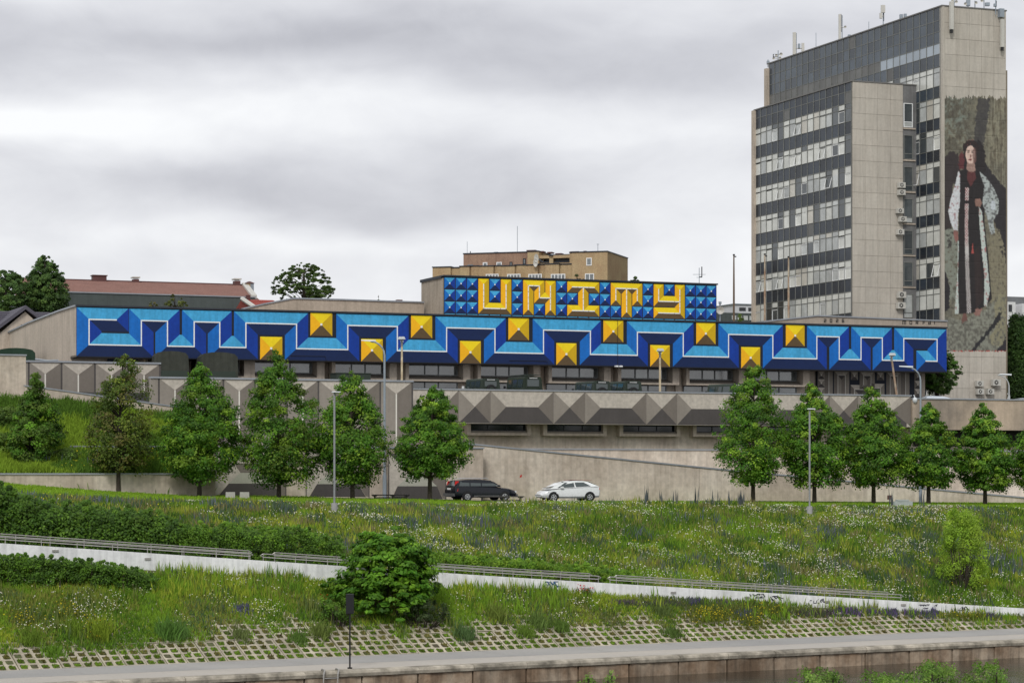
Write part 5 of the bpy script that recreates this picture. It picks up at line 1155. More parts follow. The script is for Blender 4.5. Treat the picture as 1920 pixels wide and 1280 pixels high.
# canvas covered army trucks on the upper deck
CANV = mat('olive_canvas', (.048, .052, .042), .9, .15, .6, .12, 3, .3, .5, 4); CANG = mat('green_canvas', (.022, .05, .032), .9, .15, .6, .12, 3, .2, .5, 4)
def truck(label, px, d, yaw, ztop, cv, L=4.4, W_=2.4):
    X = (px-960)*d/F; r = thing('army_truck', label, 'truck', (X, d, DZ+.05), yaw, 'canvas covered army trucks'); H_ = ztop-DZ-.05
    rr = random.Random(int(px)); rings = []
    for i, x in enumerate(np.linspace(-L/2, L/2, 15)):
        w_ = W_/2*(1+.015*math.sin(i*2.1)); dz_ = .03*math.cos(i*math.pi/1.75)
        rings.append([(x, -w_, .55), (x, -w_*1.02+rr.uniform(-.02, .02), H_*.62), (x, -w_*.98, H_-.38+dz_), (x, -w_*.82, H_-.14+dz_), (x, -w_*.4, H_-.03+dz_), (x, 0, H_+dz_), (x, w_*.4, H_-.03+dz_), (x, w_*.82, H_-.14+dz_), (x, w_*.98, H_-.38+dz_), (x, w_*1.02+rr.uniform(-.02, .02), H_*.62), (x, w_, .55)])
    part('canvas_cover', MB().loft(rings), cv, r)
    part('tailgate_flap', MB().loft([[(-L/2-.03-.03*math.sin(y*7), y, .55), (-L/2-.02, y, H_-.35-.0*abs(y))] for y in np.linspace(-W_/2+.1, W_/2-.1, 12)], close=False, cap=False), cv, r)
    part('cargo_bed', MB().box(-L/2+.05, L/2-.05, -W_/2+.08, W_/2-.08, .52, .9).box(-L/2, L/2+1.9, -.5, .5, .4, .52), OLV, r)
    cabn = part('cab', MB().prismx([(-1.1, .7), (1.1, .7), (1.1, 1.7), (.95, 2.3), (-.95, 2.3), (-1.1, 1.7)], L/2+.25, L/2+1.8), OLV, r)
    for s in (-1, 1):
        part('door_window', MB().box(L/2+.6, L/2+1.4, s*1.105-.006, s*1.105+.006, 1.45, 1.69), CGL, r)
        for x in (-L/2+.8, -L/2+2.0, L/2+1.2): wheel(r, x, s*(W_/2-.2), .48, .28, OLV)
truck('army truck with an olive canvas cover, left of the two beside each other', 314, 196, jy-.10+math.pi, (HY-661)*196/F, CANV, 4.6, 2.75)
truck('army truck with an olive canvas cover, right of the two beside each other', 401.5, 197, jy-.08+math.pi, (HY-663)*197/F, CANV, 4.6, 3.05)
truck('army truck with a dark green canvas cover at the left edge', 22, 205, jy+math.pi, (HY-655)*205/F, CANG, 4.4, 3.2)
# low open trailer frame beside the trucks
o = XP(230, 681, 196); o.z = DZ; hh_ = (HY-668)*196/F-DZ
r = thing('trailer', 'low trailer with a white and red marked tail board left of the canvas trucks', 'trailer', o, M_.phi)
L = 58*196/F; part('tail_board', MB().box(-L/2, L/2, -.05, .03, hh_-.55, hh_-.12), mat('dark_blue_board', (.02, .03, .06), .6), r)
part('rail', MB().box(-L/2, L/2, -.07, .05, hh_-.10, hh_).box(-L/2, L/2, -.07, .05, hh_-.66, hh_-.56), ACW, r)
for x in (-L/2+.12, -.3, L/2-.3): part('red_marker', MB().box(x-.12, x+.12, -.085, -.071, hh_-.09, hh_-.01), TAILR, r)
for s in (-1, 1): wheel(r, s*.8, .6*s, .42, .25, OLV)
part('frame', MB().box(-L/2, L/2, 0, 2.0, .6, .8), OLV, r)
# pipes by the left wall base
m = MB().tube([XP(66, 673, 199), XP(90, 676, 199), XP(135, 674, 200), XP(142, 668, 200)], .07, 6)
tag(link('pipe', MB().tube([p_-XP(66, 673, 199) for p_ in (XP(66, 673, 199), XP(90, 676, 199), XP(135, 674, 199.5), XP(142, 668, 199.5))], .07, 6).mesh('pipe', GALV), None, XP(66, 673, 199)), 'thin grey pipe running along the foot of the left end wall', 'pipe')
# dark green container top
tag(link('box_trailer', MB().box(-1.4, 1.4, -.8, .8, 0, (HY-701)*192/F-DZ).box(-1.45, 1.45, -.85, .85, (HY-701)*192/F-DZ+.002, (HY-701)*192/F-DZ+.06).mesh('box_trailer', OLV), None, ((657-960)*192/F, 192, DZ), M_.phi), 'low dark green box standing on the deck above the fifth tree', 'box')
# ================================================================ background buildings
RT = mat('brown_roof_tile', (.27, .155, .13), .8, .1, .6, .15, 6); RTR = mat('red_roof_tile', (.31, .075, .06), .8, .1, .6, .12, 6); DGR = mat('dark_green_grey_fascia', (.075, .09, .088), .8, .1, .4, .08, 3, .15)
BRK = mat('yellow_brick', (.46, .35, .20), .9, .12, .5, .35, 14, .15, col2=(.28, .17, .10), patch=.6, pscale=.5); BRR = mat('red_brown_brick', (.29, .18, .13), .9, .12, .5, .35, 14, .2, col2=(.33, .22, .15), patch=.7, pscale=.5)
CHM = mat('chimney_metal', (.10, .045, .042), .6)
d = 262; b = dep(d)
h1 = Site('long_roof_building', 'long building with a brown tiled roof above a dark grey-green fascia behind the mural', 'building', (M_.A(60, b), b, 4))
a0, a1 = M_.A(60, b), M_.A(478, b); zf0, zf1 = z0(890-322-0, d), z0(890-0, d)
zA = M_.Z(270, 582, b); zB = M_.Z(270, 552.5, b)
h1.part('fascia', MB().box(a0, a1, b, b+12, 4, zB), DGR)
m = MB(); wall_cap(m, [(a0-.1, zB), (a1+.1, zB)], b-.1, b+.4, .12); h1.part('capping', m, CAPM)
zr_ = M_.Z(270, 530, dep(272)); rows_ = 11; b0_, b1_ = dep(d)+2.2, dep(272)
aR_ = M_.A(473, b0_); dv_ = aR_-M_.A(455, b1_)
roof = h1.part('roof', MB().hexa([(a0, b0_, zB-.2), (aR_+1, b0_, zB-.2), (aR_-dv_+1, b1_, zB-.2), (a0, b1_, zB-.2), (a0, b0_+.1, zB+.1), (aR_, b0_+.1, zB+.1), (aR_-dv_, b1_, zr_), (a0, b1_, zr_)]), RT)
for k in range(rows_):      # courses of roof tile
    t = k/rows_; bb = b0_+(b1_-b0_)*t; zz = zB+.1+(zr_-zB-.1)*t; st_ = (b1_-b0_)/rows_; sz = (zr_-zB-.1)/rows_; ae = aR_-dv_*t
    h1.part('tile_course', MB().hexa([(a0, bb-.05, zz+.02), (ae, bb-.05, zz+.02), (ae-dv_/rows_, bb+st_, zz+sz+.02), (a0, bb+st_, zz+sz+.02), (a0, bb-.05, zz+.12), (ae, bb-.05, zz+.12), (ae-dv_/rows_, bb+st_, zz+sz+.04), (a0, bb+st_, zz+sz+.04)]), RT, None, roof)
h1.part('ridge', MB().box(a0, aR_-dv_+.1, b1_-.1, b1_+.25, zr_-.05, zr_+.16), CHM)
h1.part('verge', MB().hexa([(aR_-.1, b0_, zB+.1), (aR_+.5, b0_, zB+.1), (aR_-dv_+.5, b1_, zr_), (aR_-dv_-.1, b1_, zr_), (aR_-.1, b0_, zB+.45), (aR_+.5, b0_, zB+.45), (aR_-dv_+.5, b1_, zr_+.3), (aR_-dv_-.1, b1_, zr_+.3)]), ACW)
for x0, x1, y0, y1, cp in ((175, 200, 516.5, 530, 0), (251, 261, 523, 536, 1), (441, 451, 526, 538, 1)):
    bc = b1_-.5; a_, c_ = M_.A(x0, bc), M_.A(x1, bc); q0, q1 = M_.Z(x0, y1, bc), M_.Z(x0, y0, bc); cm = h1.part('chimney', MB().box(a_, c_, bc, bc+1, q0-.6, q1), CHM)
    h1.part('chimney_cap', MB().box(a_-.1, c_+.1, bc-.1, bc+1.1, q1+(.0 if not cp else .12), q1+(.08 if not cp else .25)), ACW if cp else CHM, None, cm)
bc = b1_-1; a_, c_ = M_.A(463, bc), M_.A(476, bc); cm = h1.part('chimney', MB().box(a_, a_+(c_-a_)*.5, bc, bc+1.4, 12, M_.Z(470, 531, bc), 0).box(a_+(c_-a_)*.5, c_, bc, bc+1.4, 12, M_.Z(470, 531, bc), 1), [BRK, GALV]); h1.part('chimney_cap', MB().hexa([(a_-.1, bc-.1, M_.Z(470, 531, bc)), (c_+.1, bc-.1, M_.Z(470, 531, bc)), (c_+.1, bc+1.5, M_.Z(470, 531, bc)), (a_-.1, bc+1.5, M_.Z(470, 531, bc)), (a_+.3, bc+.3, M_.Z(470, 527, bc)), (c_-.3, bc+.3, M_.Z(470, 527, bc)), (c_-.3, bc+1, M_.Z(470, 527, bc)), (a_+.3, bc+1, M_.Z(470, 527, bc))]), CHM, None, cm)
# red roofed house behind
b = dep(250); a0, a1 = M_.A(478, b), M_.A(530, b)
h2 = Site('red_roof_house', 'house with a bright red tiled roof between the brown roof and the round tree', 'house', (a0, b, 6))
h2.part('wall', MB().box(a0, a1+8, b, b+8, 4, M_.Z(480, 577, b)), CONC)
q0, q1 = M_.Z(480, 577, b), M_.Z(482, 557.5, b); rf = h2.part('roof', MB().hexa([(a0, b, q0), (a1+22, b, q0), (a1+22, b+8, q0), (a0, b+8, q0), (a0-.3, b+3.5, q1), (a1+22, b+3.5, q1-.6), (a1+22, b+4, q1-.6), (a0-.3, b+4, q1)]), RTR)
for k in range(6):
    t = k/6; zz = q0+(q1-q0)*t; h2.part('tile_course', MB().hexa([(a0-.3*t, b+3.5*t-.06, zz+.02), (a1, b+3.5*t-.06, zz+.02), (a1, b+3.5*(t+1/6), zz+(q1-q0)/6+.01), (a0-.3*t, b+3.5*(t+1/6), zz+(q1-q0)/6+.01), (a0-.3*t, b+3.5*t-.06, zz+.1), (a1, b+3.5*t-.06, zz+.1), (a1, b+3.5*(t+1/6), zz+(q1-q0)/6+.03), (a0-.3*t, b+3.5*(t+1/6), zz+(q1-q0)/6+.03)]), RTR, None, rf)
h2.part('chimney', MB().box(M_.A(479, b), M_.A(485, b), b+3, b+3.6, q1-.5, M_.Z(482, 549, b)), CHM, None, rf)
h2.part('verge', MB().tube([(a0, b-.1, q0), (a0-.3, b+3.6, q1+.1)], .22, 6), ACW)
# low red roof line behind the parapet
b = dep(236); m = MB().box(M_.A(620, b), M_.A(792, b), b, b+3, 13, M_.Z(700, 563.2, b)); rr_ = Site('far_red_roof', 'thin strip of a red roof showing over the flat roof wall left of the letters', 'roof', (M_.A(620, b), b, 13)); rr_.part('roof', m, mat('dark_red_sheet', (.20, .03, .035), .6)); rr_.part('vent', MB().box(M_.A(748, b), M_.A(758, b), b+.5, b+1, M_.Z(750, 564, b), M_.Z(750, 561, b)), CHM)
# gable house at the left edge
b = dep(238); hs = Site('gable_house', 'beige house with a dark tiled gable roof at the left edge', 'house', (M_.A(-20, b), b, 4)); ap = M_.A(47, b), M_.Z(47, 580, b); le = M_.A(-16, b), M_.Z(-16, 627, b); re = M_.A(82, b), M_.Z(82, 606, b)
hs.part('wall', MB().prism([(le[0]+.5, 3), (le[0]+.5, le[1]-.1), (ap[0], ap[1]-.2), (re[0]-.3, re[1]-.2), (re[0]-.3, 3)], b, b+9), CONC)
for p_, q_ in ((le, ap), (ap, re)):
    hs.part('gable_roof', MB().hexa([(p_[0], b-.4, p_[1]), (q_[0], b-.4, q_[1]), (q_[0], b+9.3, q_[1]), (p_[0], b+9.3, p_[1]), (p_[0], b-.4, p_[1]+.35), (q_[0], b-.4, q_[1]+.35), (q_[0], b+9.3, q_[1]+.35), (p_[0], b+9.3, p_[1]+.35)]), mat('dark_roof_tile', (.085, .08, .10), .8, .1))
zq0, zq1 = M_.Z(50, 612, b+5), M_.Z(50, 583.5, b+5)
rf = hs.part('main_roof', MB().hexa([(M_.A(-60, b+3), b+3, zq0), (M_.A(105, b+3), b+3, zq0), (M_.A(105, b+3), b+9, zq0), (M_.A(-60, b+3), b+9, zq0), (M_.A(-60, b+3), b+6, zq1), (M_.A(104, b+3), b+6, zq1), (M_.A(104, b+3), b+6.4, zq1), (M_.A(-60, b+3), b+6.4, zq1)]), mat('dark_roof_tile', (.085, .08, .10), .8, .1))
for k in range(7):
    t = k/7; zz = zq0+(zq1-zq0)*t; bb = b+3+3*t; aa, cc = M_.A(-60, b+3), M_.A(104.5, b+3); hs.part('tile_course', MB().hexa([(aa, bb-.06, zz+.02), (cc, bb-.06, zz+.02), (cc, bb+3/7, zz+(zq1-zq0)/7), (aa, bb+3/7, zz+(zq1-zq0)/7), (aa, bb-.06, zz+.11), (cc, bb-.06, zz+.11), (cc, bb+3/7, zz+(zq1-zq0)/7+.02), (aa, bb+3/7, zz+(zq1-zq0)/7+.02)]), MATS['dark_roof_tile'], None, rf)
win = hs.part('window', MB().box(M_.A(39, b), M_.A(47, b), b-.03, b+.02, M_.Z(43, 613, b), M_.Z(43, 608, b)), DARK)
# ---------------------------------------------------------------- brick apartment block
BF = Frame(-.30); Yc = 272.; Xc = (1139-960)/F*Yc; ac, bc = BF.AB(Xc, Yc)
bb_ = Site('brick_building', 'stepped yellow and red brick apartment block rising behind the UNITY letters', 'building', (BF.A(812, bc), bc, 6), BF)
Z_ = lambda x, y: BF.Z(x, y, bc)
def bbox(x0, x1, yt, m_, depth=8, db=0, name='wall'):
    bq = bc+db; bb_.part(name, MB().box(BF.A(x0, bq), BF.A(x1, bq), bq, bq+depth, 6, BF.Z((x0+x1)/2, yt, bq)), m_)
    m = MB(); wall_cap(m, [(BF.A(x0, bq)-.05, BF.Z((x0+x1)/2, yt, bq)), (BF.A(x1, bq)+.05, BF.Z((x0+x1)/2, yt, bq))], bq-.08, bq+depth+.05, .12); bb_.part('roof_edge', m, CAPD)
bbox(811, 845, 501.5, BRK, 6, 0); bbox(845.02, 862, 502.5, BRK, 5, .4); bbox(862.02, 880, 500, BRK, 6, 0); bbox(880.02, 898, 499.5, BRK, 4, .5); bbox(898.02, 925, 499.5, BRK, 4, .0); bbox(925.02, 940, 499, BRK, 4, .5); bbox(940.02, 965, 499, BRK, 4, 0); bbox(965.02, 985, 497.5, BRK, 4, .5); bbox(985.02, 1008, 497.5, BRK, 4, 0); bbox(1008.02, 1022, 496.5, BRK, 4, .5); bbox(1022.02, 1048, 495.5, BRK, 4, 0); bbox(1048.02, 1072, 496, BRK, 4, .5)
bbox(869, 989, 475, BRR, 9, 5); bbox(989.05, 1010, 472, BRK, 9, 4.4); bbox(1072.05, 1139, 473, BRK, 9, 0); bbox(1068, 1086, 474, BRK, 6, 2)
bbox(1010, 1068, 492, BRK, 8, 5, 'balcony_wall'); bb_.part('opening_shade', MB().box(BF.A(1010, bc+6), BF.A(1068, bc+6), bc+6.5, bc+8, 20, BF.Z(1040, 482, bc+6)), DARK)  # black block puts the shade inside the balcony opening into its colour
bbox(1008, 1072, 479, BRK, 2, 8)
for x0, x1 in ((1030, 1037),): bbox(x0, x1, 479.5, BRK, 1, 4.6, 'balcony_pillar')
bb_.part('balcony_beam', MB().box(BF.A(1008, bc+4.6), BF.A(1072, bc+4.6), bc+4.6, bc+6, BF.Z(1040, 484, bc+4.6), BF.Z(1040, 478.5, bc+4.6)), BRK)
for x0, x1, y0, y1, dz_ in ((986, 1003, 468.5, 471.5, 5), (1007, 1018, 470.5, 473, 5), (1025, 1034, 472, 474.5, 8), (1040, 1052, 474.5, 476.5, 8), (1068, 1084, 471, 474, 1.8), (1093, 1098, 470, 474, 2), (925, 932, 472, 474, 6)):
    bq = bc+dz_; bb_.part('roof_vent', MB().box(BF.A(x0, bq), BF.A(x1, bq), bq+.2, bq+1.2, BF.Z(x0, y1, bq), BF.Z(x0, y0, bq)), CHM if x0 != 925 else GALV)
def bwin(x0, x1, y0, y1, db, fm=MUW, n=1):
    bq = bc+db; a_, c_ = BF.A(x0, bq), BF.A(x1, bq); q0, q1 = BF.Z(x0, y1, bq), BF.Z(x0, y0, bq); t = .09; m = MB().box(a_, c_, bq-.05, bq-.004, q0, q0+t).box(a_, c_, bq-.05, bq-.004, q1-t, q1)
    for k in range(n+1): x = a_+t/2+(c_-a_-t)*k/n; m.box(x-t/2, x+t/2, bq-.048, bq-.006, q0+t, q1-t)
    w_ = bb_.part('window', m, fm); bb_.part('pane', MB().box(a_+t, c_-t, bq-.03, bq-.008, q0+t, q1-t), GLA, None, w_)
for x0, x1 in ((911, 935), (951, 976), (991, 1016), (1033, 1060)): bwin(x0, x1, 514, 526, 0, MUW, 4)
bwin(1099.5, 1109.5, 483.5, 498, 0, MUW); bwin(1097, 1114, 513, 526, 0, MUW, 2); bwin(905.5, 914, 492, 504, 5, MUW); bwin(931, 941, 491.5, 498.5, 5, MUW); bwin(877, 887, 496, 503, 5, FRM); bwin(955.5, 961, 491, 500, 5, DARK); bwin(980.5, 986, 484.5, 496, 5, DARK)
for x, y in ((1006, 484), (1004.5, 492.5)):
    r = thing('satellite_dish', 'white satellite dish on the brick building, the %s of two' % ('upper' if y < 490 else 'lower'), 'satellite dish', XP(x, y, 274.0), -.3, 'dishes on the brick building')
    m = MB(); n = 12; rim = [(.2*0+.27*math.cos(q), -.1, .48*math.sin(q)) for q in np.linspace(0, 2*math.pi, n+1)[:-1]]
    for i in range(n): m.poly([(0, .05, 0), rim[i], rim[(i+1) % n]])
    part('dish', m, ACW, r); part('arm', MB().tube([(0, .05, 0), (0, 2.5, -.2)], .05, 5), GALV, r)
# far pale building left of the tower and far right building
for nm, lb, x0, x1, yt, yb, d, m1 in (('far_building', 'white flat roofed building far behind between the dish and the tower', 1377, 1470, 571, 592, 300, mat('pale_render', (.55, .56, .58), .8)), ):
    b = dep(d); s = Site(nm, lb, 'building', (M_.A(x0, b), b, 8)); s.part('wall', MB().box(M_.A(x0, b), M_.A(x1, b), b, b+10, 14, M_.Z(1400, yt, b)), m1)
    s.part('roof_edge', MB().box(M_.A(x0, b)-.2, M_.A(x1, b), b-.2, b+10, M_.Z(1400, yt, b)+.003, M_.Z(1400, yt-1.3, b)), GALV)
    for q0, q1 in ((1386, 1398), (1403, 1415)): s.part('window', MB().box(M_.A(q0, b), M_.A(q1, b), b-.05, b+.02, M_.Z(1400, 583, b), M_.Z(1400, 576.5, b)), GLD)
    s.part('lower_storey', MB().box(M_.A(1345, b-8), M_.A(1470, b-8), b-8, b-1, 10, M_.Z(1400, 587, b-8)), DGR)
    for k in range(4): s.part('window', MB().box(M_.A(1372+k*11, b-8), M_.A(1380+k*11, b-8), b-8.05, b-7.98, M_.Z(1400, 600, b-8), M_.Z(1400, 592, b-8)), CUR[1])
b = dep(330); s = Site('far_building', 'dark grey and white modern block at the right edge behind the tower', 'building', (M_.A(1886, b), b, 8))
s.part('wall', MB().box(M_.A(1840, b), M_.A(1904, b), b, b+8, 8, M_.Z(1900, 566, b)), mat('white_render_far', (.62, .62, .63), .8)); s.part('upper_block', MB().box(M_.A(1850, b+3), M_.A(1990, b+3), b+8.1, b+18, 8, M_.Z(1900, 556, b+8)), mat('dark_grey_cladding', (.13, .135, .14), .7))
s.part('wing', MB().box(M_.A(1917, b), M_.A(1990, b), b, b+8, 8, M_.Z(1920, 569, b)), MATS['white_render_far']); s.part('window', MB().box(M_.A(1891, b), M_.A(1897, b), b-.1, b+.02, M_.Z(1894, 584, b), M_.Z(1894, 571, b)), GLD)
# ================================================================ plants
LEAF = mat('leaf', (1, 1, 1), .55, 0, grain=0, spec=.25, trans=.42, attr='Col')
LEAFB = mat('grass_blade', (1, 1, 1), .7, 0, grain=0, spec=.05, trans=.34, attr='Col')
BARK = mat('bark', (.055, .045, .035), .9, .25, 3, .3, 12)
def leafcloud(cent, rad, n, size, cols, r, squash=.6, up=.5, outc=None, colvar=.25):
    """n leaves spread round each clump centre; colour is chosen per clump and per leaf"""
    m = len(cent); k = np.repeat(np.arange(m), n); N_ = len(k)
    d = r.normal(size=(N_, 3)); d = d/np.linalg.norm(d, axis=1, keepdims=True)*(r.random((N_, 1))**.45); d[:, 2] *= squash
    c = cent[k]+d*rad[k][:, None]
    nr = d.copy()*.8; nr[:, 2] += up+.25
    if outc is not None: nr[:, :2] += .85*norm(c[:, :2]-outc[:2])
    else: nr[:, 1] -= .75
    nr += r.normal(size=(N_, 3))*.45
    sz = size*r.uniform(.65, 1.3, N_)
    V, Fc = leaves(c, sz, nr, .62, .25, r)
    cols = np.array(cols); ci = r.integers(0, len(cols), m); base = cols[ci][k]; alt = cols[r.integers(0, len(cols), N_)]
    col = base*.7+alt*.3; col = col*(1+r.normal(size=(N_, 1))*colvar*.5).clip(.55, 1.6); col *= (1+r.normal(size=(m, 1))*.20).clip(.6, 1.6)[k]
    return V, Fc, np.repeat(col, 4, 0)
G_LIN = [(.065, .170, .016), (.090, .220, .019), (.130, .275, .022), (.042, .120, .015), (.23, .36, .032)]
G_DRY = [(.085, .145, .022), (.120, .180, .025), (.060, .105, .018), (.21, .27, .035), (.15, .13, .04)]
def tree(label, px, yb, yt, yc, xl, xr, d, seed, cols=G_LIN, dens=1.0, group=None, name='linden_tree', leaf=.085, trunk=.16, base_z=None, n_cl=230, per=85, peak=None, widest=.36, gaps=0, lean=0, blunt=.8, limb_vis=1, cat='tree', squash=.65, clk=1.0, wide=1.01):
    xl, xr = px-(px-xl)*wide, px+(xr-px)*wide
    r = np.random.default_rng(seed); X = (px-960)*d/F; g = float(gz(X, d)) if base_z is None else base_z
    m = d/F; top = (HY-yt)*m-g; bot = (HY-yc)*m-g; RL, RR = (px-xl)*m, (xr-px)*m; Hc = top-bot
    if peak is None: peak = px
    dxp = (peak-px)*m
    t_ = []; 
    def prof(t): 
        t = np.asarray(t); a = np.clip(t/widest, 0, 1); b = np.clip((t-widest)/(1-widest), 0, 1)
        return np.where(t < widest, .55+.45*np.sin(a*math.pi/2), (1-b**1.25)**blunt*.97+.03)
    n = int(n_cl*dens); T = []; 
    while len(T) < n:
        t = r.random(); 
        if r.random() < prof(t)**1.3+.06: T.append(t)
    T = np.array(T); th = r.uniform(0, 2*math.pi, n); q = r.random(n)**.30
    lump = .86+.34*vnoise(th*1.6+seed, T*5+seed, seed)
    Rx = np.where(np.cos(th) > 0, RR, RL); Ry = (RL+RR)/2
    rr = prof(T)*lump*q*1.04; cl = min(.62, Hc*.085)*clk
    cent = np.stack([np.cos(th)*rr*np.maximum(Rx-cl*.6, .2)+dxp*T**1.5, np.sin(th)*rr*(Ry-cl*.5), bot+cl*.45+T*(Hc-cl*.9)-q*.25*(T < .5)], 1)
    if gaps:
        kp = vnoise(cent[:, 0]*1.1+seed, cent[:, 2]*.9, seed+3) > gaps; cent = cent[kp]
    rad = cl*r.uniform(.65, 1.25, len(cent))*np.clip(1.25-.6*((cent[:, 2]-bot)/Hc), .55, 1.2)
    nx_ = int(n*.30); tx = r.random(nx_); ax2 = r.uniform(0, 2*math.pi, nx_); rx2 = prof(tx)*(.90+.22*r.random(nx_)); Rx2 = np.where(np.cos(ax2) > 0, RR, RL)
    ce2 = np.stack([np.cos(ax2)*rx2*Rx2+dxp*tx**1.5, np.sin(ax2)*rx2*Ry, bot+.1+tx*(Hc-.2)], 1)
    V, Fc, C = join([leafcloud(cent, rad, per, leaf, cols, r, squash, .45, np.array([0, 0, 0.])), leafcloud(ce2, np.full(nx_, cl*.36), int(per*.28), leaf, cols, r, .8, .45, np.array([0, 0, 0.]))])
    root = thing(name, label, cat, (X, d, g), 0, group)
    link('crown', np_mesh('crown', V, Fc, C, LEAF), root)
    mb = MB(); kx = dxp
    mb.tube([(0, 0, -.5), (0, 0, bot*.6+.1), (dxp*.1, 0, bot+Hc*.35), (dxp*.6, 0, bot+Hc*.75), (dxp, 0, top-.25)], [trunk*1.1, trunk*.85, trunk*.55, trunk*.25, .02], 8)
    idx = r.choice(len(cent), min(len(cent), int(60*limb_vis)), replace=False)
    for i in idx:
        c = cent[i]; z_ = max(bot*.92, c[2]-.45*math.hypot(c[0], c[1])-.3); p0 = Vector((dxp*max(0, (z_-bot)/Hc)**1.5, 0, z_)); p1 = Vector(c); mid = p0.lerp(p1, .5)+Vector((0, 0, .12))
        mb.tube([p0, mid, p1], [.045, .028, .010], 4, cap=False)
    part('trunk', mb, BARK, root)
    return root
GRP = 'linden trees in a row along the street'
tree('slim young tree with yellowish top at the far left before the grass bank', 57, 915, 694, 874, 17, 121, 157, 11, G_DRY[:3]+G_LIN[:3], .95, GRP, gaps=.12, n_cl=210, trunk=.11, blunt=1.15, peak=66)
tree('sparse tree second from the left with bare twigs and a yellow-green top', 222, 925, 664, 882, 160, 296, 156, 12, G_DRY, .85, GRP, gaps=.28, n_cl=250, per=62, trunk=.15, blunt=.62, peak=232, limb_vis=2.2, widest=.3)
tree('full dark green tree third from the left with a slender pointed top', 374, 931, 675, 900, 294, 466, 156, 13, G_LIN, 1.25, GRP, blunt=1.1, peak=376)
tree('tallest broad tree, fourth from the left', 523, 933, 655, 906, 444, 618, 156, 14, G_LIN+G_DRY[1:2], 1.3, GRP, blunt=.95, peak=515)
tree('narrow pointed tree fifth from the left just right of the path lamp', 661, 935, 681, 908, 588, 736, 156, 15, G_LIN, 1.15, GRP, blunt=1.1, peak=655)
tree('sixth tree from the left, standing behind the black estate car', 806, 938, 720, 894, 734, 880, 157, 16, G_LIN, 1.15, GRP, blunt=.85, peak=815)
tree('tall uneven tree with ragged left side, first of the right-hand group', 1412, 942, 680, 905, 1338, 1482, 162, 17, G_LIN, 1.05, GRP, gaps=.16, blunt=.75, peak=1415)
tree('tree second of the right-hand group, just right of the right path lamp', 1527, 942, 717, 910, 1462, 1606, 163, 18, G_LIN, 1.1, GRP, blunt=1.0, peak=1518)
tree('tree third of the right-hand group in front of the parapet end', 1638, 942, 719, 910, 1576, 1716, 164, 19, G_LIN, 1.1, GRP, blunt=1.0, peak=1632)
tree('tree fourth of the right-hand group, smaller, beside the curved street lamp', 1741, 943, 754, 909, 1685, 1808, 165, 20, G_LIN, 1.0, GRP, blunt=.95)
tree('tree fifth of the right-hand group near the right edge', 1847, 943, 753, 918, 1790, 1912, 166, 21, G_LIN, 1.0, GRP, blunt=.95, peak=1843)
tree('tree cut off by the right edge of the picture', 1946, 943, 765, 917, 1894, 2002, 167, 22, G_LIN, 1.0, GRP, blunt=.95)
# trees behind
G_FAR = [(.085, .160, .035), (.065, .130, .032), (.115, .195, .04), (.05, .10, .026)]
tree('large bushy tree at the far left behind the gable house', 10, 640, 505, 600, -60, 72, 236, 31, G_FAR, .9, None, 'broad_tree', .12, .4, 4, 420, 60, widest=.45, blunt=.6, clk=.9, wide=1.0)
tree('dark tall tree at the left with an open ragged top, behind the gable house', 84, 640, 477, 596, 40, 132, 238, 32, G_FAR, .8, None, 'broad_tree', .12, .35, 4, 420, 56, widest=.35, blunt=.7, gaps=.2, clk=.85, wide=1.0)
tree('round open crowned tree behind the flat roof wall in the middle', 570, 640, 491, 572, 512, 626, 235, 33, [(.07, .125, .022), (.10, .165, .028), (.05, .095, .02)], .62, None, 'round_tree', .095, .3, 8, 560, 52, widest=.45, blunt=.5, gaps=.26, squash=.4, clk=.80, wide=1.0)
tree('small light green tree top above the blue band on the left', 328, 640, 549, 600, 300, 356, 222, 34, [(.14, .17, .04), (.10, .12, .04)], .3, None, 'small_tree', .10, .12, 8, 120, 60, widest=.4, gaps=.2, wide=1.0)
tree('tiny yellowish tree top left of the small light green tree', 288, 640, 561, 600, 272, 304, 222, 35, [(.18, .16, .05), (.10, .12, .04)], .12, None, 'small_tree', .09, .08, 8, 120, 50, widest=.4, gaps=.2, wide=1.0)
tree('dark tree top showing over the right half of the UNITY letters', 1190, 620, 518, 575, 1166, 1214, 250, 36, G_FAR, .4, None, 'small_tree', .12, .15, 8, 120, 70, widest=.4, wide=1.0)
tree('small bush-like tree in front of the brick building', 1082, 620, 513, 575, 1052, 1112, 252, 37, [(.12, .12, .04), (.09, .11, .035)], .35, None, 'small_tree', .11, .15, 8, 120, 70, widest=.4, wide=1.0)
tree('fresh green little tree between the dish and the tower', 1386, 640, 585, 640, 1364, 1402, 228, 38, [(.15, .22, .05), (.10, .16, .03)], .35, None, 'small_tree', .09, .1, 8, 120, 70, widest=.35, wide=1.0)
tree('twiggy bare shrub top on the roof edge left of the letters', 710, 640, 550, 580, 698, 724, 238, 39, G_DRY, .04, None, 'small_tree', .06, .05, 8, 100, 20, widest=.4, limb_vis=.5, wide=1.0)
tree('tree under the right end of the mural beside the air conditioners', 1757, 748, 648, 735, 1722, 1800, 226, 40, G_FAR[:3]+G_LIN[:1], .8, None, 'broad_tree', .09, .2, 6, 330, 60, widest=.5, blunt=.5, clk=.8, wide=1.0)
# willows on the right
for i, (x, xl, xr, yt, d) in enumerate(((1905, 1884, 1940, 588, 262), (1950, 1900, 2010, 582, 275))):
    tree(('drooping dark green willow directly right of the tower', 'dark willow behind at the right edge')[i], x, 760, yt, 745, xl, xr, d, 44+i, [(.045, .10, .02), (.065, .13, .025), (.035, .075, .018)], 1.3, None, 'willow_tree', .13, .4, 5, 300, 70, widest=.5, blunt=.4, squash=1.5, wide=1.0)
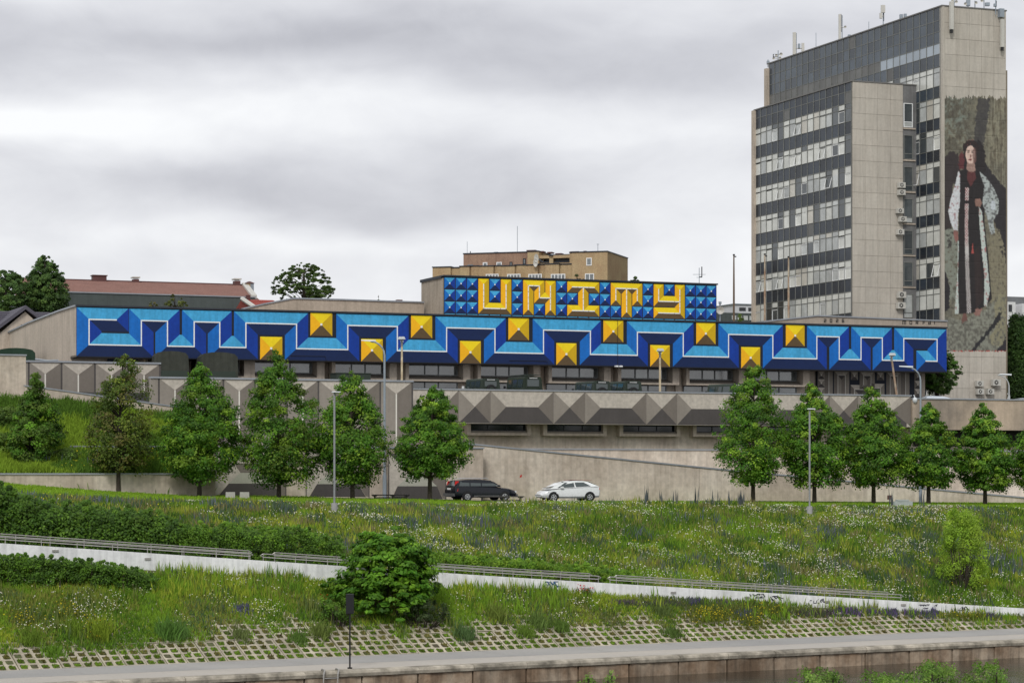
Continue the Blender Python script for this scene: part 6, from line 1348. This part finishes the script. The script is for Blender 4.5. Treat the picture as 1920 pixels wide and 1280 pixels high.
# ---------------------------------------------------------------- hedges and shrubs
def bush(name, label, cents, rads, per, leaf, cols, seed, loc, cat, squash=.8, up=.5, stems=True, group=None):
    r = np.random.default_rng(seed); loc = np.array(loc, float); V, Fc, C = leafcloud(cents-loc, rads, per, leaf, cols, r, squash, up, None if not stems else np.zeros(3))
    root = thing(name, label, cat, tuple(loc), 0, group); link('foliage', np_mesh('foliage', V, Fc, C, LEAF), root)
    mb = MB(); c = cents-loc
    for i in range(0, len(c), max(1, len(c)//22)):
        p = Vector(c[i]); q = Vector((p.x*.35, p.y*.35, min(0, p.z)-.3)) if stems else Vector((p.x, p.y, p.z-.9)); mb.tube([q, q.lerp(p, .5), p], [.04, .025, .01], 4, cap=False)
    part('stems', mb, BARK, root, kind=None if stems else 'stuff'); return root
def hedge(label, x0, x1, yts, dp, per, leaf, cols, seed, y0off=3.15, cl=.34, ncl=420, jag=.25):
    """hedge along the ramp; yts: list of (px, top row)"""
    r = np.random.default_rng(seed); xs_ = r.uniform(x0, x1, ncl); k = (xs_-960)/F
    v_ = r.random(ncl); dy_ = y0off+v_*dp; Y = (118.3+dy_)/(1-WT*k); X = k*Y
    top = (HY-np.interp(xs_, [q[0] for q in yts], [q[1] for q in yts]))*Y/F; g = gz(X, Y)
    lump = (fbm(X*.8, Y*.8, seed)-.5)*jag*2
    hgt = np.maximum(top-g+lump-cl*.6, .15); 
    w_ = r.random(ncl); z = g+hgt*np.where(w_ < .5, 1-.15*r.random(ncl), r.random(ncl)); 
    front = (w_ >= .5) & (r.random(ncl) < .6); Yf = (118.3+y0off+.1)/(1-WT*k); Y = np.where(front, Yf, Y); X = k*Y
    c = np.stack([X, Y, z], 1); i = len(c)//2; rad_ = np.full(ncl, cl)*r.uniform(.7, 1.3, ncl); sh = r.random(ncl) < .14; c[sh, 2] = (g+hgt)[sh]+cl*r.uniform(.5, 1.1, sh.sum()); rad_[sh] = cl*.34
    xm = (x0+x1)/2; km = (xm-960)/F; Ym = (118.3+y0off+dp/2)/(1-WT*km)
    return bush('hedge', label, c, rad_, per, leaf, cols, seed, (km*Ym, Ym, float(gz(km*Ym, Ym))), 'hedge', stems=False)
G_HD = [(.065, .145, .016), (.090, .190, .020), (.130, .245, .024), (.045, .105, .014)]
G_HB = [(.12, .25, .018), (.17, .31, .022), (.085, .19, .016), (.23, .36, .03)]
hedge('tall dark shrub hedge at the left edge above the white wall', -60, 178, [(-60, 910), (40, 926), (110, 950), (178, 970)], 5.0, 75, .075, G_HD, 51, cl=.48, ncl=560, jag=.7)
hedge('dark rounded shrub hedge right of the tall left hedge', 165, 335, [(160, 962), (220, 960), (290, 968), (335, 985)], 4.0, 70, .07, G_HD, 52, cl=.42, ncl=430, jag=.6)
hedge('clipped hedge with bright top running down to the big round bush', 330, 640, [(330, 992), (420, 984), (560, 996), (640, 1012)], 3.2, 65, .055, G_HD+G_HB[:2], 53, cl=.32, ncl=640, jag=.32)
hedge('low bright green hedge from the big round bush to the handrail gap', 785, 1192, [(785, 1036), (880, 1040), (1000, 1052), (1120, 1064), (1180, 1074), (1192, 1085)], 2.4, 62, .05, G_HB, 54, cl=.27, ncl=640, jag=.20)
hedge('low hedge in front of the white wall at the lower left', -40, 285, [(-40, 1038), (60, 1044), (180, 1054), (240, 1062), (285, 1074)], 1.2, 62, .05, G_HB[:1]+G_HD, 55, y0off=-2.1, cl=.26, ncl=520, jag=.12)
# big round bush
def blobbush(name, label, base, xl, xr, yt, n, cl, per, leaf, cols, seed, cat='bush', squash=.35, up=.9, flat=.0, yoff=0):
    r = np.random.default_rng(seed); m = base.y/F; cx = ((xl+xr)/2-960)*m; RX = (xr-xl)/2*m; top = (HY-yt)*m; Hh = top-base.z
    th = r.uniform(0, 2*math.pi, n); t = r.random(n)**.8; q = r.random(n)**.22; R_ = np.where(t < .45, .80+.20*np.sin(t/.45*math.pi/2), np.sqrt(np.clip(1-((t-.45)/.58)**2, 0, 1)))*(.74+.42*vnoise(th*1.9+3, t*5, seed))*q
    c = np.stack([cx+np.cos(th)*R_*(RX-cl*.5), base.y+yoff+np.sin(th)*R_*RX*.8, base.z+.15+t*(Hh-cl*.5)], 1)
    rad_ = np.full(n, cl)*r.uniform(.6, 1.3, n); sh = r.random(n) < .16; c[sh] = c[sh]+(c[sh]-np.array([cx, base.y+yoff, base.z+Hh*.4]))*r.uniform(.06, .22, (sh.sum(), 1)); rad_[sh] *= .45; c[:, 2] = np.maximum(c[:, 2], base.z+.1)
    return bush(name, label, c, rad_, per, leaf, cols, seed, (cx, base.y+yoff, base.z), cat, squash, up)
pb = ground_hit(735, 1163)
blobbush('round_bush', 'big round leafy bush growing in front of the white wall in the middle', pb, 622, 828, 1004, 420, .42, 60, .105, [(.085, .215, .016), (.13, .29, .020), (.21, .39, .03), (.050, .145, .012)], 61, yoff=.8)
pb = ground_hit(1812, 1103)
blobbush('willow_shrub', 'feathery light green willow shrub on the meadow at the right', pb, 1752, 1860, 964, 105, .36, 130, .05, [(.28, .44, .04), (.36, .52, .05), (.19, .33, .03)], 62, 'shrub', 1.7, .2)
for x, y, xl, xr, yt, lb in ((405, 1205, 335, 478, 1185, ''),)[:0]: pass
for i, (x, y, xl, xr, yt, lb) in enumerate(((12, 862, -30, 40, 815, 'light green scrubby shrub on the left grass bank beside the first tree'), (118, 885, 95, 150, 845, 'small fresh green shrub on the grass bank near the short wall end'), (8, 800, -25, 45, 765, 'pale shrub high on the left grass bank'))):
    d = 160; X = (x-960)/F*d; dd = np.arange(158, 185, .1); gg = gz((x-960)/F*dd, dd); kq = np.argmax((HY-y)*dd/F <= gg); pb = Vector(((x-960)/F*dd[kq], dd[kq], float(gg[kq])))
    blobbush('bank_shrub', lb, pb, xl, xr, yt, 110, .26, 42, .065, [(.12, .21, .03), (.17, .27, .04), (.08, .15, .03)], 140+i, 'shrub', .9, .5)
# foreground bushes on the near bank, tops only reach into the frame
r_ = np.random.default_rng(5)
for i, (x0, x1, yt, d, lb) in enumerate(((1490, 1580, 1254, 33, 'leafy shrub top on the near bank, leftmost of the big ones at the bottom'), (1690, 1800, 1243, 31, 'tallest pale green shrub top on the near bank at the bottom right'), (1815, 1900, 1252, 32, 'shrub top on the near bank close to the bottom right corner'), (1590, 1700, 1262, 33, 'low shrub top on the near bank between two taller ones'), (1130, 1160, 1253, 34, 'single small sprig at the bottom middle, the right of two'), (1085, 1115, 1266, 34, 'single small sprig at the bottom middle, the left of two'))):
    m = d/F; n = 190 if x1-x0 > 50 else 22; xs_ = r_.uniform(x0, x1, n); hh_ = r_.random(n)**1.2
    zt = (HY-(yt+((xs_-(x0+x1)/2)/((x1-x0)/2))**2*22+r_.normal(size=n)*4))*m; z_ = zt-hh_*1.1
    c = np.stack([(xs_-960)*m, d+r_.uniform(-.6, .6, n), z_], 1)
    bush('near_shrub', lb, c, np.full(n, .085), 26, .018, [(.12, .24, .03), (.17, .31, .04), (.08, .17, .025), (.22, .33, .07)], 70+i, ((x0+x1)/2*m-960*m, d, -3.9), 'shrub', 1.0, .4)
# ================================================================ meadow: grasses, herbs and flowers (nobody could count them)
GP = np.array([(.175, .310, .030), (.095, .190, .024), (.250, .270, .060), (.320, .390, .045), (.095, .160, .065), (.205, .335, .034)])
def palette(X, Y, n, r, s=0):
    a = fbm(X*.22, Y*.30, 100+s); b = fbm(X*.45+9, Y*.5, 120+s); c = fbm(X*.30+30, Y*.35, 140+s)
    w_ = np.stack([np.full(n, .45), sm(a, .50, .60)*1.8, sm(b, .50, .60)*1.5, sm(c, .52, .62)*1.6, sm(a, .50, .40)*sm(b, .54, .64)*2.0, np.full(n, .35)], 1); w_ /= w_.sum(1, keepdims=True)
    k = (r.random((n, 1)) > np.cumsum(w_, 1)).sum(1).clip(0, 5); return GP[k]
def scatter(name, label, X, Y, nb, h, wd, lean, cols, r, zf=gz, spread=.12, zo=-.03):
    n = len(X); Xb = np.repeat(X, nb)+r.normal(size=n*nb)*spread; Yb = np.repeat(Y, nb)+r.normal(size=n*nb)*spread; Z = zf(Xb, Yb)+zo
    hh = np.repeat(h, nb)*r.uniform(.55, 1.15, n*nb); ln = r.normal(size=(n*nb, 2))*np.repeat(h, nb)[:, None]*lean
    V, Fc = blades(np.stack([Xb, Yb, Z], 1), hh, np.full(n*nb, wd)*r.uniform(.6, 1.5, n*nb), ln, r)
    C = np.repeat(cols, nb, 0)*(1+r.normal(size=(n*nb, 1))*.18).clip(.5, 1.6)
    return V, Fc, np.repeat(C, 4, 0)
def stuff(name, label, lst):
    V, Fc, C = join(lst); c0 = V.mean(0); c0[2] = V[:, 2].min(); o = link(name, np_mesh(name, V-c0, Fc, C, LEAFB), None, tuple(c0)); tag(o, label, 'vegetation' if 'flower' not in name else 'flowers', None, 'stuff'); return o
def in_view(X, Y, m=1230): return np.abs(F*X/Y) < m
r = np.random.default_rng(99)
def hfac(X, Y):
    pq = 960+F*X/Y; e4 = np.clip((141.0+MT*X-Y)/5, 0, 1); f = 1-np.interp(pq, [0, 880, 990, 1395, 1450, 1920], [.85, .85, .15, .1, .78, .78])*(1-e4)
    for lx in (627, 1518): f = f*np.where((np.abs(pq-lx) < 16) & (Y-MT*X > 128), .25, 1)
    return f
def area_meadow(n, smin=0, smax=1.0):
    X = r.uniform(-48, 52, n*2); t = r.uniform(smin, smax, n*2); Y0 = wall_y(X)+3.1; Y = Y0+(140.4+MT*X-Y0)*t; k = in_view(X, Y); return X[k][:n], Y[k][:n]
X, Y = area_meadow(66000); hh_ = .24+.34*fbm(X*.35, Y*.4, 7)+.05*r.random(len(X))
e_ = np.clip((140.4+MT*X-Y)/3, 0, 1); px_ = 960+F*X/Y
hh_ *= .55+.45*e_; hh_ *= np.interp(px_, [0, 300, 900, 1000, 1300, 1420, 1800, 1920], [.75, .75, .9, 1.15, 1.15, .8, .8, .9])*hfac(X, Y)
stuff('meadow_grass', 'tall wild meadow grass covering the upper slope', [scatter('', '', X, Y, 4, hh_, .045, .22, palette(X, Y, len(X), r), r)])
# seed stalks and blue weeds that stand taller
X, Y = area_meadow(7000); k = fbm(X*.5, Y*.6, 203) > .52; X, Y = X[k], Y[k]; n = len(X)
ca = np.where(r.random((n, 1)) < .5, np.array([[.17, .17, .075]]), np.array([[.10, .16, .035]])); s1 = scatter('', '', X, Y, 2, r.uniform(.5, .85, n)*hfac(X, Y), .03, .10, ca, r)
X, Y = area_meadow(16000); k = (fbm(X*.28, Y*.5, 231) > .64); X, Y = X[k], Y[k]; n = len(X)
ca = np.where(r.random((n, 1)) < .55, np.array([[.13, .15, .19]]), np.array([[.11, .16, .10]])); s2 = scatter('', '', X, Y, 3, r.uniform(.5, .8, n)*hfac(X, Y), .05, .10, ca, r)
# a few tall blue-grey spires standing against the beige wall
X = []; Y = []
for x in (1212, 1217, 1240, 1262, 1305, 1337, 1348, 1368, 1386, 1390, 1395, 1210, 1270, 1668, 1672, 1725, 1730): X.append((x-960)/F*139.5/(1-MT*(x-960)/F)); Y.append(139.5/(1-MT*(x-960)/F))
X, Y = np.array(X), np.array(Y); s3 = scatter('', '', X, Y, 6, r.uniform(.95, 1.3, len(X)), .07, .05, np.tile(np.array([[.10, .115, .12]]), (len(X), 1)), r, spread=.05)
stuff('tall_weeds', 'taller stalks and bluish flowering weeds standing out of the meadow', [s1, s2, s3])
# tussocks: clumps of one kind of herb, darker or lighter than their surroundings
X, Y = area_meadow(1500); n = len(X); kind = r.integers(0, 5, n); pal_ = np.array([(.055, .115, .022), (.095, .175, .028), (.30, .34, .05), (.085, .125, .085), (.22, .20, .085)])
k3 = r.uniform(.25, .6, n); Xt = np.repeat(X, 26); Yt = np.repeat(Y, 26); m_ = len(Xt); sp_ = np.repeat(k3, 26); Xt = Xt+r.normal(size=m_)*sp_*.8; Yt = Yt+r.normal(size=m_)*sp_*.8
t1 = scatter('', '', Xt, Yt, 2, np.repeat(r.uniform(.40, .80, n), 26)*r.uniform(.6, 1.1, m_)*hfac(Xt, Yt), .05, .22, np.repeat(pal_[kind], 26, 0), r)
k = ~((Yt-MT*Xt) > 141.5); stuff('meadow_herbs', 'clumps of darker and yellower herbs standing in the meadow tussocks', [t1])
# flowers
def flowers(X, Y, hgt, size, cols, zf=gz):
    n = len(X); Z = zf(X, Y)+hgt; nr = np.stack([r.normal(size=n)*.5, -.55+r.normal(size=n)*.4, .8+r.normal(size=n)*.2], 1); V, Fc = leaves(np.stack([X, Y, Z], 1), np.full(n, size)*r.uniform(.6, 1.25, n), nr, 1.0, .1, r)
    return V, Fc, np.repeat(cols, 4, 0)
X, Y = area_meadow(66000, 0, .99); px_ = 960+F*X/Y; dens = fbm(X*.4, Y*.7, 301)*.55+fbm(X*1.5, Y*1.8, 311)*.45
thr = np.interp(px_, [0, 250, 420, 700, 900, 1700, 1920], [.83, .73, .62, .59, .565, .56, .59]); k = dens > thr-.0+r.normal(size=len(X))*.05; X, Y = X[k], Y[k]; n = len(X)
c_ = np.where(r.random((n, 1)) < .72, np.array([[.78, .76, .66]]), np.array([[.66, .62, .44]])); f1 = flowers(X, Y, (.24+.34*fbm(X*.35, Y*.4, 7))*r.uniform(.55, 1.25, n)*hfac(X, Y), .034, c_); print('flowers', n)
X, Y = area_meadow(5000); k = fbm(X*.5, Y*.8, 333) > .66; X, Y = X[k], Y[k]; n = len(X); f2 = flowers(X, Y, r.uniform(.3, .6, n)*hfac(X, Y), .035, np.tile([[.70, .60, .04]], (n, 1)))
stuff('daisy_flowers', 'thousands of small white daisies scattered over the meadow', [f1, f2])
# verge lawn: mown strip
n = 46000; X = r.uniform(-48, 54, n*1); T = r.random(n); Y = 140.3+MT*X+T*22.5+np.where(X < -13, T*9, 0); ok_ = ~((X < -19.9) & (Y-MT*X > 165.9)); X, Y = X[ok_], Y[ok_]; k = in_view(X, Y); X, Y = X[k], Y[k]; n = len(X)
ca = np.array([[.20, .33, .03]])*(.75+.5*fbm(X*.6, Y*.6, 9))[:, None]; v1 = scatter('', '', X, Y, 4, np.full(n, .14)*r.uniform(.6, 1.4, n), .05, .35, ca, r, spread=.16)
stuff('verge_grass', 'mown bright green grass strip along the street', [v1])
# grass bank at the upper left, and weeds on the terrace
n = 30000; X = r.uniform(-44, -20.2, n); T = r.random(n); Y = 166.3+MT*X+T*12.6; k = in_view(X, Y); X, Y = X[k], Y[k]; n = len(X)
a = fbm(X*.35, Y*.3, 55); ca = np.where((a > .5)[:, None], np.array([[.22, .33, .035]]), np.array([[.10, .19, .028]]))*(.8+.4*r.random((n, 1)))
v1 = scatter('', '', X, Y, 4, .25+.75*fbm(X*.7, Y*.7, 57)**1.3*r.uniform(.6, 1.2, n), .06, .28, ca, r, spread=.15)
X2 = r.uniform(-44, -20, 700); Y2 = 166.6+MT*X2+r.uniform(0, 5, 700); k = fbm(X2*.6, Y2*.6, 91) > .55; X2, Y2 = X2[k], Y2[k]; v2 = flowers(X2, Y2, r.uniform(.3, .5, len(X2)), .06, np.tile([[.65, .55, .03]], (len(X2), 1)))
xb = np.concatenate([r.normal(size=30)*.5-26.5, r.normal(size=8)*.6-30]); yb_ = 167.5+MT*xb+r.random(len(xb))*2; v3 = scatter('', '', xb, yb_, 3, np.full(len(xb), 1.0), .07, .1, np.tile([[.13, .15, .20]], (len(xb), 1)), r)
stuff('bank_grass', 'tall fresh grass on the steep bank at the upper left', [v1, v2, v3])
n = 2600; X = r.uniform(-3, 46, n); Y = 178.45+MT*X+r.random(n)*4; v1 = scatter('', '', X, Y, 4, .10+.45*(fbm(X*.9, Y*.4, 77) > .60)*r.random(n)+.14*r.random(n), .045, .3, np.tile([[.13, .17, .045]], (n, 1)), r, lambda x, y: np.full(np.shape(x), zT-.03), .15)
stuff('terrace_weeds', 'weeds and grass growing on top of the terrace wall', [v1])
# ---------------------------------------------------------------- lower slope vegetation between the pavers
def area_low(n, p0, fade=None):
    X = r.uniform(-48, 52, n*2); Yq = 104.5+QT*X; p = 7.05+r.random(n*2)*9; Y = Yq+p/QC; k = (Y < wall_y(X)-.25) & in_view(X, Y)
    X, Y, p = X[k], Y[k], p[k]; return X, Y, p
X, Y, p = area_low(58000, 7); pw = (wall_y(X)-104.5-QT*X)*QC-7.0                  # slope width here
px_ = 960+F*X/Y; bare = 7+np.interp(px_, [0, 250, 500, 800, 1100, 1400, 1550, 1700, 1920], [1.7, 1.7, 2.5, 1.9, 1.8, 1.8, 2.1, 1.4, .8])
edge = bare+(fbm(X*.8, Y*.8, 401)-.5)*3.6; up_ = sm(p, edge-.2, edge+.5)
k = r.random(len(X)) < up_*.96; Xa, Ya, pa = X[k], Y[k], p[k]; n = len(Xa)
far = sm(pa, 8.5, 12); hh_ = (.14+.36*fbm(Xa*.5, Ya*.5, 405))*(.55+.6*far)
ca = palette(Xa, Ya, n, r, 7); pxa = 960+F*Xa/Ya; dull = ((pxa > 1080) & (fbm(Xa*.5, Ya*.7, 407) > .5))[:, None]; ca = np.where(dull, ca*.5+np.array([[.10, .085, .06]])*.5, ca)
la = scatter('', '', Xa, Ya, 5, hh_, .042, .25, ca, r, spread=.13)
k = (fbm(Xa*.6, Ya*.8, 411) > .60) & (r.random(n) < .25); m_ = k.sum(); lb_ = scatter('', '', Xa[k], Ya[k], 3, r.uniform(.45, .8, m_), .045, .12, np.where(r.random((m_, 1)) < .6, np.array([[.19, .23, .06]]), np.array([[.10, .15, .05]])), r)
# tall growth in front of the white wall and clumps standing among the pavers
Xw = r.uniform(-24, 26, 5200); off = .25+r.random(5200)**1.6*2.2; Yw = wall_y(Xw)-off; pxw = 960+F*Xw/Yw; kk_ = r.random(5200) < np.interp(pxw, [0, 280, 320, 620, 820, 1010, 1100, 1400, 1450, 1920], [0, 0, 1, 1, .75, .65, .3, .25, .15, .1])*sm(fbm(Xw*.9, Xw*0+1, 421), .36, .56); Xw, Yw = Xw[kk_], Yw[kk_]
hw_ = (.45+.55*fbm(Xw*.8, Xw*0+4, 423))*r.uniform(.6, 1.15, len(Xw)); lw_ = scatter('', '', Xw, Yw, 4, hw_, .045, .14, palette(Xw, Yw, len(Xw), r, 13), r, spread=.12)
cl_ = []
for cx, cy, hh0, cc_ in ((186, 1198, 1.15, (.20, .28, .03)), (140, 1190, .9, (.16, .25, .03)), (313, 1196, 1.0, (.10, .20, .04)), (335, 1192, .7, (.11, .20, .05)), (60, 1205, .7, (.14, .22, .03)), (985, 1190, .6, (.15, .24, .04)), (1010, 1175, .8, (.13, .20, .05)), (870, 1195, .7, (.10, .17, .06)), (930, 1160, .9, (.18, .24, .05)), (1050, 1180, .6, (.12, .20, .04)), (1262, 1190, .45, (.10, .16, .04)), (600, 1190, .7, (.15, .2, .05)), (560, 1200, .5, (.11, .19, .04)), (450, 1195, .5, (.14, .18, .06)), (100, 1225, .4, (.13, .24, .03)), (1240, 1150, .6, (.12, .17, .05))):
    q_ = ground_hit(cx, cy); m_ = 90; Xq = q_.x+r.normal(size=m_)*.22; Yq_ = q_.y+r.normal(size=m_)*.22; cl_.append(scatter('', '', Xq, Yq_, 3, hh0*r.uniform(.5, 1, m_), .05, .28, np.tile([cc_], (m_, 1)), r, spread=.05))
stuff('slope_tall_weeds', 'taller clumps of weeds in front of the white wall and among the pavers', [lw_]+cl_)
stuff('slope_weeds', 'wild grasses and weeds overgrowing the upper part of the paved slope', [la, lb_])
# tufts in the cells of the pavers
lst = []; cnt = 0; Xs = []; Ys = []; cc = []
for i, j, a, bb, nn_ in cand:
    for ci in range(2):
        for cj in range(nn_):
            q = r.random()
            if q < .06: continue
            aa = a+(ci+.5)*.45; b2 = bb+(cj+.5)*.43*math.cos(ang); w_ = QF.W(aa, b2, 0); mm = 14; base = np.array([[.15, .25, .026]]) if r.random() < (.8 if cj < 2 and j == 0 else .5) else np.array([[.19, .18, .055]])
            ux_, uy_ = r.uniform(-.125, .125, mm), r.uniform(-.115, .115, mm); Xs.append(w_.x+ux_*QF.c-uy_*QF.s); Ys.append(w_.y+ux_*QF.s+uy_*QF.c); cc.append(np.tile(base*r.uniform(.65, 1.3), (mm, 1)))
Xs, Ys, cc = np.concatenate(Xs), np.concatenate(Ys), np.concatenate(cc); k = Ys < wall_y(Xs)-.2; Xs, Ys, cc = Xs[k], Ys[k], cc[k]
l1 = scatter('', '', Xs, Ys, 3, r.uniform(.05, .13, len(Xs)), .065, .35, cc, r, spread=.015, zo=-.05)
stuff('paver_grass', 'grass tufts growing in the cells of the concrete pavers', [l1])
# flowers on the lower slope
X, Y, p = area_low(26000, 7); px_ = 960+F*X/Y; s_ = (p-7)/np.maximum((wall_y(X)-104.5-QT*X)*QC-7, 1); dens = fbm(X*.55, Y*.8, 501)*.6+fbm(X*1.6, Y*2, 511)*.4
k = (s_ > .30) & (dens > np.interp(px_, [0, 500, 700, 1000, 1300, 1920], [.55, .57, .62, .62, .70, .74])+r.normal(size=len(X))*.04); Xf, Yf = X[k], Y[k]; n = len(Xf)
f1 = flowers(Xf, Yf, r.uniform(.2, .5, n), .030, np.where(r.random((n, 1)) < .7, np.array([[.78, .76, .66]]), np.array([[.66, .62, .36]])))
def patch_fl(cx, cy, sx, sy, n, col, size, hgt, stalk=None):
    pts = [ground_hit(cx+r.normal()*sx, cy+r.normal()*sy) for _ in range(n)]; X = np.array([q.x for q in pts]); Y = np.array([q.y for q in pts])
    out = [flowers(X, Y, hgt*r.uniform(.4, 1.1, n), size, np.tile([col], (n, 1))*r.uniform(.8, 1.1, (n, 1)))]
    if stalk is not None: out.append(scatter('', '', X, Y, 4, np.full(n, hgt*1.05), .04, .2, np.tile([stalk], (n, 1)), r))
    return out
yl = []
for cx, cy, sx, sy, n in ((45, 1165, 22, 10, 70), (130, 1160, 12, 14, 90), (178, 1185, 12, 10, 110), (1332, 1160, 24, 6, 220), (1415, 1172, 18, 5, 60), (1445, 1150, 18, 5, 90), (1830, 1160, 12, 3, 60), (1792, 1158, 8, 3, 25)): yl += patch_fl(cx, cy, sx, sy, n, (.62, .50, .03), .032, .42, (.13, .16, .03))
rd = patch_fl(1096, 1118, 7, 3, 22, (.62, .015, .012), .055, .5, (.09, .13, .03))+patch_fl(1082, 1114, 3, 2, 3, (.62, .015, .012), .05, .5, None)+patch_fl(604, 1127, 5, 4, 3, (.62, .03, .012), .05, .4, None)
lv = []
for cx, cy, sx, sy, n, c in ((1300, 1122, 8, 5, 70, (.13, .10, .26)), (1360, 1124, 8, 3, 40, (.16, .11, .26)), (1590, 1138, 12, 5, 110, (.17, .10, .28)), (1634, 1140, 8, 4, 50, (.17, .12, .28)), (1672, 1141, 8, 5, 60, (.14, .10, .24)), (1706, 1143, 7, 4, 50, (.17, .10, .28)), (1740, 1142, 9, 5, 70, (.14, .11, .26)), (455, 1133, 12, 9, 60, (.13, .12, .28)), (1400, 1143, 9, 8, 60, (.08, .10, .20)), (1175, 1125, 14, 4, 90, (.13, .09, .13)), (1240, 1128, 18, 4, 110, (.12, .09, .11)), (1540, 1143, 30, 4, 120, (.11, .08, .09)), (1860, 1150, 12, 3, 60, (.10, .09, .15))):
    pts = [ground_hit(cx+r.normal()*sx, cy+abs(r.normal())*sy+6) for _ in range(n//2)]; n = len(pts); X = np.array([q.x for q in pts]); Y = np.array([q.y for q in pts]); lv.append(scatter('', '', X, Y, 4, np.full(n, .32), .04, .2, np.tile([np.array(c)*.75+.02], (n, 1)), r, spread=.08)); 
    lv.append(scatter('', '', X, Y, 4, np.full(n, .26), .05, .35, np.tile([(.08, .12, .06)], (n, 1)), r, spread=.1))
stuff('slope_flowers', 'white, yellow, red and lavender flowers on the lower slope', [f1]+yl+rd+lv)
# ragged growth at the foot of the white wall and bushes on the slope
for i, (x, y, xl, xr, yt, cols, nm, lb) in enumerate(((640, 1170, 590, 672, 1118, G_HD, 'low_bush', 'dark low bush in the grass just left of the black signal box'), (790, 1170, 735, 850, 1130, [(.075, .11, .04), (.05, .085, .03)], 'low_bush', 'grey-green scrub in front of the big round bush'))):
    pb = ground_hit(x, y); blobbush(nm, lb, pb, xl, xr, yt, 70, .2, 45, .045, cols, 120+i, 'bush', .9, .5)
